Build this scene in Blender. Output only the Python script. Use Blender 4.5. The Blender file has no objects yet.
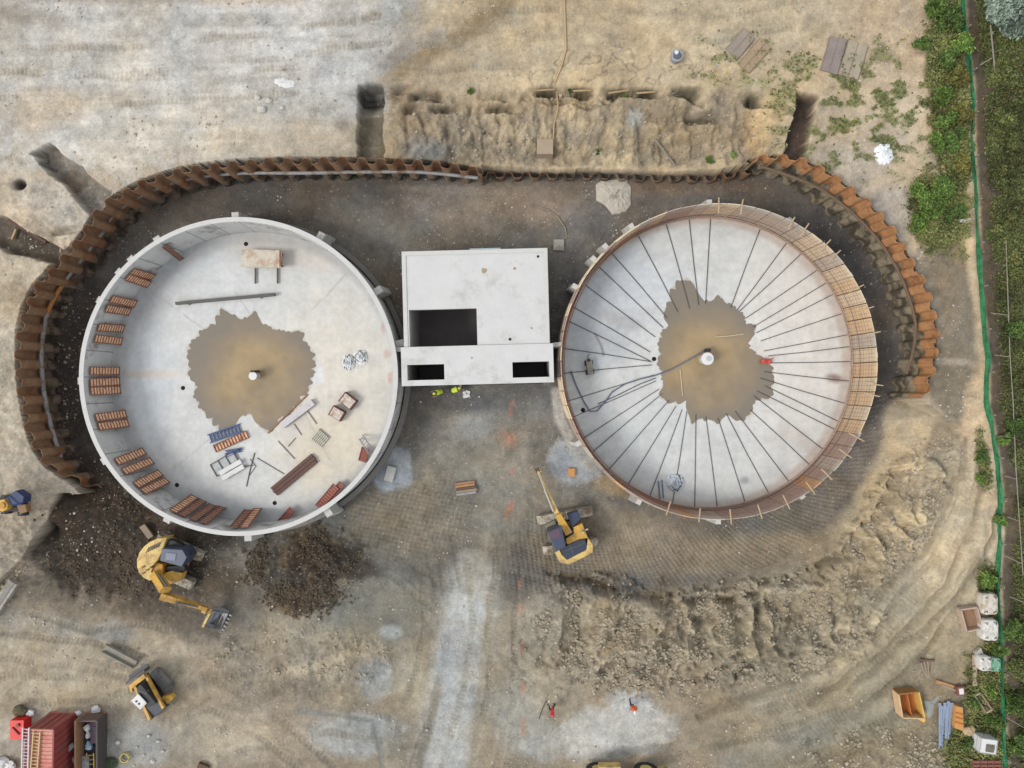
import bpy, math, random
import numpy as np
from mathutils import Vector, Matrix
random.seed(7)
RNG = np.random.default_rng(11)
scene = bpy.context.scene
COL = scene.collection
H = 50.0            # camera height over the upper ground (z = 0)
K = 0.07            # metres per picture pixel at z = 0
FLOOR = -4.0        # floor of the excavation
RIM = -0.6          # tank rims

def P(px, py, z=0.0):
    k = K * (H - z) / H
    return Vector(((px - 512) * k, -(py - 384) * k, z))
def crop(ox, oy, s):
    return lambda x, y: (ox + x / s, oy + y / s)

# ------------------------------------------------------------------ noise
_tab = RNG.random((256, 256)).astype(np.float32)
def vnoise(x, y, seed=0):
    x = x + seed * 17.37; y = y - seed * 9.71
    xi = np.floor(x); yi = np.floor(y)
    fx = (x - xi).astype(np.float32); fy = (y - yi).astype(np.float32)
    xi = xi.astype(np.int64); yi = yi.astype(np.int64)
    fx = fx * fx * (3 - 2 * fx); fy = fy * fy * (3 - 2 * fy)
    x0 = (xi + seed * 31) & 255; x1 = (xi + 1 + seed * 31) & 255; y0 = yi & 255; y1 = (yi + 1) & 255
    a = _tab[x0, y0]; b = _tab[x1, y0]; c = _tab[x0, y1]; d = _tab[x1, y1]
    return (a + (b - a) * fx) * (1 - fy) + (c + (d - c) * fx) * fy
def fbm(x, y, octv=4, seed=0, gain=0.5):
    s = 0; amp = 1; tot = 0
    for o in range(octv):
        s = s + amp * vnoise(x, y, seed + o * 3 + 1); tot += amp; amp *= gain
        x, y = (x * 1.6 + y * 1.2) + 5.1, (y * 1.6 - x * 1.2) + 2.3
    return s / tot
def sstep(a, b, x):
    t = np.clip((x - a) / (b - a), 0, 1)
    return t * t * (3 - 2 * t)

# ------------------------------------------------------------------ colours and materials
def lin(c):
    c = c / 255.0
    return np.where(c <= 0.04045, c / 12.92, ((c + 0.055) / 1.055) ** 2.4)
ALB = 0.70
def C(r, g, b):
    v = lin(np.array([r, g, b], float)) * ALB
    return (float(v[0]), float(v[1]), float(v[2]), 1.0)

MATS = {}
def M(name, rgb, rough=0.8, var=0.22, scale=2.5, bump=0.15, metal=0.0, dirt=None, dirt_amt=0.35, fine=18.0, spec=0.4, rgb2=None, island=False):
    if name in MATS: return MATS[name]
    m = bpy.data.materials.new(name); m.use_nodes = True
    nt = m.node_tree; N = nt.nodes; L = nt.links
    b = N['Principled BSDF']
    b.inputs['Roughness'].default_value = rough
    b.inputs['Metallic'].default_value = metal
    b.inputs['Specular IOR Level'].default_value = spec
    tc = N.new('ShaderNodeTexCoord')
    n1 = N.new('ShaderNodeTexNoise'); n1.inputs['Scale'].default_value = scale; n1.inputs['Detail'].default_value = 5; n1.inputs['Roughness'].default_value = 0.65
    n2 = N.new('ShaderNodeTexNoise'); n2.inputs['Scale'].default_value = fine; n2.inputs['Detail'].default_value = 3
    L.new(tc.outputs['Object'], n1.inputs['Vector']); L.new(tc.outputs['Object'], n2.inputs['Vector'])
    ad = N.new('ShaderNodeMath'); ad.operation = 'ADD'; L.new(n1.outputs['Fac'], ad.inputs[0]); L.new(n2.outputs['Fac'], ad.inputs[1])
    mr = N.new('ShaderNodeMapRange'); mr.inputs['From Min'].default_value = 0.7; mr.inputs['From Max'].default_value = 1.3
    mr.inputs['To Min'].default_value = 1 - var; mr.inputs['To Max'].default_value = 1 + var
    L.new(ad.outputs[0], mr.inputs['Value'])
    base = N.new('ShaderNodeRGB'); base.outputs[0].default_value = C(*rgb)
    src = base.outputs[0]
    if island or rgb2:
        g = N.new('ShaderNodeNewGeometry')
        mx = N.new('ShaderNodeMix'); mx.data_type = 'RGBA'
        L.new(g.outputs['Random Per Island'], mx.inputs[0])
        L.new(base.outputs[0], mx.inputs[6]); mx.inputs[7].default_value = C(*(rgb2 or rgb))
        src = mx.outputs[2]
    if dirt:
        mx = N.new('ShaderNodeMix'); mx.data_type = 'RGBA'
        n3 = N.new('ShaderNodeTexNoise'); n3.inputs['Scale'].default_value = scale * 0.6; n3.inputs['Detail'].default_value = 6; n3.inputs['Roughness'].default_value = 0.7
        L.new(tc.outputs['Object'], n3.inputs['Vector'])
        m3 = N.new('ShaderNodeMapRange'); m3.inputs['From Min'].default_value = 0.62 - dirt_amt * 0.5; m3.inputs['From Max'].default_value = 0.75 - dirt_amt * 0.4
        L.new(n3.outputs['Fac'], m3.inputs['Value']); L.new(m3.outputs[0], mx.inputs[0])
        L.new(src, mx.inputs[6]); mx.inputs[7].default_value = C(*dirt)
        src = mx.outputs[2]
    mu = N.new('ShaderNodeVectorMath'); mu.operation = 'SCALE'
    L.new(src, mu.inputs[0]); L.new(mr.outputs[0], mu.inputs['Scale'])
    L.new(mu.outputs[0], b.inputs['Base Color'])
    if bump:
        bp = N.new('ShaderNodeBump'); bp.inputs['Strength'].default_value = bump; bp.inputs['Distance'].default_value = 0.05
        L.new(ad.outputs[0], bp.inputs['Height']); L.new(bp.outputs[0], b.inputs['Normal'])
    MATS[name] = m
    return m

# ------------------------------------------------------------------ mesh builder
class MB:
    def __init__(s): s.v = []; s.f = []; s.mi = []; s.cur = 0
    def add(s, vs, fs):
        o = len(s.v); s.v += [tuple(v) for v in vs]; s.f += [tuple(i + o for i in f) for f in fs]; s.mi += [s.cur] * len(fs)
        return s
    def box(s, c, d, rz=0, rot=None):
        hx, hy, hz = d[0] / 2, d[1] / 2, d[2] / 2
        vs = [Vector((x, y, z)) for x in (-hx, hx) for y in (-hy, hy) for z in (-hz, hz)]
        R = rot if rot is not None else Matrix.Rotation(rz, 3, 'Z')
        c = Vector(c)
        vs = [R @ v + c for v in vs]
        return s.add(vs, [(0, 1, 3, 2), (4, 6, 7, 5), (0, 4, 5, 1), (2, 3, 7, 6), (0, 2, 6, 4), (1, 5, 7, 3)])
    def beam(s, p, q, w, h, w2=None, h2=None, up=(0, 0, 1)):
        p = Vector(p); q = Vector(q); d = (q - p).normalized(); u = Vector(up)
        if abs(d.dot(u)) > 0.99: u = Vector((1, 0, 0))
        r = d.cross(u).normalized(); u = r.cross(d).normalized()
        w2 = w if w2 is None else w2; h2 = h if h2 is None else h2
        vs = []
        for c, a, b in ((p, w, h), (q, w2, h2)):
            for sx, sy in ((-1, -1), (1, -1), (1, 1), (-1, 1)):
                vs.append(c + r * sx * a / 2 + u * sy * b / 2)
        return s.add(vs, [(0, 1, 2, 3), (7, 6, 5, 4), (0, 4, 5, 1), (1, 5, 6, 2), (2, 6, 7, 3), (3, 7, 4, 0)])
    def tube(s, pts, r, n=6, closed=False):
        pts = [Vector(p) for p in pts]; m = len(pts); vs = []
        for i, p in enumerate(pts):
            a = pts[(i - 1) % m if closed else max(i - 1, 0)]; b = pts[(i + 1) % m if closed else min(i + 1, m - 1)]
            d = (b - a).normalized(); u = Vector((0, 0, 1)) if abs(d.z) < 0.95 else Vector((1, 0, 0))
            x = d.cross(u).normalized(); y = x.cross(d)
            rr = r[i] if isinstance(r, (list, tuple)) else r
            for k in range(n):
                t = 2 * math.pi * k / n; vs.append(p + x * math.cos(t) * rr + y * math.sin(t) * rr)
        fs = []
        for i in range(m if closed else m - 1):
            j = (i + 1) % m
            for k in range(n):
                l = (k + 1) % n; fs.append((i * n + k, i * n + l, j * n + l, j * n + k))
        if not closed:
            fs.append(tuple(range(n - 1, -1, -1))); fs.append(tuple((m - 1) * n + k for k in range(n)))
        return s.add(vs, fs)
    def cyl(s, c, r, h, n=16, axis='Z', r2=None):
        c = Vector(c); ax = {'X': Vector((1, 0, 0)), 'Y': Vector((0, 1, 0)), 'Z': Vector((0, 0, 1))}[axis] if isinstance(axis, str) else Vector(axis).normalized()
        return s.tube([c - ax * h / 2, c + ax * h / 2], [r, r if r2 is None else r2], n)
    def prism(s, poly, z0, z1):
        n = len(poly); ar = sum(poly[i][0] * poly[(i + 1) % n][1] - poly[(i + 1) % n][0] * poly[i][1] for i in range(n))
        if ar < 0: poly = poly[::-1]
        vs = [(p[0], p[1], z0) for p in poly] + [(p[0], p[1], z1) for p in poly]
        fs = [tuple(range(n - 1, -1, -1)), tuple(range(n, 2 * n))] + [(i, (i + 1) % n, n + (i + 1) % n, n + i) for i in range(n)]
        return s.add(vs, fs)
    def lump(s, c, r, sq=(1, 1, 1), jag=0.25, seed=None, nu=10, nv=6):
        rnd = random.Random(seed if seed is not None else random.random()); vs = []
        c = Vector(c)
        for i in range(1, nv):
            th = math.pi * i / nv
            for j in range(nu):
                ph = 2 * math.pi * j / nu; q = r * (1 + rnd.uniform(-jag, jag))
                vs.append(c + Vector((q * math.sin(th) * math.cos(ph) * sq[0], q * math.sin(th) * math.sin(ph) * sq[1], q * math.cos(th) * sq[2])))
        vs += [c + Vector((0, 0, r * sq[2])), c - Vector((0, 0, r * sq[2]))]; t = len(vs) - 2
        fs = []
        for i in range(nv - 2):
            for j in range(nu):
                k = (j + 1) % nu; fs.append((i * nu + j, (i + 1) * nu + j, (i + 1) * nu + k, i * nu + k))
        for j in range(nu):
            k = (j + 1) % nu; fs.append((t, j, k)); fs.append((t + 1, (nv - 2) * nu + k, (nv - 2) * nu + j))
        return s.add(vs, fs)
    def build(s, name, mat, parent=None, smooth=False, loc=None):
        me = bpy.data.meshes.new(name); me.from_pydata(s.v, [], s.f); me.update()
        mats = mat if isinstance(mat, (list, tuple)) else [mat]
        for m in mats: me.materials.append(m)
        if len(mats) > 1: me.polygons.foreach_set('material_index', s.mi)
        if smooth: me.polygons.foreach_set('use_smooth', [True] * len(me.polygons))
        o = bpy.data.objects.new(name, me); COL.objects.link(o)
        if parent: o.parent = parent
        if loc is not None: o.location = loc
        return o

def tag(o, label=None, cat=None, group=None, kind=None):
    if label: o['label'] = label
    if cat: o['category'] = cat
    if group: o['group'] = group
    if kind: o['kind'] = kind
    return o
def thing(name, label, cat, loc=(0, 0, 0), rz=0, group=None):
    o = bpy.data.objects.new(name, None); COL.objects.link(o); o.empty_display_size = 0.3
    o.location = loc; o.rotation_euler = (0, 0, rz)
    return tag(o, label, cat, group)
def copy_tree(o, parent=None):
    c = o.copy(); COL.objects.link(c)
    if parent: c.parent = parent
    for ch in list(o.children): copy_tree(ch, c)
    return c
def np_mesh(name, co, faces, mat, smooth=False, cols=None):
    me = bpy.data.meshes.new(name)
    nf, k = faces.shape
    me.vertices.add(len(co)); me.vertices.foreach_set('co', np.ascontiguousarray(co, dtype=np.float32).ravel())
    me.loops.add(nf * k); me.loops.foreach_set('vertex_index', np.ascontiguousarray(faces, dtype=np.int32).ravel())
    me.polygons.add(nf); me.polygons.foreach_set('loop_start', np.arange(0, nf * k, k, dtype=np.int32))
    me.update(calc_edges=True)
    me.polygons.foreach_set('use_smooth', np.full(nf, smooth))
    if cols is not None:
        a = me.color_attributes.new('Col', 'FLOAT_COLOR', 'POINT')
        a.data.foreach_set('color', np.ascontiguousarray(cols, dtype=np.float32).ravel())
    me.materials.append(mat)
    o = bpy.data.objects.new(name, me); COL.objects.link(o)
    return o

# ------------------------------------------------------------------ lines of the excavation (picture px, py, height of the top)
W_LEFT = [(98, 488, -2.6), (80, 481, -1.6), (52, 467, -0.4), (32, 440, .1), (22, 400, .2), (18, 360, .2), (21, 325, .2), (27, 303, .2), (38, 285, .2), (55, 266, .2), (72, 248, .2), (86, 228, .2),
          (99, 210, .2), (118, 196, .2), (140, 184, .2), (180, 171, .2), (240, 163, .2), (300, 161, .2), (384, 161, .1), (430, 163, -.2), (482, 171, -1.0)]
W_LOW = [(482, 174, -2.7), (540, 176, -3.2), (600, 176, -3.3), (660, 178, -3.3), (710, 178, -3.1), (750, 171, -2.3)]
W_RIGHT = [(752, 160, -.4), (785, 156, .4), (818, 166, .7), (845, 184, .8), (872, 208, .8), (896, 235, .8), (915, 265, .8), (929, 298, .8), (937, 330, .8), (936, 362, .7), (922, 398, .4)]
def wpath(l): return [P(*q) for q in l]
def resample(pts, step):
    pts = [Vector((p.x, p.y, p.z)) for p in pts]
    # smooth (Catmull-Rom) then even spacing
    d = []
    for i in range(len(pts) - 1):
        p0 = pts[max(i - 1, 0)]; p1 = pts[i]; p2 = pts[i + 1]; p3 = pts[min(i + 2, len(pts) - 1)]
        for k in range(12):
            t = k / 12
            d.append(0.5 * ((2 * p1) + (p2 - p0) * t + (2 * p0 - 5 * p1 + 4 * p2 - p3) * t * t + (3 * p1 - p0 - 3 * p2 + p3) * t ** 3))
    d.append(pts[-1])
    L = [0]
    for i in range(1, len(d)): L.append(L[-1] + (d[i] - d[i - 1]).xy.length)
    n = max(1, round(L[-1] / step)); out = []; j = 0
    for i in range(n + 1):
        s = L[-1] * i / n
        while j < len(L) - 2 and L[j + 1] < s: j += 1
        t = (s - L[j]) / max(L[j + 1] - L[j], 1e-6); out.append(d[j].lerp(d[j + 1], min(t, 1)))
    return out
def offset(pts, dist):
    out = []
    for i, p in enumerate(pts):
        a = pts[max(i - 1, 0)]; b = pts[min(i + 1, len(pts) - 1)]; t = (b - a).xy.normalized()
        out.append(Vector((p.x - t.y * dist, p.y + t.x * dist, p.z)))
    return out
EDGE = []
for w in (W_LEFT, W_LOW, W_RIGHT):
    EDGE += offset(resample(wpath(w), 1.0), 0.38)       # +left of travel = outside of the pit
south = [P(960, 430, 0), P(985, 520, 0), P(985, 620, 0), P(985, 800, 0), P(985, 2500, 0), P(-900, 2500, 0), P(-300, 760, -.5), P(-60, 640, -.4), P(20, 560, -.2), P(46, 520, -.8), P(62, 492, -1.6)]
POLY = np.array([(p.x, p.y) for p in EDGE + south])

def inside(x, y, poly):
    r = np.zeros(x.shape, bool); n = len(poly)
    for i in range(n):
        x1, y1 = poly[i]; x2, y2 = poly[(i + 1) % n]
        if y1 == y2: continue
        c = ((y1 > y) != (y2 > y)) & (x < (x2 - x1) * (y - y1) / (y2 - y1) + x1)
        r ^= c
    return r
def rbf(ctrl):
    pts = np.array([tuple(P(*c)) for c in ctrl]); X = pts[:, :2]; z = pts[:, 2]
    D = np.linalg.norm(X[:, None] - X[None], axis=2); n = len(X)
    A = np.zeros((n + 1, n + 1)); A[:n, :n] = D; A[:n, n] = 1; A[n, :n] = 1
    w = np.linalg.solve(A, np.append(z, 0))
    def f(x, y):
        o = np.full(x.shape, w[n], np.float32)
        for i in range(n): o += np.float32(w[i]) * np.hypot(x - X[i, 0], y - X[i, 1]).astype(np.float32)
        return o
    return f
F = FLOOR
IN = [(64, 335, F), (70, 420, F), (100, 460, F), (90, 250, F), (150, 210, F), (240, 200, F), (320, 190, F), (400, 200, F), (460, 200, F), (512, 200, F), (512, 300, F), (512, 410, F), (600, 195, F), (680, 195, F),
      (760, 190, F), (820, 220, F), (870, 270, F), (900, 330, F), (890, 390, F), (872, 440, F), (850, 480, F), (815, 520, F), (770, 550, F), (700, 570, F), (620, 575, F), (560, 570, F), (500, 540, F), (440, 500, F),
      (400, 460, F), (400, 560, F + .1), (330, 570, F + .15), (260, 560, F + .1), (200, 540, F + .1), (150, 500, F), (300, 400, F), (200, 400, F), (650, 400, F), (800, 400, F), (720, 300, F), (250, 300, F),
      (60, 520, -3.3), (70, 570, -3.2), (130, 560, -3.7), (120, 600, -3.0), (200, 610, -3.3), (280, 620, -3.4), (360, 640, -3.2), (50, 610, -1.8), (20, 560, -.2), (0, 620, -.9), (46, 520, -.8), (62, 492, -2.0),
      (450, 600, -3.6), (455, 680, -2.8), (440, 768, -2.0), (300, 700, -2.2), (200, 700, -1.7), (100, 680, -1.3), (0, 700, -1.0), (100, 768, -1.0), (300, 768, -1.6), (540, 640, -3.0), (550, 700, -2.4), (600, 768, -1.8),
      (620, 620, -3.0), (660, 650, -2.2), (620, 690, -2.3), (700, 620, -2.9), (760, 600, -2.9), (760, 650, -1.8), (700, 700, -2.0), (830, 580, -2.4), (870, 540, -2.2), (900, 500, -1.9), (915, 450, -1.7), (925, 415, -1.4),
      (950, 440, -.3), (950, 500, -.4), (925, 560, -.7), (880, 620, -1.1), (820, 680, -1.4), (760, 740, -1.6), (960, 600, -.1), (985, 520, 0), (985, 620, 0), (940, 700, -.2), (985, 768, 0), (850, 768, -.8), (700, 800, -1.5),
      (400, 900, -1.4), (0, 900, -.6), (900, 950, -.3), (-300, 900, -.4), (985, 1200, 0), (400, 1400, -1.0), (-600, 1400, -.3), (400, 2500, -.6)]
OUT = [(0, 300, 0), (0, 420, 0), (-60, 560, 0), (0, 100, 0), (0, 0, 0), (100, 150, 0), (200, 130, 0), (200, 0, 0), (300, 130, 0), (400, 0, 0), (350, 100, 0), (400, 85, 0), (400, 155, -.5), (440, 90, 0), (440, 158, -.8),
       (480, 90, 0), (490, 165, -1.9), (540, 88, 0), (540, 168, -2.8), (600, 88, 0), (600, 168, -3.0), (660, 92, 0), (660, 168, -3.0), (710, 105, 0), (710, 168, -2.4), (745, 100, 0), (748, 160, -1.6), (775, 140, -.2), (600, 0, 0),
       (600, 60, .1), (800, 0, 0), (830, 130, 0), (850, 170, 0), (880, 200, .1), (930, 250, 0), (950, 330, 0), (945, 400, -.2), (960, 430, 0), (985, 520, 0), (1000, 100, 0), (1000, 300, 0), (1000, 700, 0), (1060, 400, 0), (20, 560, -.2),
       (46, 520, -.8), (60, 490, -1.2), (30, 475, -.1), (25, 520, 0), (-300, 300, 0), (-300, -300, 0), (400, -500, 0), (1200, -300, 0), (1300, 500, 0), (1200, 1000, 0), (-300, 800, -.4)]

TANK_L = (P(238.5, 376.5, RIM), 159 * K * (H - RIM) / H)
TANK_R = (P(719, 361.5, RIM), 158.5 * K * (H - RIM) / H)

def seg_dist(px, py, pts):
    d = np.full(px.shape, 1e9, np.float32)
    for (x1, y1), (x2, y2) in zip(pts[:-1], pts[1:]):
        dx, dy = x2 - x1, y2 - y1; t = np.clip(((px - x1) * dx + (py - y1) * dy) / (dx * dx + dy * dy), 0, 1)
        d = np.minimum(d, np.hypot(px - x1 - t * dx, py - y1 - t * dy))
    return d
def quad_in(px, py, q):      # signed-ish soft inside distance for a convex quad (px)
    q = list(q); n = len(q); a = sum(q[i][0] * q[(i + 1) % n][1] - q[(i + 1) % n][0] * q[i][1] for i in range(n))
    if a < 0: q = q[::-1]
    d = np.full(px.shape, 1e9, np.float32)
    for i in range(n):
        x1, y1 = q[i]; x2, y2 = q[(i + 1) % n]; l = math.hypot(x2 - x1, y2 - y1)
        d = np.minimum(d, ((x2 - x1) * (py - y1) - (y2 - y1) * (px - x1)) / l)
    return d

# ------------------------------------------------------------------ terrain
def axis(lo, hi, step, far):
    a = np.arange(lo, hi + step / 2, step); e = []; s = step * 2; x = hi
    while x < far: x += s; s *= 1.25; e.append(x)
    f = []; s = step * 2; x = lo
    while x > -far: x -= s; s *= 1.25; f.append(x)
    return np.array(f[::-1] + list(a) + e)
STEP = 0.075
ax_x = axis(-40.5, 40.5, STEP, 700); ax_y = axis(-31.5, 31.5, STEP, 700)
GX, GY = np.meshgrid(ax_x, ax_y)
ins = inside(GX, GY, POLY)
zin = rbf(IN)(GX, GY); zout = rbf(OUT)(GX, GY)
zb = np.where(ins, zin, zout)
far = np.maximum(np.abs(GX) / 60, np.abs(GY) / 50); fade = 1 - sstep(1.0, 2.2, far)
zb = (zb * fade).astype(np.float32)
kk = K * (H - zb) / H
px = (GX / kk + 512).astype(np.float32); py = (384 - GY / kk).astype(np.float32)
def E(cx, cy, rx, ry, rot=0, soft=0.5, warp=0.25, ws=30., seed=5):
    c, s = math.cos(math.radians(rot)), math.sin(math.radians(rot))
    u = ((px - cx) * c + (py - cy) * s) / rx; v = (-(px - cx) * s + (py - cy) * c) / ry
    d = np.sqrt(u * u + v * v)
    if warp: d = d + (WARP[seed % 3] - 0.5) * 2 * warp
    return 1 - sstep(1 - soft, 1 + soft * 0.3, d)
WARP = [fbm(px / 22, py / 22, 5, 40), fbm(px / 40, py / 40, 5, 41), fbm(px / 9, py / 9, 4, 42, .6)]
nA = fbm(GX / 3.0, GY / 3.0, 5, 1); nB = fbm(GX / 0.9, GY / 0.9, 4, 2, .6); nC = vnoise(GX / 0.16, GY / 0.16, 9); nD = fbm(GX / 9, GY / 9, 4, 3)
nE = fbm(GX / 0.4, GY / 0.4, 3, 6, .6)
z = zb.copy()
# roughness mask
rough = np.full(z.shape, 0.10, np.float32)
def rmax(m, v):
    global rough
    rough = np.maximum(rough, m * v)
rmax(E(600, 128, 230, 50, 0, .2, .05), .3)
rmax(E(720, 640, 190, 58, -8, .4), .9); rmax(E(890, 530, 120, 40, -58, .4), .7); rmax(E(600, 620, 70, 50, 0, .4), .8)
rmax(E(140, 545, 115, 75, 0, .4), .5); rmax(E(305, 568, 66, 52, 0, .5), .75); rmax(E(30, 370, 70, 190, 0, .3), .32); rmax(E(60, 225, 70, 50, 0, .3), .4)
rmax(E(300, 660, 120, 50, 0, .5), .35); rmax(E(880, 755, 90, 35, 0, .4), .5); rmax(E(20, 540, 50, 60, 0, .4), .6)
flat = ins & (zb < FLOOR + .35)
rid = 1 - np.abs(2 * nB - 1)
z += rough * ((nA - .5) * 1.5 + (rid - .6) * .42 + (nE - .5) * .20)
z += (nE - .5) * .05 + (nD - .5) * .25 * (~flat)
# gully face: furrows running down the face
g = sstep(84, 100, py + (WARP[0] - .5) * 26) * (1 - sstep(158, 170, py)) * sstep(384, 420, px + (WARP[2] - .5) * 20) * (1 - sstep(750, 790, px + (WARP[0] - .5) * 20)) * (~ins)
fur = .6 * fbm(px / 19 + WARP[1] * 3, py / 70, 3, 15, .5) + .4 * fbm(px / 12, py / 16, 4, 16, .55)
z += g * ((fur - .5) * 1.25 + (nE - .5) * .25 - .1)
z -= g * 0.7 * np.exp(-((py - 96 - (WARP[1] - .5) * 24) / 4.5) ** 2) * sstep(.45, .62, fbm(px / 22, py * 0 + 2, 3, 33))
for cx, cy, sx, sy, d in ((548, 91, 14, 3, 1.0), (583, 92, 13, 4, 1.1), (619, 93, 12, 4, 1.3), (648, 93, 12, 4, 1.3), (688, 92, 16, 5, .8), (402, 89, 8, 4, .8), (703, 117, 18, 5, .9), (755, 100, 10, 7, .9), (443, 108, 14, 4, .8), (410, 108, 8, 4, .8), (500, 108, 16, 4, .7)):
    z -= d * np.exp(-(((px - cx) / sx) ** 2 + ((py - cy) / sy) ** 4))
# trenches
TR = [([(357, 84), (384, 84), (384, 170), (357, 170)], 1.3), ([(797, 91), (819, 96), (803, 165), (783, 160)], 1.2),
      ([(28, 152), (50, 141), (112, 192), (92, 216)], 1.0), ([(-60, 205), (5, 216), (82, 262), (62, 292), (-10, 248), (-80, 230)], 1.1)]
TRM = []
for q, d in TR:
    m = sstep(0, 2.2, quad_in(px + (WARP[2] - .5) * 7, py + (WARP[0] - .5) * 7, q)) * (~ins); TRM.append(m); z = z * (1 - m) + (-d + (nE - .5) * .15) * m
z -= .6 * np.exp(-(((px - 365) / 12) ** 2 + ((py - 93) / 10) ** 2)) * (~ins)
z -= 1.0 * np.exp(-(((px - 18) / 6) ** 2 + ((py - 184) / 5) ** 2))
z -= .8 * np.exp(-(((px - 60) / 16) ** 2 + ((py - 231 + (px - 60) * .15) / 3.5) ** 2)) * (~ins)
# mounds
MND = [(305, 568, 56, 40, 0, .6), (95, 520, 45, 35, 0, .3), (600, 625, 14, 34, 25, .9), (650, 610, 14, 30, 20, .9), (632, 655, 30, 18, 0, .6), (700, 650, 60, 25, -5, .7), (790, 630, 60, 26, -20, .7), (850, 585, 40, 22, -35, .6),
       (560, 640, 14, 45, 10, .4), (905, 520, 22, 60, 30, .5), (340, 655, 45, 22, -10, .5), (200, 645, 40, 14, 10, .3), (120, 745, 40, 20, 0, .1), (890, 750, 60, 20, 0, .4)]
for a, b, c, d, r, h in MND: z += h * E(a, b, c, d, r, .9, .3)
SC = [(545, 572), (590, 582), (640, 588), (690, 598), (740, 596), (790, 580), (835, 556), (872, 515), (896, 470)]
# ruts of the haul roads
def S(pts, w, soft=.5, wob=0):
    d = seg_dist(px + (WARP[0] - .5) * wob, py + (WARP[1] - .5) * wob, pts)
    return 1 - sstep(w * (1 - soft) / 2, w * (1 + soft) / 2, d)
_d = seg_dist(px + (WARP[0] - .5) * 26, py + (WARP[1] - .5) * 26, SC)
z -= .45 * np.exp(-(_d / 4.5) ** 2) * sstep(.35, .55, WARP[2]) * ins
z += .35 * np.exp(-((_d - 10) / 7) ** 2) * ins * (rough > .25)
RUT = [[(968, 440), (958, 500), (930, 560), (880, 625), (800, 680), (700, 715)], [(985, 470), (975, 520), (945, 585), (890, 650), (810, 705)], [(1000, 510), (985, 560), (950, 620), (900, 680), (820, 740)], [(955, 480), (932, 540), (885, 590), (860, 625)],
       [(980, 560), (955, 600), (900, 650), (850, 690)], [(436, 590), (434, 660), (415, 768)], [(484, 600), (478, 680), (462, 768)], [(340, 768), (350, 735), (382, 720), (385, 768)], [(366, 690), (400, 660), (436, 648)], [(385, 690), (410, 670), (436, 662)],
       [(494, 645), (520, 680), (512, 640)], [(512, 632), (545, 660), (562, 700)]]
for i, r in enumerate(RUT):
    if i in (5, 6): continue
    z -= (.15 if i < 5 else .04) * S(r, 7, .8, 12)
    z += (.05 if i < 5 else .03) * (S(r, 13, .8, 8) - S(r, 7, .8, 8))
# padfoot roller print in the pit around the right tank, and other crawler prints
cxr, cyr = TANK_R[0].x, TANK_R[0].y
rr = np.hypot(GX - cxr, GY - cyr); th = np.arctan2(GY - cyr, GX - cxr)
pad = flat & (rr > TANK_R[1] + .2) & (py > 395)
wgt = sstep(500, 560, py + np.maximum(px - 700, 0) * 1.2) * pad * (1 - .8 * E(560, 465, 50, 35)) * sstep(490, 530, px)
sp = np.sin(rr * 2 * math.pi / .33 + (WARP[0] - .5) * 3) * np.sin(th * 13 * 2 * math.pi / .36 + rr * 5.2 + (WARP[1] - .5) * 5)
sp = np.minimum(sp, .15); z += wgt * .095 * sp
w2 = E(410, 520, 70, 45, -10, .4) * flat
u = GX * .85 + GY * .5; v = -GX * .5 + GY * .85
z += w2 * .045 * np.sin(u * 2 * math.pi / .5 + WARP[0] * 4) * np.sin(v * 2 * math.pi / .45 + WARP[1] * 5)
w3 = sstep(.5, .62, fbm(px / 60, py / 60, 2, 60)) * E(860, 680, 180, 100, -40, .5)
u = GX * .62 + GY * .78
z += w3 * .012 * np.sin(u * 2 * math.pi / .38)
# ridges of tipped earth on the southern bank, running away from the tank
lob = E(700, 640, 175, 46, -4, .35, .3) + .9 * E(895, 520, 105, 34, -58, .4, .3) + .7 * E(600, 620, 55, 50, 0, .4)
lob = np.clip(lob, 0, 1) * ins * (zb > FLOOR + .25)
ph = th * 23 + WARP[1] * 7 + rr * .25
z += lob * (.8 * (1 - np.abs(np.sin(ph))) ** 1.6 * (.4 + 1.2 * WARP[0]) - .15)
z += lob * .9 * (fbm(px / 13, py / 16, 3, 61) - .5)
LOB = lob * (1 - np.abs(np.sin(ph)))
# vertical breaks of the north bank
VB = np.zeros(z.shape, np.float32)
for i, (vx, y0, y1, w_) in enumerate([(406, 100, 158, 2.5), (424, 108, 150, 2), (446, 112, 160, 3), (470, 104, 150, 2), (484, 110, 165, 2.5), (503, 100, 150, 2), (515, 118, 166, 3), (534, 100, 160, 2), (551, 96, 166, 2.2), (566, 112, 160, 2), (583, 100, 158, 3), (603, 116, 150, 2), (625, 106, 166, 3.4), (640, 118, 160, 2), (657, 112, 168, 2.6), (676, 104, 150, 2.6), (694, 128, 166, 2), (716, 118, 160, 2.2), (742, 104, 160, 2.6), (751, 110, 158, 2)]):
    xx = vx + (WARP[1] - .5) * 22 + (WARP[2] - .5) * 5
    VB = np.maximum(VB, np.exp(-((px - xx) / w_) ** 2) * sstep(y0 - 3, y0 + 6, py) * (1 - sstep(y1 - 10, y1, py)) * (.6 + .8 * WARP[2]))
VB = VB * (~ins)
z -= .16 * VB
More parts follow.
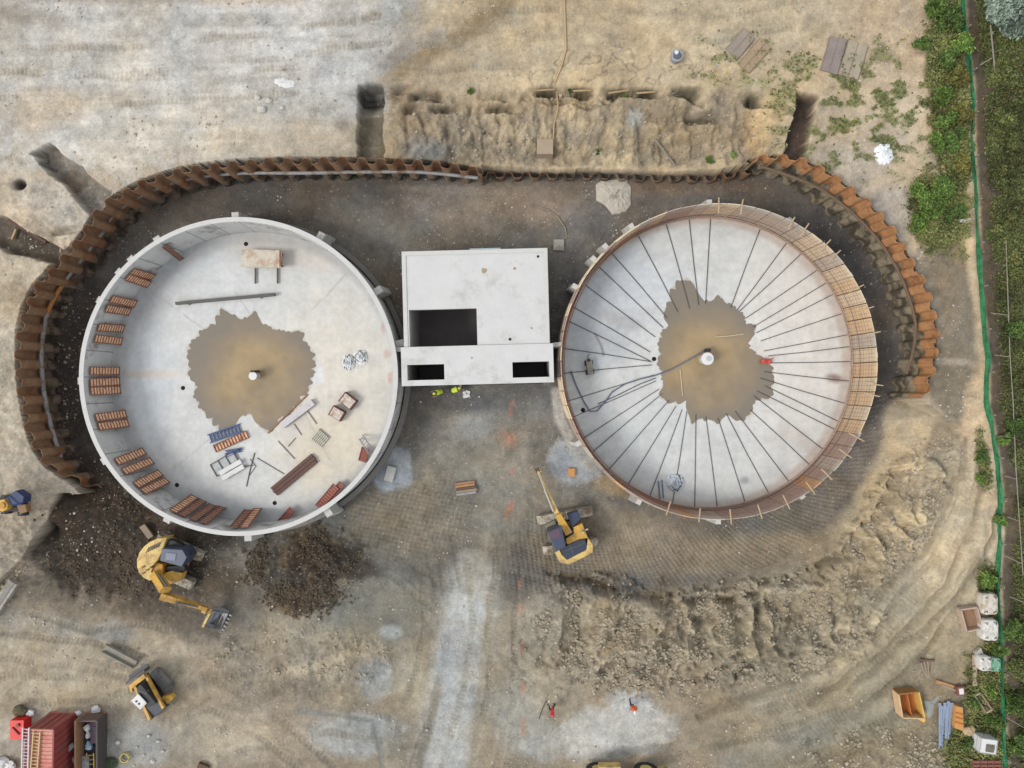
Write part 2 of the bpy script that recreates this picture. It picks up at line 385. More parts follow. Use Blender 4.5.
# rills and tyre tracks
RL_ = np.exp(-((fbm(px / 34, py / 34, 4, 62) - .5) / .010) ** 2) * np.clip(E(525, 680, 60, 70, 0, .5) + E(620, 70, 130, 26, 0, .5) + .7 * E(340, 680, 70, 50, 0, .5), 0, 1)
z -= .07 * RL_
TRKM = np.zeros(z.shape, np.float32)
TK = [[(990, 470), (972, 540), (925, 610), (850, 668), (760, 705), (660, 725)], [(962, 430), (955, 500), (922, 565), (862, 630), (790, 680), (690, 708)], [(1002, 600), (960, 650), (890, 700), (820, 745), (790, 780)], [(0, 648), (90, 655), (180, 680), (260, 720), (330, 780)], [(0, 690), (80, 690), (150, 672), (230, 668), (330, 640)],
      [(455, 560), (462, 620), (448, 700), (425, 780)], [(400, 780), (420, 700), (436, 640), (440, 580)], [(480, 560), (520, 560), (600, 590), (640, 620)], [(520, 500), (505, 600), (500, 700), (480, 780)], [(560, 780), (620, 735), (720, 735), (830, 700)], [(410, 480), (440, 540), (452, 600)], [(30, 600), (90, 620), (140, 610), (200, 625)],
      [(220, 545), (300, 540), (390, 560), (440, 600)], [(500, 25), (600, 22), (720, 30), (820, 10)], [(420, 60), (560, 50), (680, 66)], [(0, 60), (120, 62), (260, 48), (380, 30)], [(0, 85), (140, 92), (300, 80)], [(180, 780), (230, 740), (330, 720), (420, 735)], [(700, 760), (800, 748), (900, 700), (960, 640)]]
for i, c_ in enumerate(TK):
    d0 = P(c_[0][0], c_[0][1]); a_ = math.atan2(c_[-1][1] - c_[0][1], c_[-1][0] - c_[0][0]); s_, k_ = math.sin(a_), math.cos(a_)
    for sh in (-13, 13):
        cc_ = [(x - s_ * sh, y + k_ * sh) for x, y in c_]; t_ = S(cc_, 6.5, .5, 9); cl = .5 + .5 * np.sin((px * k_ + py * s_) * 2 * math.pi / 4.2 + WARP[0] * 5)
        am = (.045 if i < 13 else .03) * sstep(.38, .55, WARP[1]); z -= t_ * am * (.7 + .9 * cl) * (rough < .6); TRKM = np.maximum(TRKM, t_ * sstep(.38, .55, WARP[1]) * (.55 + .45 * cl))
        z += .02 * (S(cc_, 11, .6, 9) - t_)
# under the built things the ground is dug away
for (c, R) in (TANK_L, TANK_R):
    z = np.where(np.hypot(GX - c.x, GY - c.y) < R - .1, -6.0, z)
CH_A = math.radians(1.5); KR = K * (H + .5) / H
ch0 = P(401.5, 251.6, -.5)
def CH(u, v, z=0):   # picture-unit coordinates of the valve chamber roof -> world
    a, b = u * KR, -v * KR
    return Vector((ch0.x + a * math.cos(CH_A) - b * math.sin(CH_A), ch0.y + a * math.sin(CH_A) + b * math.cos(CH_A), z))
cq = np.array([tuple(CH(a, b))[:2] for a, b in ((1, 1), (145, 1), (145, 134), (1, 134))])
z = np.where(inside(GX, GY, cq), -10.0, z)
kk = K * (H - z) / H
# ------------------------------------------------------------------ ground colours (soil tones as patches, with shade painted into crevices, holes and grooves)
col = np.zeros(z.shape + (3,), np.float32); col[:] = (176, 160, 136)
def put(m, rgb, a=1.0):
    global col
    m = (m * a)[..., None]; col = col * (1 - m) + np.array(rgb, np.float32) * m
no = (~ins).astype(np.float32); yi = ins.astype(np.float32)
put(E(150, 60, 330, 130, 0, .3), (180, 175, 166)); put(E(330, 55, 130, 70, 0, .7), (196, 193, 188)); put(E(60, 45, 90, 40, 0, .8), (172, 166, 156), .7)
put(E(280, 140, 130, 26, 0, .6), (190, 175, 152)); put(E(150, 135, 90, 30, -15, .7), (188, 178, 160), .8); put(E(40, 110, 60, 25, 0, .7), (186, 168, 142), .8); put(E(90, 100, 60, 14, 0, .7), (178, 163, 140), .6)
put(E(20, 15, 60, 12, 10, .8), (130, 120, 108), .6); put(E(100, 0, 130, 7, 0, .8), (140, 128, 115), .6); put(E(250, 0, 60, 8, 0, .8), (182, 150, 120), .6)
put(E(30, 360, 55, 130, 0, .4), (176, 162, 138)); put(E(30, 300, 40, 20, 20, .6), (140, 125, 104), .7); put(E(60, 205, 50, 30, 35, .5), (176, 167, 152), .8)
put(sstep(405, 470, px + (WARP[0] - .5) * 60 + py * .5) * no, (190, 167, 133)); 
put(E(700, 30, 190, 45, 0, .5), (196, 174, 141)); put(E(460, 75, 70, 35, -10, .6), (188, 166, 134)); put(E(530, 55, 70, 14, 0, .6), (178, 158, 130), .5)
put(S([(385, 82), (430, 52), (470, 30), (512, 0)], 18, .6, 10), (152, 129, 96), .85); put(S([(380, 70), (405, 50), (440, 35)], 14, .7, 8), (150, 142, 134), .7)
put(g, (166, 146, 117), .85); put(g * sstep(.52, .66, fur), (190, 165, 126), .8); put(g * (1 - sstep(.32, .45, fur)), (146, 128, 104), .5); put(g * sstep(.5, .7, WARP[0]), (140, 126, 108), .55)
put(g * sstep(135, 165, py) * sstep(.35, .6, WARP[1]), (140, 127, 107), .6); put(E(425, 148, 30, 16, 0, .6) * no, (146, 146, 144), .7); put(E(635, 118, 10, 14, 0, .6), (165, 165, 160), .7); put(E(670, 110, 22, 22, 0, .7), (120, 105, 86), .6)
put(E(758, 130, 16, 36, 0, .5) * no, (204, 168, 120), .8); put(E(775, 110, 16, 30, 0, .6) * no, (200, 170, 125), .7)
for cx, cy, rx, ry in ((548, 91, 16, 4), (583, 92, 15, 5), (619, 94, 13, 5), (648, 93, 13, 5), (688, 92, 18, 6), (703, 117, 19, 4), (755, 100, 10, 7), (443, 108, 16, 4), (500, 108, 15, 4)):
    put(E(cx, cy, rx, ry, 0, .6, .35), (86, 76, 58), .75)  # crevice shade painted over the dips at the bank lip
put(E(850, 145, 75, 60, 0, .6) * no, (180, 162, 136)); put(E(850, 175, 55, 30, 30, .6) * no, (170, 160, 145), .8); put(E(880, 60, 60, 60, 0, .7), (194, 172, 142), .7)
put(E(890, 215, 34, 34, 40, .5) * no, (166, 158, 146), .9)
gm = sstep(.50, .62, fbm(px / 11, py / 9, 4, 70)) * np.maximum(E(860, 110, 100, 75, 0, .6), E(760, 60, 90, 30, 0, .6) * .5) * no
put(gm, (118, 124, 78), .75)
# trenches and holes, the shade in the deepest spots painted dark
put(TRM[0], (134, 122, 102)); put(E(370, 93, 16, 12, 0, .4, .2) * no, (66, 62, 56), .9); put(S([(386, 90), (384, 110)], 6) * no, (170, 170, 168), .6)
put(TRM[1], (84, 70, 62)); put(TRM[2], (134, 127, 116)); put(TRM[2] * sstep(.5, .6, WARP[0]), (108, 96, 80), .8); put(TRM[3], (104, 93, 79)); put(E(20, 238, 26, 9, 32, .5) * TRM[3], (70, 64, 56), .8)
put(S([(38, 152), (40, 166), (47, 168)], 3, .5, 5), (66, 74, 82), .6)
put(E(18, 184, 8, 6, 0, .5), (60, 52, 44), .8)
# east side ground
put(E(955, 320, 48, 125, 0, .4) * no, (128, 114, 92)); put(E(920, 290, 16, 60, -20, .5) * no, (140, 132, 118), .7); put(E(965, 240, 14, 40, 8, .6), (150, 130, 100), .8)
put(S([(962, 200), (972, 260), (980, 330), (986, 400), (986, 470)], 12, .7, 8), (204, 176, 136), .85); put(E(975, 420, 16, 60, 5, .5), (204, 174, 132), .9)
put(E(950, 362, 30, 5, 0, .6), (170, 158, 138), .6)
# the excavation
put(yi, (160, 143, 118))
fl = sstep(FLOOR + .75, FLOOR + .2, zb) * yi
put(fl, (110, 102, 93))
put(E(300, 190, 240, 40, 0, .5) * fl, (94, 85, 78)); put(E(470, 205, 90, 28, 0, .5) * fl, (126, 114, 104)); put(E(540, 205, 60, 24, 10, .6) * fl, (138, 121, 106), .9); put(E(680, 185, 110, 12, 0, .6) * fl, (124, 104, 84), .9)
put(E(360, 230, 50, 40, 30, .6) * fl, (112, 106, 100), .8); put(E(580, 250, 30, 60, 15, .6) * fl, (112, 106, 100), .7); put(E(60, 350, 60, 130, 0, .3) * fl, (84, 75, 68)); put(E(850, 250, 70, 70, 0, .4) * fl, (98, 92, 87)); put(E(900, 350, 30, 70, 0, .4) * fl, (96, 89, 82))
put(E(450, 190, 70, 5, 3, .6) * fl, (150, 136, 124), .5); put(E(395, 290, 12, 60, 0, .6) * fl, (100, 92, 84), .7)
put(E(470, 445, 75, 60, 0, .5) * yi, (138, 129, 116)); put(E(460, 402, 50, 14, 0, .6) * yi, (96, 90, 84), .8); put(E(470, 430, 26, 20, 0, .7), (158, 154, 146), .8); put(E(430, 415, 24, 30, 0, .7), (112, 102, 92), .6); put(E(510, 460, 30, 40, 0, .7), (150, 132, 112), .8); put(E(545, 420, 22, 40, 0, .7), (134, 126, 116), .7)
put(E(490, 500, 120, 60, 0, .5) * yi, (150, 137, 116), .9); put(E(410, 520, 80, 48, -10, .5) * yi, (138, 122, 100), .9)
put(E(600, 540, 90, 40, 0, .5) * yi, (142, 126, 104)); put(E(740, 555, 120, 26, -4, .5) * yi, (134, 119, 100)); put(E(860, 470, 70, 50, -50, .4) * fl, (118, 106, 95)); put(E(880, 400, 34, 34, 0, .5) * fl, (96, 87, 80))
put(E(615, 486, 30, 12, 20, .5), (164, 135, 96), .8)
# concrete spills
put(S([(374, 452), (400, 455), (404, 478), (385, 482), (374, 470)], 18, .25, 7), (156, 156, 156), .95); put(E(390, 468, 20, 20, 0, .2, .15), (152, 152, 152), .9)
put(E(572, 462, 28, 24, 20, .25, .2), (182, 178, 170), .95); put(E(560, 462, 14, 18, 0, .4, .2), (150, 150, 150), .8); put(E(592, 470, 14, 12, 0, .4, .2), (160, 160, 160), .7)
put(S([(556, 392), (560, 420), (574, 445), (590, 466)], 11, .4, 3), (184, 172, 158), .9)
# dark diggings on the left
put(E(150, 545, 118, 72, 12, .4, .35) * yi, (90, 77, 63)); put(E(90, 515, 50, 45, 0, .4) * yi, (82, 68, 54), .9); put(E(75, 470, 30, 22, 0, .5) * yi, (86, 68, 54)); put(E(170, 610, 100, 28, 8, .5) * yi, (116, 102, 86), .9)
put(E(240, 590, 60, 30, 0, .5) * yi, (112, 98, 82), .8); put(S([(215, 560), (290, 548), (340, 560)], 16, .6, 10), (134, 118, 98), .7); put(E(232, 556, 40, 12, 5, .5) * yi, (118, 104, 88), .6)
put(np.exp(-(_d / 5) ** 2) * sstep(.35, .55, WARP[2]) * yi, (108, 92, 72), .8); put(E(312, 566, 66, 46, 4, .5, .45), (86, 72, 57)); put(E(320, 560, 40, 22, 0, .5), (64, 48, 36), .8); put(E(292, 600, 22, 18, 0, .4), (100, 76, 50), .7)
put(sstep(.55, .68, fbm(px / 8, py / 8, 4, 90)) * E(308, 566, 62, 48, 0, .3), (126, 99, 68), .55)
put(E(370, 605, 70, 34, -10, .5), (136, 126, 108), .9); put(E(405, 620, 40, 26, 0, .6), (126, 119, 106), .8); put(E(392, 632, 14, 8, 0, .5), (168, 166, 158), .8)
# south and south-west
put(E(80, 660, 130, 50, 0, .5) * yi, (180, 164, 138)); put(E(110, 690, 150, 24, 0, .6), (186, 170, 142), .7); put(E(60, 740, 120, 34, 0, .5), (170, 162, 146), .9); put(E(40, 625, 60, 16, 5, .6), (168, 158, 140), .8); put(E(110, 632, 26, 12, 0, .6), (150, 150, 146), .7)
put(E(140, 745, 40, 28, 0, .5), (164, 160, 150), .9); put(E(220, 735, 60, 34, 0, .5), (182, 168, 142), .9)
put(E(320, 655, 60, 26, -15, .5), (164, 145, 118), .9); put(S([(285, 672), (320, 662), (352, 652)], 10, .6, 6), (184, 162, 130), .8); put(E(300, 690, 40, 16, 0, .5), (138, 122, 100), .8)
put(E(355, 735, 55, 26, 0, .4), (178, 176, 168), .9); put(S([(300, 712), (335, 715), (372, 722), (384, 768)], 5, .6, 4), (140, 136, 128), .8); put(E(375, 680, 20, 26, 0, .5), (160, 158, 152), .8); put(E(412, 685, 22, 30, 0, .5), (170, 156, 130), .8)
put(E(395, 745, 16, 30, 0, .5), (146, 138, 122), .6)
put(S([(470, 585), (466, 640), (452, 700), (440, 790)], 52, .5, 10), (178, 173, 164)); put(S([(448, 640), (436, 700), (416, 780)], 7, .7, 5), (134, 124, 108), .9); put(S([(490, 600), (484, 680), (470, 780)], 10, .8, 5), (160, 146, 124), .7); put(E(450, 655, 16, 46, 8, .6), (172, 174, 176), .7)
put(E(475, 570, 22, 26, 0, .6), (158, 148, 132), .8)
put(E(545, 650, 40, 70, 10, .6), (172, 157, 132)); put(E(520, 720, 34, 40, 0, .6), (174, 166, 150), .9)
put(E(695, 645, 170, 44, -4, .3, .3), (146, 130, 106)); put(E(610, 625, 60, 34, 10, .4, .3), (168, 147, 113), .85); put(E(640, 650, 16, 24, 0, .5), (130, 120, 104), .8); put(E(735, 640, 50, 30, 0, .5), (150, 136, 110), .7); put(E(700, 592, 30, 12, 0, .5), (140, 128, 110), .8)
put(E(615, 730, 68, 30, -6, .25, .25), (192, 187, 176), .95); put(E(625, 752, 60, 6, -6, .7), (150, 146, 138), .7); put(E(628, 700, 26, 14, 0, .4), (188, 184, 176), .8); put(E(545, 748, 26, 16, 0, .5), (184, 178, 168), .7)
put(E(890, 520, 80, 46, -55, .4, .3) * yi, (172, 151, 119), .95); put(E(840, 580, 60, 26, -35, .5, .3), (158, 136, 105), .8); put(E(905, 450, 26, 40, 20, .5, .3) * yi, (182, 156, 120), .7)
put(E(940, 440, 14, 26, 0, .5, .3), (120, 108, 90), .6); put(E(935, 500, 16, 14, 0, .5, .3), (104, 92, 74), .6)
put(E(880, 660, 160, 70, -35, .5, .2), (180, 162, 133), .9)
for i, r in enumerate(RUT[:5]): put(S(r, 6, .7, 12), (134, 120, 98), .6); put(S([(x - 8, y - 4) for x, y in r], 4, .8, 10), (150, 136, 114), .45); put(S([(x + 9, y + 5) for x, y in r], 9, .9, 10), (192, 174, 146), .4)
put(S([(740, 768), (820, 735), (900, 715)], 30, .8, 12), (160, 156, 144), .6); put(E(880, 755, 70, 22, 0, .6), (158, 140, 114), .9); put(E(925, 690, 40, 26, 0, .6), (172, 152, 124), .8)
put(E(800, 610, 60, 26, -15, .5, .3), (160, 143, 115), .6)
# green strip along the fence and beyond
GREEN = np.maximum.reduce([E(948, 95, 22, 150, -3, .4, .35), E(940, 210, 34, 46, 0, .4, .35), E(925, 30, 12, 60, 0, .5, .3) * 0, E(988, 585, 12, 26, 0, .5, .3), E(985, 700, 24, 60, 0, .35, .35), E(992, 640, 10, 40, 0, .5, .3), E(983, 460, 7, 34, -8, .6, .4) * .7, E(975, 750, 40, 30, 0, .4, .4)])
fencex = np.interp(py, [-400, 0, 37, 82, 140, 192, 254, 292, 342, 362, 384, 406, 426, 484, 539, 576, 626, 676, 726, 768, 1100], [960, 965.5, 968, 974, 974, 977.5, 980.5, 984, 988, 991, 989, 989, 994, 1002, 1002, 1000, 1002, 1004, 1005.5, 1007, 1015])
BEY = sstep(0, 5, px - fencex)
put(BEY, (78, 84, 54)); put(BEY * sstep(.5, .62, fbm(px / 14, py / 14, 4, 75)), (112, 98, 76), .8); put(BEY * (1 - sstep(8, 26, px - fencex - (WARP[0] - .5) * 20)), (98, 82, 68), .8)
put(GREEN, (82, 92, 50), .85); put(GREEN * sstep(.52, .62, fbm(px / 8, py / 8, 4, 76)), (120, 110, 72), .6)
put(S([(984, 100), (986, 300), (998, 400)], 5, .8, 6), (100, 84, 70), .5)
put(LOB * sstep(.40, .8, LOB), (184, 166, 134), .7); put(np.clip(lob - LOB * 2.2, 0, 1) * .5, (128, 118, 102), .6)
put(VB, (120, 104, 82), .4); put(RL_, (120, 108, 90), .5); put(TRKM * (rough < .6), (138, 126, 106), .42)  # shade of the vertical breaks painted dark; rills and tracks darkened too
stk = fbm(px / 70, py / 7, 4, 63) ; put(E(230, 70, 330, 100, 0, .4) * no * sstep(.50, .72, stk), (206, 203, 198), .32); put(E(230, 80, 330, 100, 0, .4) * no * (1 - sstep(.32, .48, stk)), (156, 151, 140), .28)
put(E(120, 560, 95, 42, 10, .4) * yi, (88, 76, 63), .75); put(E(70, 540, 32, 60, 0, .3) * yi * (1 - E(30, 560, 26, 40, 0, .4)), (80, 68, 56), .8); put(E(350, 568, 36, 10, 10, .5), (84, 70, 56), .7)
# orange survey spray
for a in ((512, 404), (510, 412), (510, 437), (514, 443), (508, 443), (512, 471), (509, 507), (507, 515), (520, 584), (520, 609), (522, 648), (523, 687), (523, 722), (523, 732), (512, 505)):
    put(E(a[0], a[1], 3.2, 7, 8, .8, .5), (214, 122, 84), .42)
put(E(505, 435, 8, 10, 20, .7, .4), (190, 130, 98), .35)
CAL = [(200, 60, 0, 1.094, 1.081, 1.054), (620, 25, 0, 0.817, 0.832, 0.791), (460, 648, 1, 0.802, 0.859, 0.889), (700, 640, 1, 0.87, 0.89, 0.917), (760, 555, 1, 1.133, 1.175, 1.085), (475, 435, 1, 0.941, 1.014, 1.076), (610, 135, 0, 1.154, 1.152, 1.069), (100, 515, 1, 0.62, 0.595, 0.591), (40, 615, 1, 0.897, 0.904, 0.908), (220, 750, 1, 0.883, 0.897, 0.942), (890, 495, 1, 1.132, 1.148, 1.082), (310, 565, 1, 0.888, 1.01, 1.087), (350, 125, 0, 0.782, 0.778, 0.747), (350, 200, 1, 1.116, 1.134, 1.064), (60, 660, 1, 1.11, 1.134, 1.119), (850, 680, 1, 0.637, 0.658, 0.598)]
# grain: patches, clods and stones
bri = 1 + (nD - .5) * .16 + (nA - .5) * .24 + (nB - .5) * (.20 + .30 * rough) + (nE - .5) * (.10 + .36 * rough) + (nC - .5) * (.06 + .16 * rough)
fine = RNG.random(z.shape).astype(np.float32)
bri += (fine - .5) * .11
sd = np.sin((px * .25 + py) * .35 + WARP[0] * 14); bri += sd * .018 * (1 - rough) * (~flat)
col *= bri[..., None]
warm = (fbm(px / 30, py / 30, 4, 77) - .5) * 24
col[..., 0] += warm * .6; col[..., 2] -= warm * .7
stones = (fine > np.where(rough > .3, .975, .994)); col[stones] = col[stones] * .5 + np.array((205, 195, 178)) * .5
for _in in (0, 1):
    pts_ = [c_ for c_ in CAL if c_[2] == _in]
    if not pts_: continue
    wsum = np.full(px.shape, .02, np.float32); acc = np.zeros(px.shape + (3,), np.float32) + .02
    for (cx, cy, _, gr, gg_, gb) in pts_:
        w_ = np.exp(-((px - cx) ** 2 + (py - cy) ** 2) / (2 * 75. ** 2)).astype(np.float32); wsum += w_; acc += w_[..., None] * np.array((gr, gg_, gb), np.float32)
    gain = np.clip(acc / wsum[..., None], .6, 1.45); mk = (ins if _in else ~ins)[..., None]
    col = np.where(mk, 255 * (np.clip(col, 0, 255) / 255) * gain ** (1 / 2.2), col)
mean = col.mean(axis=2, keepdims=True); col = np.clip((mean + (col - mean) * .80) * 1.04, 10, 238)
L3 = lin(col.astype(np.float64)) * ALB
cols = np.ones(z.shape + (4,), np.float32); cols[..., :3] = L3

def ground_mat():
    m = bpy.data.materials.new('soil'); m.use_nodes = True; nt = m.node_tree; N = nt.nodes; L = nt.links; b = N['Principled BSDF']
    b.inputs['Roughness'].default_value = .95; b.inputs['Specular IOR Level'].default_value = .2
    at = N.new('ShaderNodeAttribute'); at.attribute_name = 'Col'
    ge = N.new('ShaderNodeNewGeometry')
    n1 = N.new('ShaderNodeTexNoise'); n1.inputs['Scale'].default_value = 9; n1.inputs['Detail'].default_value = 6; n1.inputs['Roughness'].default_value = .7
    n2 = N.new('ShaderNodeTexNoise'); n2.inputs['Scale'].default_value = 1.3; n2.inputs['Detail'].default_value = 8; n2.inputs['Roughness'].default_value = .7
    for n in (n1, n2): L.new(ge.outputs['Position'], n.inputs['Vector'])
    a = N.new('ShaderNodeMath'); a.operation = 'ADD'; L.new(n1.outputs['Fac'], a.inputs[0]); L.new(n2.outputs['Fac'], a.inputs[1])
    mr = N.new('ShaderNodeMapRange'); mr.inputs['From Min'].default_value = .65; mr.inputs['From Max'].default_value = 1.35; mr.inputs['To Min'].default_value = .82; mr.inputs['To Max'].default_value = 1.18
    L.new(a.outputs[0], mr.inputs['Value'])
    mu = N.new('ShaderNodeVectorMath'); mu.operation = 'SCALE'; L.new(at.outputs['Color'], mu.inputs[0]); L.new(mr.outputs[0], mu.inputs['Scale']); L.new(mu.outputs[0], b.inputs['Base Color'])
    bp = N.new('ShaderNodeBump'); bp.inputs['Strength'].default_value = .8; bp.inputs['Distance'].default_value = .08; L.new(n1.outputs['Fac'], bp.inputs['Height']); L.new(bp.outputs[0], b.inputs['Normal'])
    return m
ny, nx = z.shape
idx = np.arange(ny * nx).reshape(ny, nx)
faces = np.stack([idx[:-1, :-1], idx[:-1, 1:], idx[1:, 1:], idx[1:, :-1]], -1).reshape(-1, 4)
co = np.stack([GX, GY, z], -1).reshape(-1, 3)
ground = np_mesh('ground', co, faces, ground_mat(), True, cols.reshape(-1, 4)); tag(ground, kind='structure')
def gz(x, y):
    i = min(max(np.searchsorted(ax_x, x) - 1, 0), nx - 2); j = min(max(np.searchsorted(ax_y, y) - 1, 0), ny - 2)
    return float(z[j, i])
def G(pxx, pyy, dz=0.0, h=0.0):
    """world point on the ground seen at a picture position (h = height of the seen point over the ground)"""
    zz = -1.0
    for _ in range(8):
        p = P(pxx, pyy, zz + h); zz = gz(p.x, p.y)
    return Vector((p.x, p.y, zz + dz))
# ------------------------------------------------------------------ tanks
concrete = M('concrete', (196, 195, 190), .85, .10, 1.2, .12, dirt=(150, 142, 128), dirt_amt=.12)
wallmat = M('precast concrete', (208, 208, 205), .85, .12, 1.0, .10, dirt=(140, 134, 124), dirt_amt=.18)
rimmat = M('rim concrete', (205, 204, 200), .8, .08, 2, .1)
blockmat = M('pale concrete', (206, 204, 198), .85, .10, 2, .1, dirt=(150, 140, 125), dirt_amt=.15)
rust = M('rusty rebar', (186, 130, 100), .9, .25, 4, .1, rgb2=(146, 100, 80))
darksteel = M('dark steel', (88, 84, 84), .6, .2, 3, .05)
hole = M('black drain', (22, 20, 20), .9, .1, 3, 0)

def joint_wall_mat():
    m = wallmat.copy(); m.name = 'jointed precast wall'; nt = m.node_tree; N = nt.nodes; L = nt.links
    b = N['Principled BSDF']; src = b.inputs['Base Color'].links[0].from_socket
    tc = N.new('ShaderNodeTexCoord'); sx = N.new('ShaderNodeSeparateXYZ'); L.new(tc.outputs['Object'], sx.inputs[0])
    at = N.new('ShaderNodeMath'); at.operation = 'ARCTAN2'; L.new(sx.outputs['Y'], at.inputs[0]); L.new(sx.outputs['X'], at.inputs[1])
    mu = N.new('ShaderNodeMath'); mu.operation = 'MULTIPLY'; mu.inputs[1].default_value = 36 / (2 * math.pi); L.new(at.outputs[0], mu.inputs[0])
    fr = N.new('ShaderNodeMath'); fr.operation = 'FRACT'; L.new(mu.outputs[0], fr.inputs[0])
    lt = N.new('ShaderNodeMath'); lt.operation = 'LESS_THAN'; lt.inputs[1].default_value = .035; L.new(fr.outputs[0], lt.inputs[0])
    mx = N.new('ShaderNodeMix'); mx.data_type = 'RGBA'; L.new(lt.outputs[0], mx.inputs[0]); L.new(src, mx.inputs[6]); mx.inputs[7].default_value = C(140, 138, 134)
    L.new(mx.outputs[2], b.inputs['Base Color']); return m
jwall = joint_wall_mat()

def ring(mb, r0, r1, z0, z1, n=220, cx=0, cy=0):
    vs = []; fs = []
    for i in range(n):
        t = 2 * math.pi * i / n; c, s = math.cos(t), math.sin(t)
        vs += [(cx + r0 * c, cy + r0 * s, z0), (cx + r1 * c, cy + r1 * s, z0), (cx + r1 * c, cy + r1 * s, z1), (cx + r0 * c, cy + r0 * s, z1)]
    for i in range(n):
        a = 4 * i; b = 4 * ((i + 1) % n)
        for k in range(4):
            l = (k + 1) % 4; fs.append((a + k, a + l, b + l, b + k))
    return mb.add(vs, [f[::-1] for f in fs])

def painted_mat(name, rough=.8):
    m = bpy.data.materials.new(name); m.use_nodes = True; nt = m.node_tree; N = nt.nodes; L = nt.links; b = N['Principled BSDF']; b.inputs['Roughness'].default_value = rough
    b.inputs['Specular IOR Level'].default_value = .3
    at = N.new('ShaderNodeAttribute'); at.attribute_name = 'Col'; ge = N.new('ShaderNodeNewGeometry')
    n = N.new('ShaderNodeTexNoise'); n.inputs['Scale'].default_value = 2.5; n.inputs['Detail'].default_value = 8; n.inputs['Roughness'].default_value = .7; L.new(ge.outputs['Position'], n.inputs['Vector'])
    mr = N.new('ShaderNodeMapRange'); mr.inputs['From Min'].default_value = .3; mr.inputs['From Max'].default_value = .7; mr.inputs['To Min'].default_value = .92; mr.inputs['To Max'].default_value = 1.08; L.new(n.outputs['Fac'], mr.inputs['Value'])
    mu = N.new('ShaderNodeVectorMath'); mu.operation = 'SCALE'; L.new(at.outputs['Color'], mu.inputs[0]); L.new(mr.outputs[0], mu.inputs['Scale']); L.new(mu.outputs[0], b.inputs['Base Color'])
    return m
fmat = painted_mat('trowelled tank floor', .65)

def poly_r(poly, cx, cy, th):
    """radius of a star shaped outline (px) at angles th"""
    a = np.array([math.atan2(p[1] - cy, p[0] - cx) for p in poly]); r = np.array([math.hypot(p[0] - cx, p[1] - cy) for p in poly])
    o = np.argsort(a); a = a[o]; r = r[o]
    return np.interp(th, np.concatenate([a - 2 * math.pi, a, a + 2 * math.pi]), np.concatenate([r, r, r]))
PUD_L = [(195, 342), (205, 330), (216, 326), (222, 309), (233, 317), (244, 322), (251, 316), (254, 311), (262, 326), (271, 329), (284, 334), (300, 331), (303, 343), (311, 352), (313, 366), (309, 382), (306, 392), (298, 398), (290, 412), (280, 416), (268, 431), (258, 424), (252, 412), (240, 414), (233, 428), (222, 430), (214, 420), (203, 408), (196, 396), (198, 382), (189, 374), (192, 360), (188, 350)]
_c = crop(640, 260, 4.52)
PUD_R = [_c(*q) for q in [(215, 85), (150, 130), (140, 200), (105, 245), (140, 300), (95, 340), (95, 400), (90, 470), (115, 540), (95, 620), (180, 645), (215, 620), (235, 740), (280, 700), (350, 730), (390, 690), (460, 720), (505, 690), (495, 620), (575, 630), (590, 590), (590, 480), (530, 430), (490, 400), (485, 370), (520, 325), (515, 295), (470, 290), (455, 235), (390, 205), (360, 165), (325, 190), (290, 200), (265, 170), (245, 110)]]
mud = M('muddy water', (150, 134, 110), .12, .16, .3, .01, dirt=(162, 140, 104), dirt_amt=.5, fine=.9, spec=.5)

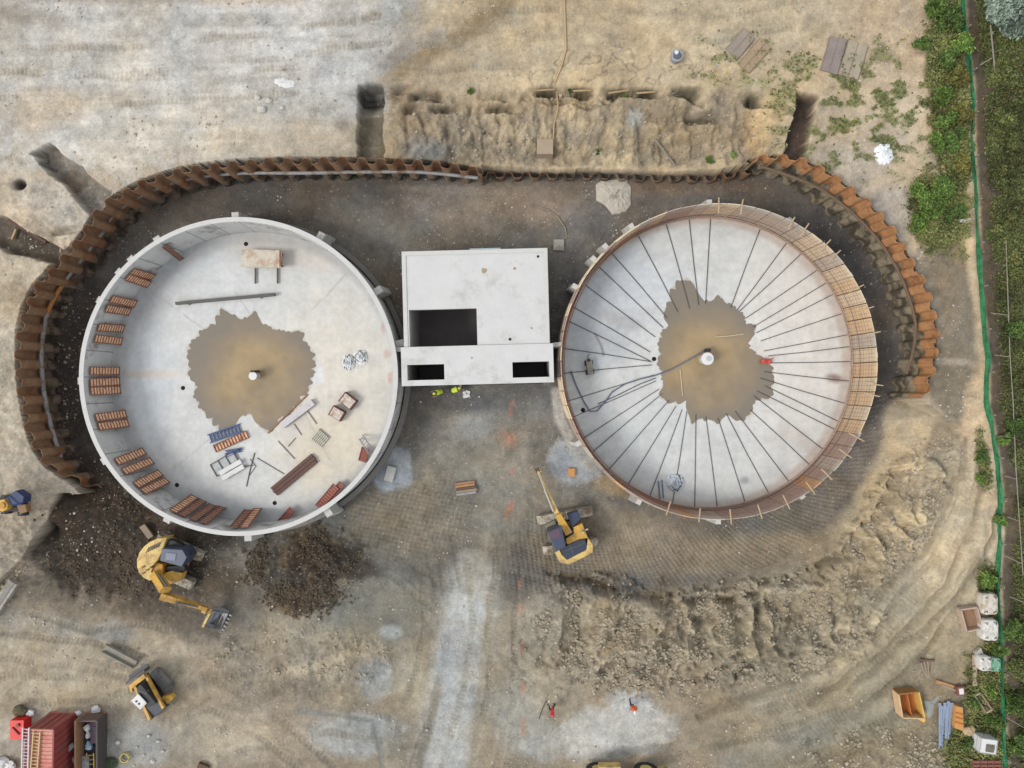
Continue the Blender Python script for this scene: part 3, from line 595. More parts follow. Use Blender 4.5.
def make_tank(name, label, tk, pud, pc, left):
    global px, py, WARP
    c, R = tk; t = thing(name, label, 'tank', (c.x, c.y, 0))
    ri = R - .30 if left else R - .10
    # floor
    nr, na = 110, 420
    rad = np.linspace(0.02, ri - .01, nr); ang = np.linspace(0, 2 * math.pi, na, endpoint=False)
    RR, AA = np.meshgrid(rad, ang, indexing='ij'); X = RR * np.cos(AA); Y = RR * np.sin(AA)
    kf = K * (H - FLOOR) / H; sv = (px, py, WARP)
    px = ((X + c.x) / kf + 512).astype(np.float32); py = (384 - (Y + c.y) / kf).astype(np.float32)
    WARP = [fbm(px / 22, py / 22, 5, 40), fbm(px / 40, py / 40, 5, 41), fbm(px / 9, py / 9, 4, 42, .6)]
    q = np.zeros(px.shape + (3,), np.float32); q[:] = (196, 197, 194)
    def pt(m, rgb, a=1.0):
        nonlocal q
        m = (m * a)[..., None]; q = q * (1 - m) + np.array(rgb, np.float32) * m
    dd = np.hypot(px - pc[0], py - pc[1]); aa = np.arctan2(py - pc[1], px - pc[0]); rp = poly_r(pud, pc[0], pc[1], aa) * .99
    if left:
        pt(E(330, 400, 80, 130, 0, .7), (208, 200, 186), .8); pt(E(330, 450, 50, 40, -30, .6), (210, 198, 172), .6); pt(E(280, 250, 90, 20, 10, .6), (200, 190, 178), .6); pt(E(150, 380, 30, 90, 0, .8), (190, 196, 200), .8)  # sandy patches, plus warm sunlit and bluish shaded sides painted in
        pt(E(150, 374, 40, 5, 0, .7), (198, 184, 168), .7); pt(E(155, 310, 20, 26, 30, .7), (172, 174, 174), .6); pt(E(190, 260, 60, 22, -35, .6), (170, 176, 182), .6); pt(E(215, 290, 60, 40, -20, .8), (206, 208, 208), .6)
        for a in ((383, 328, 2, 5), (387, 354, 3, 4), (390, 378, 2, 6)): pt(E(a[0], a[1], a[2] * 1.4, a[3] * 1.2, 0, .6), (190, 150, 138), .6)
        pt(E(215, 500, 70, 10, 12, .7), (168, 170, 172), .6); pt(E(315, 375, 10, 14, 0, .6), (214, 216, 218), .8); pt(E(314, 440, 30, 30, 20, .8), (196, 186, 170), .5)
        pt(1 - sstep(3, 12, np.abs(np.hypot(px - 261, py - 377) - 141)), (158, 158, 158), .6)  # shade at the foot of the wall painted as a grey ring
        for a, b in (((235, 290), (330, 460)), ((150, 290), (205, 330)), ((210, 440), (170, 470)), ((345, 275), (312, 310))): pt(S([a, b], 1.2, .8, 3), (160, 158, 154), .55)
    else:
        pt(E(800, 330, 80, 150, 0, .8), (208, 202, 194), .8); pt(E(610, 290, 60, 70, 30, .7), (180, 186, 192), .8); pt(E(640, 440, 60, 50, 0, .7), (190, 194, 194), .6); pt(E(600, 345, 40, 30, 0, .7), (170, 174, 178), .8); pt(E(620, 320, 30, 8, 20, .6), (160, 160, 160), .7)  # right side painted warm as if sunlit, left side bluish as in shade
        pt(E(835, 378, 11, 5, 10, .7), (130, 112, 104), .9); pt(E(680, 300, 30, 50, -30, .8), (196, 200, 204), .6); pt(E(745, 480, 6, 5, 0, .6), (130, 130, 135), .6); pt(E(800, 440, 30, 10, 40, .7), (184, 176, 168), .6)
        pt(1 - sstep(2, 8, np.abs(np.hypot(px - 703, py - 363) + 0 - 144)), (170, 150, 136), .5)
        pt(S([(595, 334), (602, 348), (604, 355)], 1.8, .6, 2), (90, 88, 90), .8)
    pt(sstep(1.09, 1.0, dd / rp) if left else sstep(1.06, 1.0, dd / rp), (170, 160, 145), .8)
    pt((sstep(.45, .75, fbm(px / 5, py / 60, 3, 99)) * .5 + sstep(.5, .75, fbm(px / 50, py / 5, 3, 98)) * .5), (182, 180, 176), .35)
    q *= (1 + (fbm(px / 12, py / 12, 5, 50, .6) - .5) * .12 + (fbm(px / 3, py / 3, 3, 51, .6) - .5) * .06)[..., None]
    cc = np.ones(px.shape + (4,), np.float32); cc[..., :3] = lin(np.clip(q * 1.07, 0, 236).astype(float)) * ALB
    px, py, WARP = sv
    ix = np.arange(nr * na).reshape(nr, na); nx_ = np.roll(ix, -1, axis=1)
    fc = np.stack([ix[:-1], ix[1:], nx_[1:], nx_[:-1]], -1).reshape(-1, 4)
    fl = np_mesh('floor', np.stack([X, Y, np.full(X.shape, FLOOR)], -1).reshape(-1, 3), fc, fmat, True, cc.reshape(-1, 4)); fl.parent = t
    # muddy water lying in the middle
    n = 420; mp = []; rs_ = [float(poly_r(pud, pc[0], pc[1], (2 * math.pi * i / n + math.pi) % (2 * math.pi) - math.pi)) for i in range(n)]; rs_ = [sum(rs_[(i + j) % n] * w_ for j, w_ in ((-6, .5), (-4, .8), (-2, 1), (0, 1.2), (2, 1), (4, .8), (6, .5))) / 5.8 for i in range(n)]
    for i in range(n):
        a = 2 * math.pi * i / n; r = rs_[i]
        r *= .97 + .06 * abs(math.sin(a * 15 + 2 * math.sin(a * 3))) + .035 * abs(math.sin(a * 31 + math.sin(a * 7)))
        w = P(pc[0] + r * math.cos(a), pc[1] + r * math.sin(a), FLOOR); mp.append((w.x - c.x, w.y - c.y))
    m = MB(); m.prism(mp, FLOOR - .02, FLOOR + .012); pu = m.build('puddle', mud, None, loc=(c.x, c.y, 0)); tag(pu, kind='structure')
    return t, ri
tl, riL = make_tank('circular_tank', 'finished round concrete tank with brown muddy puddle, leaning panels along its inner wall', TANK_L, PUD_L, (251, 369), True)
m = MB(); ring(m, riL, TANK_L[1], -4.7, RIM - .03); m.build('wall', jwall, tl)
m = MB(); ring(m, riL + .012, TANK_L[1] + .03, RIM - .03, RIM + .02); m.build('rim', rimmat, tl)
def buttress(parent, tk, pxx, pyy, w=.5, d=.55, zt=-1.3):
    c, R = tk; p = P(pxx, pyy, -1.5); a = math.atan2(p.y - c.y, p.x - c.x); m = MB(); r0 = R + .01
    vs = []
    for y in (-w / 2, w / 2): vs += [(r0, y, -4.3), (r0 + d * 1.5, y, -4.3), (r0 + d, y, zt), (r0, y, zt)]
    m.add(vs, [(0, 1, 2, 3), (7, 6, 5, 4), (0, 4, 5, 1), (1, 5, 6, 2), (2, 6, 7, 3), (3, 7, 4, 0)])
    o = m.build('buttress', blockmat, parent); o.rotation_euler = (0, 0, a)
for q in ((236, 213), (156, 236), (129, 256), (114, 267), (96, 298), (77, 381), (103, 462), (168, 520), (249, 540), (328, 511), (321, 237), (378, 291), (398, 344)): buttress(tl, TANK_L, *q)
for q in ((246, 244), (177, 485), (183, 388), (274.7, 503)):
    p = P(q[0], q[1], FLOOR); m = MB(); m.cyl((p.x - TANK_L[0].x, p.y - TANK_L[0].y, FLOOR + .012), .16, .02, 12); m.build('drain_hole', hole, tl)
# concrete kerb round the left tank, outside, seen on the east
m = MB(); ring(m, TANK_L[1] + .12, TANK_L[1] + .5, -4.3, -3.55); m.build('footing_ring', M('wet concrete', (128, 124, 118), .8, .2, 2, .1), tl)

tr, riR = make_tank('circular_tank', 'unfinished round tank ringed by orange rebar and plywood formwork, dark bars radiating over its floor', TANK_R, PUD_R, (713, 354), False)
plys = [M('tan plywood', (222, 194, 156), .8, .18, 2, .1), M('orange plywood', (212, 166, 124), .8, .18, 2, .1), M('grey plywood', (196, 186, 170), .8, .15, 2, .1), M('shaded brown plywood', (182, 162, 148), .8, .2, 2, .1), M('pale plywood', (222, 204, 174), .8, .15, 2, .1)]
np_ = 66
R = TANK_R[1]
for i in range(np_):
    a0 = 2 * math.pi * i / np_; a1 = 2 * math.pi * (i + 1) / np_ - .006; m = MB(); vs = []
    zt = RIM + random.choice((0, 0, -.03, .04, .06)); ex = random.uniform(-.015, .015)
    for j in range(4):
        a = a0 + (a1 - a0) * j / 3
        for r, zz in ((R - .06 + ex, -4.2), (R + ex, -4.2), (R + ex, zt), (R - .06 + ex, zt)): vs.append((r * math.cos(a), r * math.sin(a), zz))
    fs = [(3, 2, 1, 0), (12, 13, 14, 15)]
    for j in range(3):
        for k in range(4): fs.append((4 * j + k, 4 * j + (k + 1) % 4, 4 * j + 4 + (k + 1) % 4, 4 * j + 4 + k))
    m.add(vs, fs)
    for zz in (-3.4, -2.4, -1.4):                       # walings on the outside
        a = (a0 + a1) / 2; m.beam(((R + .07) * math.cos(a0), (R + .07) * math.sin(a0), zz), ((R + .07) * math.cos(a1), (R + .07) * math.sin(a1), zz), .08, .16)
    deg = math.degrees((a0 + a1) / 2) % 360
    if 200 < deg < 335: ch = (3, 3, 3, 2, 1)  # south arc gets darker plywood as painted shade, east arc the sunlit tones
    elif 80 < deg < 200: ch = (4, 2, 3, 4)
    else: ch = (0, 4, 1, 4, 2, 0, 4)
    m.build('formwork_panel', plys[random.choice(ch)], tr)
m = MB()
for i in range(240):
    a = 2 * math.pi * i / 240; r = R - .24; m.tube([(r * math.cos(a), r * math.sin(a), FLOOR - .1), (r * math.cos(a), r * math.sin(a), RIM + random.uniform(.0, .2))], .011, 4)
for k in range(8):
    zz = FLOOR + .3 + k * .4; r = R - .24; m.tube([(r * math.cos(t), r * math.sin(t), zz) for t in [2 * math.pi * j / 150 for j in range(150)]], .012, 4, True)
m.build('rebar_mesh', rust, tr)
m = MB(); ring(m, R - .34, R - .30, FLOOR + .01, FLOOR + .16, 160); m.build('kicker_ring', M('stained kicker', (196, 168, 146), .9, .3, 3, .1), tr)
m = MB(); r = R - .40                                    # thin dark top rail held over the cage
m.tube([(r * math.cos(t), r * math.sin(t), -2.3) for t in [2 * math.pi * j / 200 for j in range(200)]], .02, 5, True); m.build('guide_rail', darksteel, tr)
tim = M('raw timber', (206, 184, 150), .85, .18, 3, .1, rgb2=(176, 150, 116))
ax = [_c for _c in ((806, 213), (790, 216), (824, 236), (846, 253), (866, 279), (878, 301), (884, 325), (884, 382), (884, 406), (866, 438), (856, 458), (841, 478), (816, 496), (795, 510), (770, 520), (737, 522), (706, 515), (672, 505), (743, 203), (722, 202))]
for q in ax:
    p = P(q[0], q[1], RIM); a = math.atan2(p.y - TANK_R[0].y, p.x - TANK_R[0].x) + random.uniform(-.05, .05); d = random.uniform(.22, .42)
    m = MB(); m.beam((R - .75, 0, RIM - .12 + .2), (R + d, 0, RIM + .2), .07, .10); o = m.build('timber_strut', tim, tr); o.rotation_euler = (0, 0, a)
for q in ((709, 199), (631, 226), (603, 244), (590, 256), (572, 285), (558, 345), (855, 272), (793, 214), (882, 355), (862, 436), (803, 498), (718, 521), (638, 503), (584, 440)): buttress(tr, TANK_R, *q, w=.36, d=.45, zt=-1.4)
LN = [((616.6, 259), (666.7, 317.7)), ((604.7, 272), (663, 327.7)), ((586.5, 285.8), (655, 337)), ((577, 308.5), (650, 352)), ((572, 322), (650, 361)), ((637.5, 234.7), (677.7, 312)), ((666.7, 226.5), (689.5, 308.5)), ((688.6, 216.4), (698.6, 305)), ((710.5, 213.7), (705.4, 304)),
      ((567, 348.7), (651.6, 361.8)), ((569.5, 373), (651.6, 365)), ((572, 400), (654, 374.8)), ((598, 406.8), (656, 380.8)), ((587.8, 435.5), (659, 389)), ((597, 448.5), (662, 393.8)), ((613, 465), (669, 400)), ((631, 479.7), (675.8, 406)), ((651.6, 491.5), (682, 409.4)), ((673, 500.6), (686.7, 410.7)),
      ((694.8, 504), (695.8, 413.9)), ((716.7, 502), (705.7, 416.5)), ((743.7, 498), (717.7, 417.7)), ((767.7, 491.7), (726, 413.5)), ((787.5, 480), (735, 411)), ((809, 464.6), (750, 410)), ((825, 451), (754, 396)), ((837.5, 431), (757, 391)), ((843.7, 424), (765, 386)), ((850, 405), (760, 378)), ((852, 381.6), (764, 371.7)),
      ((855, 361.6), (770, 363)), ((855, 346), (768, 356)), ((853, 333.7), (764, 351)), ((850, 310.7), (760.6, 341)), ((839, 291), (756, 333)), ((829, 281), (753, 327)), ((822, 266), (745, 318.6)), ((806, 248), (739.6, 311)), ((793, 233), (737, 310)), ((762, 224), (730.7, 307.6))]
for a, b in LN:
    pa = P(a[0], a[1], FLOOR); pb = P(b[0], b[1], FLOOR); d = pa - TANK_R[0]; d.z = 0
    d = d.normalized() * (riR - .22)
    e = pb - TANK_R[0]; e.z = 0; mid = d.lerp(e, .5) + Vector((random.uniform(-.04, .04), random.uniform(-.04, .04), 0))
    m = MB(); m.tube([(d.x, d.y, FLOOR + .05), (mid.x, mid.y, FLOOR + .05), (e.x, e.y, FLOOR + .05)], .028, 5); m.build('radial_bar', darksteel, tr)
for q in ((654, 359), (583, 410)):
    p = P(q[0], q[1], FLOOR); m = MB(); m.cyl((p.x - TANK_R[0].x, p.y - TANK_R[0].y, FLOOR + .012), .17, .02, 12); m.build('drain_hole', hole, tr)

# ------------------------------------------------------------------ valve chamber
roofm = M('roof concrete', (208, 208, 205), .8, .07, .9, .08, dirt=(188, 186, 180), dirt_amt=.2)
def murk(m):
    nt = m.node_tree; N = nt.nodes; L = nt.links; b = N['Principled BSDF']; src = b.inputs['Base Color'].links[0].from_socket
    tc = N.new('ShaderNodeTexCoord'); ln = N.new('ShaderNodeVectorMath'); ln.operation = 'LENGTH'; mp_ = N.new('ShaderNodeMapping'); mp_.inputs['Location'].default_value = (0, 0, 4); L.new(tc.outputs['Object'], mp_.inputs['Vector']); L.new(mp_.outputs[0], ln.inputs[0])
    n = N.new('ShaderNodeTexNoise'); n.inputs['Scale'].default_value = .5; n.inputs['Detail'].default_value = 5; L.new(tc.outputs['Object'], n.inputs['Vector'])
    a = N.new('ShaderNodeMath'); a.operation = 'MULTIPLY_ADD'; L.new(n.outputs['Fac'], a.inputs[0]); a.inputs[1].default_value = 3.0; L.new(ln.outputs['Value'], a.inputs[2])
    mr = N.new('ShaderNodeMapRange'); mr.inputs['From Min'].default_value = 3.6; mr.inputs['From Max'].default_value = 6.0; L.new(a.outputs[0], mr.inputs['Value'])
    mx = N.new('ShaderNodeMix'); mx.data_type = 'RGBA'; L.new(mr.outputs[0], mx.inputs[0]); L.new(src, mx.inputs[6]); mx.inputs[7].default_value = C(132, 122, 108); L.new(mx.outputs[2], b.inputs['Base Color'])
murk(mud)
ch = thing('valve_chamber', 'flat roofed pale concrete chamber with three dark openings standing between the two tanks', 'chamber', (0, 0, 0))
def slab(mb, us, vs_, holes, z0, z1):
    us = sorted(set(us)); vs_ = sorted(set(vs_))
    def solid(i, j):
        if i < 0 or j < 0 or i >= len(us) - 1 or j >= len(vs_) - 1: return False
        u = (us[i] + us[i + 1]) / 2; v = (vs_[j] + vs_[j + 1]) / 2
        return not any(a < u < b and c < v < d for a, b, c, d in holes)
    for i in range(len(us) - 1):
        for j in range(len(vs_) - 1):
            if not solid(i, j): continue
            a, b, c, d = us[i], us[i + 1], vs_[j], vs_[j + 1]
            q = [(a, c), (b, c), (b, d), (a, d)]
            top = [CH(u, v, z1) for u, v in q]; bot = [CH(u, v, z0) for u, v in q]
            mb.add(top, [(3, 2, 1, 0)]); mb.add(bot, [(0, 1, 2, 3)])
            for (k, l, di, dj) in ((0, 1, 0, -1), (1, 2, 1, 0), (2, 3, 0, 1), (3, 0, -1, 0)):
                if not solid(i + di, j + dj): mb.add([top[k], top[l], bot[l], bot[k]], [(0, 1, 2, 3)])
h1 = (5.8, 73.5, 58.5, 95.4); h2 = (2.8, 39.8, 113.5, 129); h3 = (107.9, 144.7, 113.5, 129)
m = MB(); slab(m, [0, 5.8, 73.5, 146], [0, 58.5, 95.4], [h1], -.9, -.5); m.build('roof_slab', roofm, ch)
m = MB(); slab(m, [-3, 2.8, 39.8, 107.9, 144.7, 149], [95.7, 113.5, 129, 134.6], [h2, h3], -.85, -.40); m.build('roof_slab', roofm, ch)
m = MB(); e = 4.2                                         # raised edge strip round the upper slab
slab(m, [0.3, e, 146 - e, 145.7], [0.3, e, 95.2], [(e, 146 - e, e, 95.2)], -.5, -.44); m.build('parapet', rimmat, ch)
def chwall(name, u0, v0, u1, v1, th, z0, z1, mat=concrete):
    a = CH(u0, v0); b = CH(u1, v1); mm = MB(); zc = (z0 + z1) / 2
    mm.beam((a.x, a.y, zc), (b.x, b.y, zc), th, z1 - z0); return mm.build(name, mat, ch)
inn = M('shaded inner concrete', (150, 142, 136), .8, .25, 1, .1); 
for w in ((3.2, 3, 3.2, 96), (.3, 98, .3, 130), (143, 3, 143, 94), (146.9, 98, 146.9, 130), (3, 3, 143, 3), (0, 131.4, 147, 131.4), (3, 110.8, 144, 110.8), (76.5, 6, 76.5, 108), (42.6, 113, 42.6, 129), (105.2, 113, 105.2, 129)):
    chwall('wall', *w, .34, -9.0, -.905, concrete if w[0] < 3.3 and w[0] == w[2] else inn)  # left walls take the paler lit tone, the others a painted-in shade
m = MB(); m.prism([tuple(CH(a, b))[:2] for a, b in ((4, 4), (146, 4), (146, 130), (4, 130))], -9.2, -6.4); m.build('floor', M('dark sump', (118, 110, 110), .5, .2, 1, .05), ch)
for q, r in (((538, 256.5), .09), ((510, 339.3), .10)):
    p = P(q[0], q[1], -.5); m = MB(); m.cyl((p.x, p.y, -.49), r, .025, 12); m.build('drain_hole', hole, ch)
for q, r in (((484, 270.5), .2), ((514.5, 268.5), .12), ((472, 358), .08), ((531.5, 328), .08)):
    p = P(q[0], q[1], -.5); pts = []
    for i in range(14): a = 2 * math.pi * i / 14; rr_ = r * random.uniform(.7, 1.2); pts.append((p.x + rr_ * math.cos(a), p.y + rr_ * math.sin(a)))
    m = MB(); zt = -.5 if q[1] < 345 else -.4; m.prism(pts, zt, zt + .006); m.build('rust_stain', M('stain', (168, 152, 128), .9, .2, 4, 0), ch)
m = MB(); m.beam(CH(68, -.7, -.62), CH(99, -.7, -.62), .10, .1); m.build('ledger_board', M('pale blue board', (170, 186, 190), .8, .1, 2, .05), ch)
m = MB(); a = CH(149, 97, -1.0); b = P(562, 344, -1.0); m.beam(a, b, .3, .12); a = CH(-1, 98, -1.0); b = P(392, 349, -1.0); m.beam(a, b, .3, .12); m.build('pipe_bridge', concrete, ch)

# ------------------------------------------------------------------ sheet pile walls
def pile_mat(name, top, low, zsplit, amt=.3):
    m = M(name, top, .85, .32, 1.3, .15, dirt=(134, 88, 58), dirt_amt=amt, rgb2=tuple(min(255, int(c * .78)) for c in top)); nt = m.node_tree; N = nt.nodes; L = nt.links
    b = N['Principled BSDF']; src = b.inputs['Base Color'].links[0].from_socket
    g = N.new('ShaderNodeNewGeometry'); sx = N.new('ShaderNodeSeparateXYZ'); L.new(g.outputs['Position'], sx.inputs[0])
    n = N.new('ShaderNodeTexNoise'); n.inputs['Scale'].default_value = 1.1; L.new(g.outputs['Position'], n.inputs['Vector'])
    a = N.new('ShaderNodeMath'); a.operation = 'MULTIPLY_ADD'; L.new(n.outputs['Fac'], a.inputs[0]); a.inputs[1].default_value = .9; L.new(sx.outputs['Z'], a.inputs[2])
    mr = N.new('ShaderNodeMapRange'); mr.inputs['From Min'].default_value = zsplit + .4; mr.inputs['From Max'].default_value = zsplit + .52; L.new(a.outputs[0], mr.inputs['Value'])
    mx = N.new('ShaderNodeMix'); mx.data_type = 'RGBA'; L.new(mr.outputs[0], mx.inputs[0]); mx.inputs[6].default_value = C(*low); L.new(src, mx.inputs[7])
    m5 = N.new('ShaderNodeMix'); m5.data_type = 'RGBA'; n5 = N.new('ShaderNodeTexNoise'); n5.inputs['Scale'].default_value = 1.0; n5.inputs['Detail'].default_value = 5; L.new(g.outputs['Position'], n5.inputs['Vector'])
    r5 = N.new('ShaderNodeMapRange'); r5.inputs['From Min'].default_value = .42; r5.inputs['From Max'].default_value = .56; L.new(n5.outputs['Fac'], r5.inputs['Value']); L.new(r5.outputs[0], m5.inputs[0])
    m5.inputs[6].default_value = C(*[c * .62 for c in low]); m5.inputs[7].default_value = C(*[min(255, c * 1.12) for c in low]); L.new(m5.outputs[2], mx.inputs[6]); L.new(mx.outputs[2], b.inputs['Base Color'])
    return m
pm_left = pile_mat('dull rusty piles', (166, 130, 98), (124, 108, 92), -2.5, .3)
pm_right = pile_mat('orange rusty piles', (206, 150, 100), (146, 134, 112), -1.15, .2)
pm_low = pile_mat('cut down piles', (160, 122, 90), (120, 104, 88), -3.3, .3)
def pile_wall(name, label, ctrl, mat, depth=.42, per=1.28, zbot=-4.6, flip=1):
    path = resample(wpath(ctrl), per); t = thing(name, label, 'sheet pile wall', (path[0].x, path[0].y, 0)); o0 = Vector((path[0].x, path[0].y, 0))
    prof = [(0, -.5), (.13, -.5), (.22, -.32), (.30, .3), (.38, .5), (.62, .5), (.70, .3), (.78, -.32), (.87, -.5), (1, -.5)]
    def pt(s, off, i):
        a = path[i]; b = path[i + 1]; t0 = (path[min(i + 1, len(path) - 1)] - path[max(i - 1, 0)]).xy.normalized(); t1 = (path[min(i + 2, len(path) - 1)] - path[i]).xy.normalized()
        tt = (t0.lerp(t1, s)).normalized(); c = a.lerp(b, s); return Vector((c.x - tt.y * off, c.y + tt.x * off, c.z)) - o0
    for i in range(len(path) - 1):
        m = MB(); vs = []; jit = random.uniform(-.18, .16)
        for s, o in prof:
            for th in (0, .035):
                p = pt(s, o * depth + th, i); vs += [Vector((p.x, p.y, zbot)), Vector((p.x, p.y, p.z + jit))]
        fs = []
        for k in range(len(prof) - 1):
            a = 4 * k; b = a + 4
            fs += [(a, b, b + 1, a + 1), (a + 2, a + 3, b + 3, b + 2), (a + 1, b + 1, b + 3, a + 3)]
        fs += [(0, 1, 3, 2), (4 * len(prof) - 4, 4 * len(prof) - 2, 4 * len(prof) - 1, 4 * len(prof) - 3)]
        m.add(vs, fs); m.build('sheet_pile', mat, t)
    return t, o0
def waler(t, o0, ctrl, mat, r, name='waler'):
    pts = resample([P(*q) for q in ctrl], 1.2); m = MB(); m.tube([p - o0 for p in pts], r, 8); m.build(name, mat, t)
wl, o0 = pile_wall('sheet_pile_wall', 'long dull brown sheet pile wall curving round the left tank to the top of the pit', W_LEFT, pm_left)
greyp = M('grey pipe', (150, 150, 150), .6, .15, 2, .05, dirt=(110, 90, 70), dirt_amt=.3)
waler(wl, o0, [(61, 458, -2.2), (52, 430, -2.1), (45, 400, -2), (41, 360, -2), (43, 335, -2), (47, 313, -2)], greyp, .16)
waler(wl, o0, [(47, 313, -2), (54, 298, -2), (64, 282, -2)], M('orange waler', (176, 116, 62), .7, .2, 3, .05), .16)
waler(wl, o0, [(64, 282, -2), (84, 256, -1.9), (103, 232, -1.9), (112, 216, -1.9), (128, 203, -1.9), (150, 191, -1.9), (175, 182, -1.9), (205, 176, -1.8), (245, 173, -1.7), (300, 173, -1.6), (360, 172, -1.6), (420, 172, -1.7), (478, 178, -1.8)], greyp, .13)
w2_, o2 = pile_wall('sheet_pile_wall', 'low strip of cut down rusty sheet piles at the foot of the eroded north bank', W_LOW, pm_low)
wr, o1 = pile_wall('sheet_pile_wall', 'bright orange rusty sheet pile wall curving round the right tank', W_RIGHT, pm_right, depth=.36, per=1.32)
waler(wr, o1, [(760, 166, -.9), (787, 175, -.9), (819, 188, -.9), (848, 209, -.9), (869, 229, -.9), (885, 249, -.9), (898, 270, -.9), (908, 294, -.9), (914, 314, -.9), (916, 332, -.9), (912, 356, -.9), (906, 374, -.9)], M('rusty waler', (112, 92, 74), .8, .2, 2, .1), .11)

# ------------------------------------------------------------------ green fence
FT = [(965.5, -60), (965.5, 0), (968, 37), (974, 82), (974, 140), (977.5, 192), (980.5, 254), (984, 292), (988, 342), (991, 362), (989, 384), (989, 406), (994, 426), (1002, 484), (1002, 539), (1000, 576), (1002, 626), (1004, 676), (1005.5, 726), (1007, 768), (1010, 840)]
fp = resample([P(a, b, .5) for a, b in FT], .5); o = Vector((fp[0].x, fp[0].y, 0))
fence = thing('site_fence', 'green netting fence running down the right side beside the bushes', 'fence', o)
vs = []; fs = []
rows = 6
for i, p in enumerate(fp):
    for k in range(rows):
        t_ = k / (rows - 1); off = .03 * math.sin(i * .9 + k * 1.3) + .10 * (vnoise(np.array([i * .7]), np.array([k * .8]), 3)[0] - .5)
        vs.append((p.x - o.x + off - .05, p.y - o.y, -.15 + .68 * t_ + .06 * math.sin(i * .6)))
n = len(vs); vs += [(v[0] + .03, v[1], v[2]) for v in vs]
for i in range(len(fp) - 1):
    for k in range(rows - 1):
        a = i * rows + k; b = a + rows; fs += [(a, a + 1, b + 1, b), (a + n, b + n, b + 1 + n, a + 1 + n)]
    a = i * rows + rows - 1; fs.append((a, a + n, a + rows + n, a + rows))
MB().add(vs, fs).build('netting', M('green netting', (58, 138, 92), .7, .3, 3, .2, dirt=(36, 104, 66), dirt_amt=.4), fence)
pmat = M('weathered pole', (150, 142, 128), .8, .2, 3, .1)
for i in range(0, len(fp), 6):
    p = fp[i] - o; MB().beam((p.x + .12, p.y, -.3), (p.x + .12, p.y, .75), .08, .08).build('post', pmat, fence)
RL = [(1006, 240), (1008, 300), (1010, 355), (1013, 400), (1016, 470), (1020, 530), (1023, 575)]
MB().tube([P(a, b, .55) - o for a, b in RL], .03, 5).build('rail', pmat, fence)
for a, b in (((991, 313), (1008, 315)), ((995, 355), (1010, 357)), ((1000, 436), (1014, 438)), ((1005, 476), (1016, 479)), ((1007, 517), (1019, 521)), ((1005, 556), (1021, 563)), ((1010, 597), (1026, 603)), ((1009, 672), (1026, 683)), ((1011, 720), (1026, 729))):
    p = P(*a, .6) - o; q = P(*b, .3) - o; MB().tube([p, q], .03, 5).build('brace', pmat, fence)
# ------------------------------------------------------------------ materials of the loose things
frameb = M('brown panel frame', (140, 92, 76), .8, .2, 3, .1)
yellow = M('machine yellow', (214, 168, 74), .55, .14, 2.5, .05, dirt=(168, 130, 70), dirt_amt=.35)
yellowl = M('faded yellow', (222, 192, 116), .6, .14, 3, .05, dirt=(178, 146, 92), dirt_amt=.35)
glass = M('dark cab glass', (52, 62, 78), .25, .15, 1, 0, spec=.6)
blk = M('black plastic', (46, 46, 48), .6, .2, 3, .05)
trk = M('muddy track', (196, 188, 172), .95, .22, 3, .3, dirt=(128, 112, 92), dirt_amt=.4)
rub = M('rubber track', (104, 104, 104), .85, .2, 3, .15, dirt=(140, 128, 110), dirt_amt=.3)
steel = M('worn steel', (158, 162, 168), .5, .2, 3, .05, dirt=(130, 118, 104), dirt_amt=.3)
white = M('white plastic', (222, 222, 220), .6, .08, 2, .05, dirt=(186, 180, 168), dirt_amt=.2)
planks = M('grey timber', (164, 150, 130), .85, .2, 3, .15, rgb2=(140, 124, 104))
darkt = M('dark stained timber', (92, 68, 62), .85, .2, 3, .15, rgb2=(116, 88, 78))
ora = M('orange plywood sheet', (206, 150, 90), .8, .15, 2, .05)
bluep = M('blue painted steel', (64, 88, 136), .6, .15, 3, .05)
slabm = M('grey slab', (172, 168, 158), .9, .15, 2, .15, dirt=(140, 128, 110), dirt_amt=.3)

# ------------------------------------------------------------------ formwork panels leaning on the tank wall
PANW = .60
def lean_proto(col_name, rgb, frame):
    t = thing('formwork_shutter', 'x', 'formwork'); L_ = 1.0
    # local: x across, y up the panel (unit length scaled later), z out of the panel
    m = MB(); m.box((0, 1.5, 0), (PANW - .06, 2.9, .03)); m.build('plywood_sheet', M(col_name, rgb, .8, .18, 3, .05, dirt=(150, 104, 78), dirt_amt=.25), t)
    m = MB()
    for s in (-1, 1): m.box((s * (PANW / 2 - .02), 1.5, .04), (.05, 3.0, .07))
    for k in range(11): m.box((0, .05 + k * .29, .03), (PANW, .06, .04))
    m.build('frame', frame, t); return t
pr1 = lean_proto('tan panel face', (248, 200, 160), frameb)
pr2 = lean_proto('reddish panel face', (178, 112, 98), M('dull red frame', (136, 84, 78), .8, .2, 3, .1))
pr3 = lean_proto('brown panel face', (172, 128, 104), M('brown frame', (120, 88, 76), .8, .2, 3, .1))
used = set()
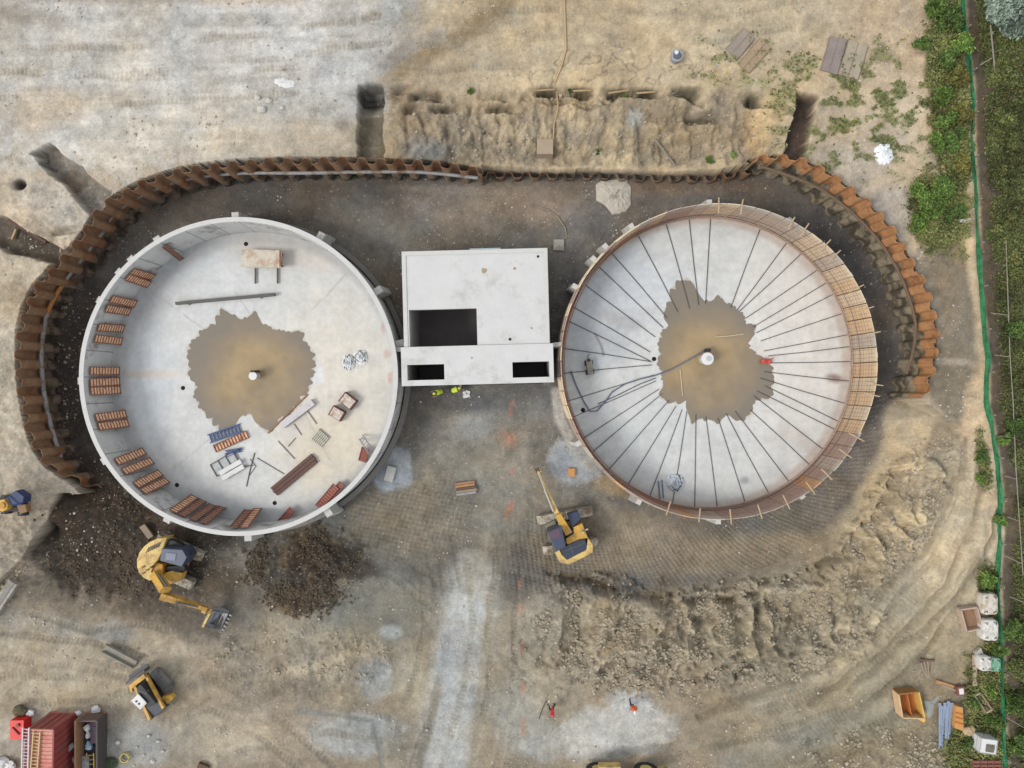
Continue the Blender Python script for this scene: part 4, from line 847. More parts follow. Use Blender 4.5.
def lean(proto, top, foot, ztop=-1.05, grp='formwork panels leaning inside the left tank', label=None, wide=1.0):
    a = P(top[0], top[1], ztop); b = P(foot[0], foot[1], FLOOR + .03)
    c = TANK_L[0]
    lim = riL - .14
    for q in (a, b):
        d = Vector((q.x - c.x, q.y - c.y, 0))
        if d.length > lim: d = d.normalized() * lim; q.x = c.x + d.x; q.y = c.y + d.y
    t = proto if proto.name not in used else copy_tree(proto); used.add(proto.name)
    Y = (a - b); L_ = Y.length; Y.normalize()
    inward = Vector((c.x - b.x, c.y - b.y, 0)).normalized()
    X = Y.cross(inward).normalized(); Z = X.cross(Y).normalized()
    R3 = Matrix((X, Y, Z)).transposed().to_4x4()
    t.matrix_world = Matrix.Translation(b) @ R3 @ Matrix.Diagonal((wide, L_ / 3.0, 1, 1))
    t['label'] = label; t['group'] = grp; return t
c8 = crop(80, 220, 2.56)
def rad(px_, py_, tilt, ln):
    """centre px + tilt (deg, picture, pointing inward) -> top and foot"""
    a = math.radians(tilt); dx, dy = math.cos(a) * ln / 2, math.sin(a) * ln / 2
    return (px_ - dx, py_ - dy), (px_ + dx, py_ + dy)
PN = [(pr3, 173, 252.5, 38, 22, 'thin reddish panel leaning alone against the upper left wall, topmost of all the leaning panels', .6),
      (pr1, 140, 271.8, 22, 27, 'ribbed panel, upper one of the pair just below the lone thin panel', 1), (pr1, 136.5, 279.4, 22, 27, 'ribbed panel, lower one of the pair just below the lone thin panel', 1),
      (pr1, 121.5, 300.3, 14, 29, 'ribbed panel, upper one of the second pair from the top of the left wall', 1), (pr1, 115.5, 309, 12, 29, 'ribbed panel, lower one of the second pair from the top of the left wall', 1),
      (pr1, 108.8, 327.2, 5, 30, 'ribbed panel, upper one of the spaced pair just above the trio at the far left', 1), (pr1, 106.8, 339.5, 7, 30, 'ribbed panel, lower one of the spaced pair just above the trio at the far left', 1),
      (pr1, 103.8, 370.8, 0, 31, 'ribbed panel, top one of the trio at the far left point of the tank', 1), (pr1, 104.2, 382, -3, 31, 'ribbed panel, middle one of the trio at the far left point of the tank', 1), (pr1, 104.8, 390.6, -3, 31, 'ribbed panel, bottom one of the trio at the far left point of the tank', 1),
      (pr1, 110.5, 415.8, -8, 31, 'ribbed panel, upper one of the touching pair right below the trio', 1), (pr1, 112.8, 425, -8, 31, 'ribbed panel, lower one of the touching pair right below the trio', 1),
      (pr1, 129.8, 456.8, -22, 31, 'ribbed panel, upper one of four tilted panels on the lower left wall', 1), (pr1, 137.5, 466.3, -22, 31, 'ribbed panel, second of four tilted panels on the lower left wall', 1),
      (pr1, 147.6, 479.4, -28, 29, 'ribbed panel, third of four tilted panels on the lower left wall', 1), (pr1, 154, 487, -28, 29, 'ribbed panel, lowest of four tilted panels on the lower left wall', 1),
      (pr1, 183.5, 504.5, -36, 27, 'ribbed panel, left one of four side by side on the bottom wall', 1), (pr3, 192, 508.5, -36, 27, 'brown panel, second from left of four side by side on the bottom wall', 1),
      (pr3, 202.5, 513, -38, 26, 'brown panel, third from left of four side by side on the bottom wall', 1), (pr3, 212.5, 515.5, -40, 26, 'brown panel, right one of four side by side on the bottom wall', 1),
      (pr3, 241, 519, -50, 23, 'brown panel, left one of the pair at the bottom point of the left tank', 1), (pr1, 251, 518, -54, 23, 'ribbed panel, right one of the pair at the bottom point of the left tank', 1),
      (pr2, 286, 516.5, -48, 20, 'small dull red panel lying low between the bottom pair and the bright red one', .9),
      (pr2, 327.5, 496.5, -50, 28, 'dull red panel, left one of two leaning on the lower right wall', 1), (pr2, 334, 493.5, -52, 26, 'dull red panel, right one of two leaning on the lower right wall', .8),
      (pr2, 364, 454.5, -75, 14, 'short red panel leaning below the blue grey ladder on the right wall', 1)]
for pr, a, b, tl_, ln, lab, wd in PN:
    if a < 260: tp, ft = rad(a, b, tl_, ln); lean(pr, tp, ft, -1.05, label=lab, wide=wd)
    else:       # seen lying tilted on the floor beside the near wall
        ft, tp = rad(a, b, tl_, ln); p0 = P(ft[0], ft[1], FLOOR + .08); p1 = P(tp[0], tp[1], FLOOR + .5)
        t = copy_tree(pr); Y = p1 - p0; L_ = Y.length; Y.normalize(); X = Y.cross(Vector((0, 0, 1))).normalized(); Z = X.cross(Y)
        t.matrix_world = Matrix.Translation(p0) @ Matrix((X, Y, Z)).transposed().to_4x4() @ Matrix.Diagonal((wd, L_ / 3, 1, 1)); t['label'] = lab; t['group'] = 'formwork panels leaning inside the left tank'
if True: # the source of the red panels was never placed itself
    for c_ in list(pr2.children): bpy.data.objects.remove(c_)
    bpy.data.objects.remove(pr2)

# ------------------------------------------------------------------ simple placed things
def flat(name, label, cat, pts, zt, zb_, mat, group=None, part=None):
    """a solid whose top outline is given in picture px at height zt"""
    q = [P(a, b, zt) for a, b in pts]; c = sum(q, Vector()) / len(q); m = MB(); m.prism([(p.x - c.x, p.y - c.y) for p in q], zb_ - zt, 0)
    if part:
        t = thing(name, label, cat, (c.x, c.y, zt), group=group); m.build(part, mat, t); return t
    return tag(m.build(name, mat, None, loc=(c.x, c.y, zt)), label, cat, group)
def rectpx(cx, cy, l, w, deg):
    a = math.radians(deg); ux, uy = math.cos(a) * l / 2, math.sin(a) * l / 2; vx, vy = -math.sin(a) * w / 2, math.cos(a) * w / 2
    return [(cx - ux - vx, cy - uy - vy), (cx + ux - vx, cy + uy - vy), (cx + ux + vx, cy + uy + vy), (cx - ux + vx, cy - uy + vy)]
def rod(name, label, cat, pts, r, mat, z=FLOOR, group=None):
    q = [P(a, b, z + r + .01) for a, b in pts]; c = q[0].copy(); m = MB(); m.tube([p - c for p in q], r, 6)
    return tag(m.build(name, mat, None, loc=c), label, cat, group)
fz = FLOOR
# left tank contents
t = flat('site_table', 'long pale timber topped table with brown end near the top of the left tank', 'table', [(241, 249), (281.5, 250.5), (281, 267.5), (241, 266.5)], fz + .95, fz + .80, M('pale table top', (212, 202, 186), .8, .12, 2, .05, dirt=(180, 156, 130), dirt_amt=.3), part='tabletop')
MB().box((1.42, -.02, -.12), (.14, 1.2, .26)).build('end_board', frameb, t)
for u_ in (-.72, .95): MB().beam((u_, -.6, -.82), (u_, -1.75, -.82), .09, .1).build('outrigger', darkt, t)
for sx in (-1.3, 1.3):
    for sy in (-.45, .45): MB().box((sx, sy, -.52), (.09, .09, .80)).build('leg', darkt, t)
c = P(226, 299, fz + .3)
t = thing('steel_beam', 'long dark steel beam lying across the left tank floor above the puddle', 'beam', c); a = P(176, 303.5, fz + .3) - c; b = P(275, 294.5, fz + .3) - c
m = MB(); m.beam(a + Vector((0, 0, .12)), b + Vector((0, 0, .12)), .22, .03); m.beam(a - Vector((0, 0, .12)), b - Vector((0, 0, .12)), .22, .03); m.beam(a, b, .04, .22); m.build('web_and_flanges', M('mill steel', (92, 90, 86), .6, .2, 3, .05), t)
for u in (.12, .85):
    q = a.lerp(b, u); MB().box((q.x, q.y, -.22), (.08, .35, .14)).build('sleeper', planks, t)
def column(label, pxx, pyy, r, h, z0=fz):
    t = thing('centre_column', label, 'column', P(pxx, pyy, z0 + h) - Vector((0, 0, h)))
    MB().cyl((0, 0, h / 2), r, h, 28).build('shaft', blockmat, t); return t
t = column('short white concrete column stub standing in the left tank puddle', 253, 376, .22, 1.0)
m = MB(); m.box((0, .35, .55), (.3, .16, 1.1)); m.build('clamp', blk, t); m = MB(); m.cyl((0, 0, 1.02), .3, .10, 20); m.build('cap', white, t)
t = column('round white capped column at the middle of the right tank puddle', 707.3, 358.8, .38, 1.0)
m = MB(); m.cyl((0, 0, 1.02), .46, .12, 28); m.build('cap', white, t); m = MB(); m.cyl((.1, .02, 1.09), .2, .03, 20); m.build('plate', M('grey plate', (188, 188, 190), .6, .1, 3, 0), t)
def ladder(name, label, cat, a, b, w, rungs, mat, r=.03, group=None, rr=None):
    c = a.copy(); d = b - a; X = d.normalized().cross(Vector((0, 0, 1))).normalized(); t = thing(name, label, cat, c, group=group)
    for s in (-1, 1): MB().beam(X * s * w / 2, d + X * s * w / 2, r * 2, r * 2.6).build('rail', mat, t)
    for k in range(rungs):
        p = d * ((k + .5) / rungs); MB().tube([p - X * w / 2, p + X * w / 2], r * (rr or .8), 6).build('rung', mat, t)
    return t
ladder('blue_ladder', 'blue painted ladder shaped frame lying beside the orange ribbed panel', 'ladder', P(209, 439, fz + .12), P(241, 428, fz + .12), .62, 9, bluep, .045, rr=1.4)
def lying_panel(name, label, cx, cy, l, w, deg, h, face, fr, ribs):
    c = P(cx, cy, fz + h); t = thing(name, label, 'formwork panel', c, -math.radians(deg)); kf = K * (H - fz - h) / H; l *= kf; w *= kf
    MB().box((0, 0, -.05), (l, w, .05)).build('plywood_sheet', face, t); m = MB()
    for s in (-1, 1): m.box((0, s * (w / 2 - .03), 0), (l, .06, .1))
    for k in range(ribs + 1): m.box((-l / 2 + .03 + k * (l - .06) / ribs, 0, .005), (.05, w, .1))
    m.build('frame', fr, t); return t
lying_panel('formwork_shutter', 'orange ribbed panel lying on the floor between blue frames below the left puddle', 231, 441.5, 36, 8, -24, .12, M('tan panel face', (216, 158, 118)), frameb, 11)
m = MB(); c = P(233, 452, fz + .15)
for i in range(7):
    a = math.radians(18 + random.uniform(-14, 14)); l = random.uniform(.5, .75); o_ = Vector((random.uniform(-.1, .1), random.uniform(-.22, .22), random.uniform(-.05, .1))); m.tube([o_ - Vector((math.cos(a) * l, math.sin(a) * l, 0)), o_ + Vector((math.cos(a) * l, math.sin(a) * l, 0))], .035, 6)
tag(m.build('prop_bundle', bluep, None, loc=c), 'small heap of blue steel props between orange panel and white sheets', 'steel props')
t = lying_panel('sheet_rack', 'open dark steel frame holding white sheets in the lower left tank', 225, 464, 27, 14, -30, .15, M('pale net', (186, 188, 188)), darksteel, 3)
t['category'] = 'rack'
for k, (cx, cy) in enumerate(((230, 467.5), (232.5, 472.5))):
    flat('white_sheet', ('white corrugated sheet, upper one of two on the steel frame', 'white corrugated sheet, lower one of two on the steel frame')[k], 'sheet', rectpx(cx, cy, 25, 4.6, -30), fz + .34, fz + .30, white, 'white sheets on the frame')
rod('steel_prop', 'grey prop lying upright to the picture right of the white sheets', 'steel prop', [(254.6, 453), (250, 470), (246.4, 486.5)], .035, darksteel)
rod('steel_prop', 'thin dark prop crossing beside the white sheet frame', 'steel prop', [(240, 467), (255, 465)], .03, darksteel)
rod('steel_prop', 'small bent dark rod by the end of the upright grey prop', 'steel prop', [(250, 459), (256, 466), (249, 476)], .025, darksteel)
rod('timber_pole', 'long thin brown timber along the edge of the left puddle', 'timber', [(268, 433), (307.5, 394.6)], .06, M('brown timber', (158, 122, 92), .8, .15, 3, .1))
flat('white_beam', 'pale white beam lying parallel to the thin brown timber', 'beam', rectpx(297, 413.8, 39, 6.6, -37), fz + .4, fz + .02, M('pale beam', (206, 200, 202), .7, .08, 2, .05, dirt=(178, 172, 170), dirt_amt=.2))
for a, b, l in (((307.5, 411), (316.6, 424), 'short dark bar, upper one of two beside the white beam'), ((294, 424), (301.5, 435), 'short dark bar, lower one of two beside the white beam'), ((278, 441), (294.7, 459), 'grey bar running from the white beam towards the brown timber stack'),
                ((257, 458), (284, 474), 'grey bar meeting the middle of the brown timber stack'), ((288, 446.5), (295.5, 438), 'very short grey bar alone right of the two small dark bars')):
    rod('steel_bar', l, 'steel bar', [a, b], .035, M('grey bar', (128, 126, 124), .6, .15, 3, .05))
t = thing('pallet', 'small pale slatted pallet below two crates in the left tank', 'pallet', P(320, 438, fz + .15), math.radians(-40))
m = MB()
for k in range(7): m.box((-.45 + k * .15, 0, .02), (.08, .95, .03))
m.build('deck', M('pale slats', (206, 202, 186), .8, .12, 3, .05), t)
for s in (-.42, 0, .42): MB().box((0, s, -.06), (1.0, .09, .12)).build('runner', M('dull green timber', (110, 116, 104)), t)
def crate(label, cx, cy, deg, lx=1.05, ly=.8, h=.6):
    t = thing('crate', label, 'crate', P(cx, cy, fz + h) - Vector((0, 0, h)), -math.radians(deg)); m = MB(); m.box((0, 0, h / 2), (lx, ly, h - .06)); m.build('body', M('crate side', (128, 84, 72), .8, .2, 3, .1), t)
    m = MB(); m.box((0, 0, h - .01), (lx * .9, ly * .9, .05)); m.build('contents', M('pale crate contents', (216, 206, 194), .8, .12, 5, .4, dirt=(170, 140, 118), dirt_amt=.35), t)
    m = MB()
    for s in (-1, 1): m.box((s * lx / 2, 0, h / 2 + .02), (.07, ly + .06, h)); 
    m.box((0, ly / 2, h / 2 + .02), (lx, .06, h)); m.build('frame', M('crate frame', (112, 70, 60), .8, .2, 3, .1), t)
crate('brown crate with pale contents, upper right one of the two in the left tank', 347.5, 401, 38)
crate('brown crate with pale contents, lower left one of the two in the left tank', 336.5, 413.5, 30, .95, .75)
for i, (dx, dy, l) in enumerate(((-2.2, -2.8, 'dark brown board, upper left edge of the stack in the left tank'), (0, 0, 'dark brown board in the middle of the stack in the left tank'), (2.2, 2.8, 'dark brown board, lower right edge of the stack in the left tank'))):
    flat('timber_board', l, 'timber board', rectpx(293.8 + dx, 475 + dy, 52 + random.uniform(-2, 2), 3.2, -40), fz + .26 + .03 * (i % 2), fz + .02, darkt, 'dark boards stacked on the left tank floor')
ladder('ladder', 'short blue grey ladder leaning on the right wall of the left tank', 'ladder', P(371, 452, fz + 2.2), P(361, 437, fz + .1), .4, 6, M('blue grey aluminium', (138, 152, 164), .5, .1, 3, 0), .03)
def crumple(name, label, cat, cx, cy, r, z0, mat, h=.35, seed=1, sq=(1, 1)):
    rnd = random.Random(seed); c = P(cx, cy, z0 + .05); n1, n2 = 16, 9; vs = [(0, 0, h * .6)]; fs = []
    for j in range(1, n2):
        for i in range(n1):
            a = 2 * math.pi * i / n1; q = r * j / (n2 - 1) * (1 + (rnd.uniform(-.14, .14) if j == n2 - 1 else 0)); zz = h * (1 - (j / (n2 - 1)) ** 2) * rnd.uniform(.35, 1.0) + (0 if j < n2 - 1 else 0)
            vs.append((q * math.cos(a) * sq[0], q * math.sin(a) * sq[1], zz))
    for i in range(n1): fs.append((0, 1 + i, 1 + (i + 1) % n1))
    for j in range(n2 - 2):
        for i in range(n1):
            a = 1 + j * n1 + i; b = 1 + j * n1 + (i + 1) % n1; fs.append((a, a + n1, b + n1, b))
    bt = len(vs); vs += [(v[0], v[1], -.04) for v in vs[1 + (n2 - 2) * n1:1 + (n2 - 1) * n1]]; o_ = 1 + (n2 - 2) * n1
    for i in range(n1): fs.append((o_ + i, bt + i, bt + (i + 1) % n1, o_ + (i + 1) % n1))
    fs.append(tuple(bt + n1 - 1 - i for i in range(n1)))
    t = thing(name, label, cat, c); MB().add(vs, fs).build('plastic_film', mat, t)
    m = MB()
    for k in range(4):
        a0 = rnd.uniform(0, 6.28); m.tube([(r * .95 * math.cos(a0 + u * 1.3) * sq[0] * (1 - .3 * (u % 2)), r * .95 * math.sin(a0 + u * 1.3) * sq[1] * (1 - .3 * (u % 2)), h * .6 * (.3 + .5 * (u % 2))) for u in range(3)], .022, 4)
    m.build('strap', blk, t); return t
film = M('white film', (226, 228, 230), .45, .1, 4, .4)
crumple('plastic_sheet', 'crumpled white plastic sheet, left one of two near the right of the left tank', 'plastic sheet', 348.5, 362.5, .62, fz, film, .35, 3, (.8, 1)); crumple('plastic_sheet', 'rounder white plastic sheet, right one of two near the right of the left tank', 'plastic sheet', 360.5, 357, .55, fz, film, .35, 4)
crumple('plastic_bundle', 'round white strapped bundle on a dark bar low in the right tank', 'bundle', 675.5, 482.5, .68, fz, M('bluish film', (206, 212, 220), .5, .1, 4, .4), .45, 5)
# right tank contents
rod('hose', 'long blue grey hose running from the central column across the right tank floor', 'hose', [(705, 350), (692, 358), (672, 369), (655, 375.5), (640, 379), (625, 384), (612, 392), (605, 402), (597, 411), (590, 411.5), (583, 400), (576, 385), (571, 371)], .05, M('blue grey hose', (104, 112, 132), .5, .1, 3, 0), fz + .05)
rod('hose', 'short dark grey hose beside the long blue grey one', 'hose', [(598, 404), (618, 395), (640, 384), (656, 378)], .035, M('dark grey hose', (92, 90, 100), .5, .1, 3, 0))
wood = M('pale rod', (206, 190, 162), .7, .1, 3, 0)
rod('timber_lath', 'pale lath floating right of the column in the right puddle', 'lath', [(715, 337), (729, 336), (743.5, 334)], .04, wood, fz + .02); rod('timber_lath', 'pale upright lath in the lower left of the right puddle', 'lath', [(680, 369), (681.5, 383), (682.5, 396)], .04, wood, fz + .02)
m = MB(); m.box((0, 0, .3), (.3, .22, .6)); m.lump((0.05, 0, .62), .16, (1, .8, .7), .2, 3); tag(m.build('pump', blk, None, loc=P(706, 350.5, fz)), 'small black pump standing just above the white capped column', 'pump')
t = thing('power_trowel', 'small grey wheeled machine with long body at the left of the right tank floor', 'machine', P(589, 367.5, fz), math.radians(97))
m = MB(); m.box((0, 0, .42), (1.1, .45, .4)); m.box((-.3, 0, .72), (.4, .36, .22)); m.build('body', M('dull grey body', (138, 134, 122), .6, .2, 4, .1, dirt=(100, 94, 84), dirt_amt=.4), t); m = MB(); m.tube([(.5, 0, .6), (.9, .1, .85), (.95, -.1, .85)], .03, 6); m.lump((.55, .05, .75), .14, (1, 1, .6), .1, 2); m.build('handle', blk, t)
for sx in (-.35, .35):
    for s in (-1, 1): m = MB(); m.cyl((sx, s * .26, .18), .18, .1, 14, 'Y'); m.build('wheel', blk, t)
m = MB(); m.box((0, 0, .2), (.75, .36, .12)); m.lump((-.2, .05, .35), .2, (1, .8, .7), .2, 4); m.lump((.22, 0, .33), .17, (1, .9, .7), .2, 5); m.beam((-.3, -.1, .3), (.5, .25, .3), .06, .1)
t = thing('red_tool', 'red power tool lying on the right edge of the right puddle', 'tool', P(765, 361.5, fz)); m.build('body', M('red paint', (206, 84, 72), .5, .15, 3, .05), t)
rod('steel_pipe', 'blue grey pipe, left one of two upright beside the strapped bundle', 'pipe', [(658.5, 481), (660, 499)], .05, M('blue grey pipe', (120, 132, 156), .5, .1, 3, 0)); rod('steel_pipe', 'blue grey pipe, right one of two upright beside the strapped bundle', 'pipe', [(662, 480), (663.5, 498)], .05, M('blue grey pipe', (120, 132, 156), .5, .1, 3, 0))

# pit floor and surroundings
def lumpy(name, label, cat, outline, mat, h, seed=2, dz=0):
    q = [G(a, b) for a, b in outline]; c = sum(q, Vector()) / len(q); n2 = 9; rnd = random.Random(seed); d = []
    for i in range(len(q)):
        for k in range(4): d.append(q[i].lerp(q[(i + 1) % len(q)], k / 4) + Vector((rnd.uniform(-.06, .06), rnd.uniform(-.06, .06), 0)))
    vs = [(0, 0, h)]; n1 = len(d)
    for j in range(1, n2):
        f = j / (n2 - 1)
        for p in d: vs.append(((p.x - c.x) * f, (p.y - c.y) * f, h * (1 - f ** 2.2) * rnd.uniform(.75, 1.1) - (.25 if j == n2 - 1 else 0)))
    fs = [(0, 1 + i, 1 + (i + 1) % n1) for i in range(n1)]
    for j in range(n2 - 2):
        for i in range(n1): a = 1 + j * n1 + i; b = 1 + j * n1 + (i + 1) % n1; fs.append((a, a + n1, b + n1, b))
    fs.append(tuple(1 + (n2 - 2) * n1 + (n1 - 1 - i) for i in range(n1)))
    return tag(MB().add(vs, fs).build(name, mat, None, loc=(c.x, c.y, c.z + dz)), label, cat)
lumpy('concrete_spill', 'lumpy pale grey mass of dumped concrete beside the sheet piles above the right tank', 'concrete spill', [(593, 184), (600, 178), (628, 177), (633, 186), (633, 205), (627, 214), (612, 217), (605, 208), (594, 200)], M('spilt concrete', (190, 182, 168), .9, .22, 4, .5), .35)
flat('concrete_slab', 'small square grey concrete slab at the top right corner of the chamber', 'slab', [(553.5, 239.5), (564, 239.5), (564, 250.5), (553.5, 250)], fz + .25, fz - .1, slabm)
rod('hose', 'brown hose curving over the pit floor to the small square slab', 'hose', [(535, 206), (548, 210), (558, 217), (565, 228), (567, 237), (560, 241), (551, 245)], .06, M('brown hose', (150, 136, 116), .6, .1, 3, 0), fz)
flat('concrete_slab', 'light concrete slab lying on the grey spill right of the left tank', 'slab', rectpx(390, 474, 9, 15, 15), fz + .2, fz - .1, M('light slab', (186, 184, 178), .9, .1, 2, .1))
flat('plywood_piece', 'small orange plywood square on the pale spill left of the right tank', 'plywood', rectpx(571.5, 472.5, 7, 8, 0), fz + .1, fz - .05, ora)
t = thing('timber_bundle', 'short bundle of brown and grey timbers lying in the middle of the yard', 'timber bundle', G(466, 488), math.radians(8))
for k, (y, mt, l) in enumerate(((.42, M('brown timber', (158, 122, 92)), 1.5), (.22, M('rust timber', (176, 132, 88)), 1.45), (.02, darkt, 1.5), (-.18, planks, 1.6), (-.38, M('grey board', (150, 148, 146)), 1.5))): MB().box((random.uniform(-.05, .05), y, .14), (l, .17, .2)).build('timber', mt, t)
# upper ground, north
for pts, lab, mt in (([(742, 31), (753, 41), (736, 62), (724, 51)], 'grey board mat, left one of the two upper boards north of the right tank', (152, 140, 128)), ([(758, 40), (770, 50), (748, 75), (736, 66)], 'brownish board mat, right one of the two upper boards north of the right tank', (164, 142, 116)),
                     ([(829, 37.5), (846, 41), (836, 76), (819, 71)], 'dark grey board mat, left one of the pair lying near the green bushes', (142, 130, 124)), ([(847, 41), (867, 47.5), (857, 81), (836.5, 75)], 'light grey board mat, right one of the pair lying near the green bushes', (166, 154, 134))):
    q = [P(a, b, .08) for a, b in pts]; c = sum(q, Vector()) / 4; t = thing('board_mat', lab, 'board mat', (c.x, c.y, 0), group='board mats on the upper ground'); gg = max(gz(q[0].x + (q[2].x - q[0].x) * i / 8 + (q[1].x - q[0].x) * (j / 8 - .5), q[0].y + (q[2].y - q[0].y) * i / 8 + (q[1].y - q[0].y) * (j / 8 - .5)) for i in range(9) for j in range(9))
    m = MB(); m.prism([(p.x - c.x, p.y - c.y) for p in q], gg - .15, gg + .09); m.build('deck', M('mat %d %d' % mt[:2], mt, .9, .2, 1.2, .2), t)
    e0 = q[0].lerp(q[1], .08) - c; e1 = q[3].lerp(q[2], .08) - c; m = MB()
    for u in (.02, .5, .98): a = (q[0].lerp(q[1], u) - c); b = (q[3].lerp(q[2], u) - c); a.z = b.z = gg + .095; m.beam(a, b, .04, .02)
    m.build('edge_batten', M('dull batten', (134, 122, 108), .85, .15, 3, .1), t)
t = thing('metal_bucket', 'grey metal bucket shining on the tan upper ground', 'bucket', G(675, 59)); m = MB(); m.cyl((0, 0, .3), .34, .6, 18, r2=.44); m.build('bucket_body', steel, t); m = MB(); m.lump((0, 0, .6), .3, (1, 1, .35), .15, 3); m.build('contents', M('dark load', (96, 100, 106)), t); m = MB(); m.lump((-.05, .14, .72), .16, (1, 1, .6), .1, 5); m.build('lid', white, t)
flat('concrete_slab', 'square brownish slab set in the foot of the eroded north bank', 'slab', [(537, 139), (553, 139), (553, 154), (537, 154)], G(545, 147).z + .7, G(545, 147).z - .8, M('brown slab', (168, 150, 128), .9, .15, 2, .1))
q = [G(a, b) + Vector((0, 0, .08)) for a, b in ((564, -10), (565, 20), (566, 50), (561, 68), (555, 82), (557, 95), (558, 108), (554, 125), (553, 140))]; m = MB(); m.tube([p - q[0] for p in q], .055, 6)
tag(m.build('rope', M('tan rope', (190, 160, 120), .8, .1, 5, .1), None, loc=q[0]), 'tan rope hanging over the north bank down to the brown slab', 'rope')
for a, b, lab in (((535, 88), (555, 87.5), 'thin timber at the lip of the north bank, leftmost and beside the rope'), ((573, 91), (592, 88.5), 'thin timber at the lip of the north bank, second from the rope'), ((609, 91), (630, 88), 'thin timber at the lip of the north bank, third from the rope'), ((636, 94), (657, 89), 'thin timber at the lip of the north bank, rightmost and most tilted'), ((655, 140), (675, 166), 'grey pole lying down the slope of the north bank')):
    p = G(*a); r_ = G(*b); zz = max(p.z, r_.z, -.4 if a[1] < 100 else -9) + .06; p.z = zz if a[1] < 100 else p.z + .1; r_.z = zz if a[1] < 100 else r_.z + .1; MBt = MB(); MBt.tube([Vector(), r_ - p], .07, 6); tag(MBt.build('timber_pole', M('weathered pole', (150, 142, 128)) if a[1] > 100 else M('tan timber', (176, 152, 116)), None, loc=p), lab, 'timber')
lumpy('lime_heap', 'bright white heap of powder on the ground above the orange sheet piles', 'heap', [(873, 148), (879, 143), (890, 143), (893, 150), (895, 158), (889, 166), (879, 166), (873, 158)], M('white powder', (236, 238, 240), .9, .05, 5, .2), .35)
lumpy('plastic_sack', 'flat white sack lying on the pale ground at the upper left', 'sack', [(273, 79), (283, 77), (296, 82), (296, 88), (281, 88), (273, 84)], M('white sack', (222, 222, 220), .7, .06, 4, .2), .15)
for i, (a, b, r, l) in enumerate(((262, 110, .32, 'largest pale rock of the few below the white sack'), (269, 101, .22, 'pale rock just right of the largest one below the sack'), (258, 98, .2, 'small pale rock left of the white sack'), (282, 108, .16, 'tiny pale rock furthest right below the white sack'))):
    m = MB(); m.lump((0, 0, r * .3), r, (1, .8, .6), .2, i + 20); tag(m.build('rock', M('pale rock', (204, 200, 190), .9, .1, 4, .4), None, loc=G(a, b)), l, 'rock')
def plank(label, a, b, w, mat, name='plank', h=.1, cat='plank', zadd=0):
    p = G(*a) + Vector((0, 0, .1 + zadd)); r_ = G(*b) + Vector((0, 0, .1 + zadd)); m = MB(); m.beam(Vector(), r_ - p, w, h); return tag(m.build(name, mat, None, loc=p), label, cat)
plank('short pale plank standing by the bushes near the white heap', (941, 166), (944, 174), .2, M('tan timber', (176, 152, 116))); plank('short grey plank lying beside the fence above the bare track', (957.5, 221.5), (970, 220), .22, M('light slab', (186, 184, 178)))
plank('pale timber post lying in the dark cut at the far left', (14, 240), (18, 230), .14, M('tan timber', (176, 152, 116)), 'timber_post', .12, 'timber', .1)
plank('long dark timber along the edge of the far left cut', (0, 217), (48, 243), .2, darkt, 'timber_beam', .15, 'timber', .1)
# left edge things
t = thing('concrete_beam', 'thick pale concrete beam lying at the left edge', 'concrete beam', G(6, 596)); a = G(-6, 614) - t.location; b = G(18, 580) - t.location; a.z = b.z = .2
MB().beam(a, b, .72, .42).build('beam_body', slabm, t); MB().beam(a + Vector((0, 0, .23)), b + Vector((0, 0, .23)), .3, .05).build('top_groove', M('groove', (140, 138, 132)), t)
t = thing('steel_trough', 'long grey steel trough with dark mud beside it near the yellow track loader', 'trough', G(121, 654)); a = G(107, 646) - t.location; b = G(137, 663) - t.location; a.z = b.z = .12; d = (b - a).normalized(); n_ = Vector((-d.y, d.x, 0))
MB().beam(a, b, .55, .05).build('bottom', M('trough steel', (132, 132, 122), .6, .2, 3, .05, dirt=(150, 136, 112), dirt_amt=.3), t)
for s in (-1, 1): MB().beam(a + n_ * s * .29 + Vector((0, 0, .12)), b + n_ * s * .29 + Vector((0, 0, .12)), .05, .28).build('side', M('trough side', (150, 148, 138)), t)
rod2 = MB(); p = G(141, 664); rod2.tube([Vector(), G(146, 671) - p + Vector((0, 0, .1))], .05, 6); tag(rod2.build('steel_bar', steel, None, loc=p + Vector((0, 0, .1))), 'short light bar pointing from the trough to the loader', 'steel bar')
plank('dark timber block near the bottom edge, below the loader', (199, 764), (209, 768), .4, M('dark timber block', (96, 76, 58), .8, .25, 4, .2), 'timber_block', .3, 'timber block')
for i, (a, b, w, mt, lab) in enumerate((((143, 525), (152, 537), .45, planks, 'weathered timber mat end sticking out beside the digger counterweight'), )): plank(lab, a, b, w, mt, 'timber_mat', .2, 'timber mat')
for y_ in range(0):
    pass
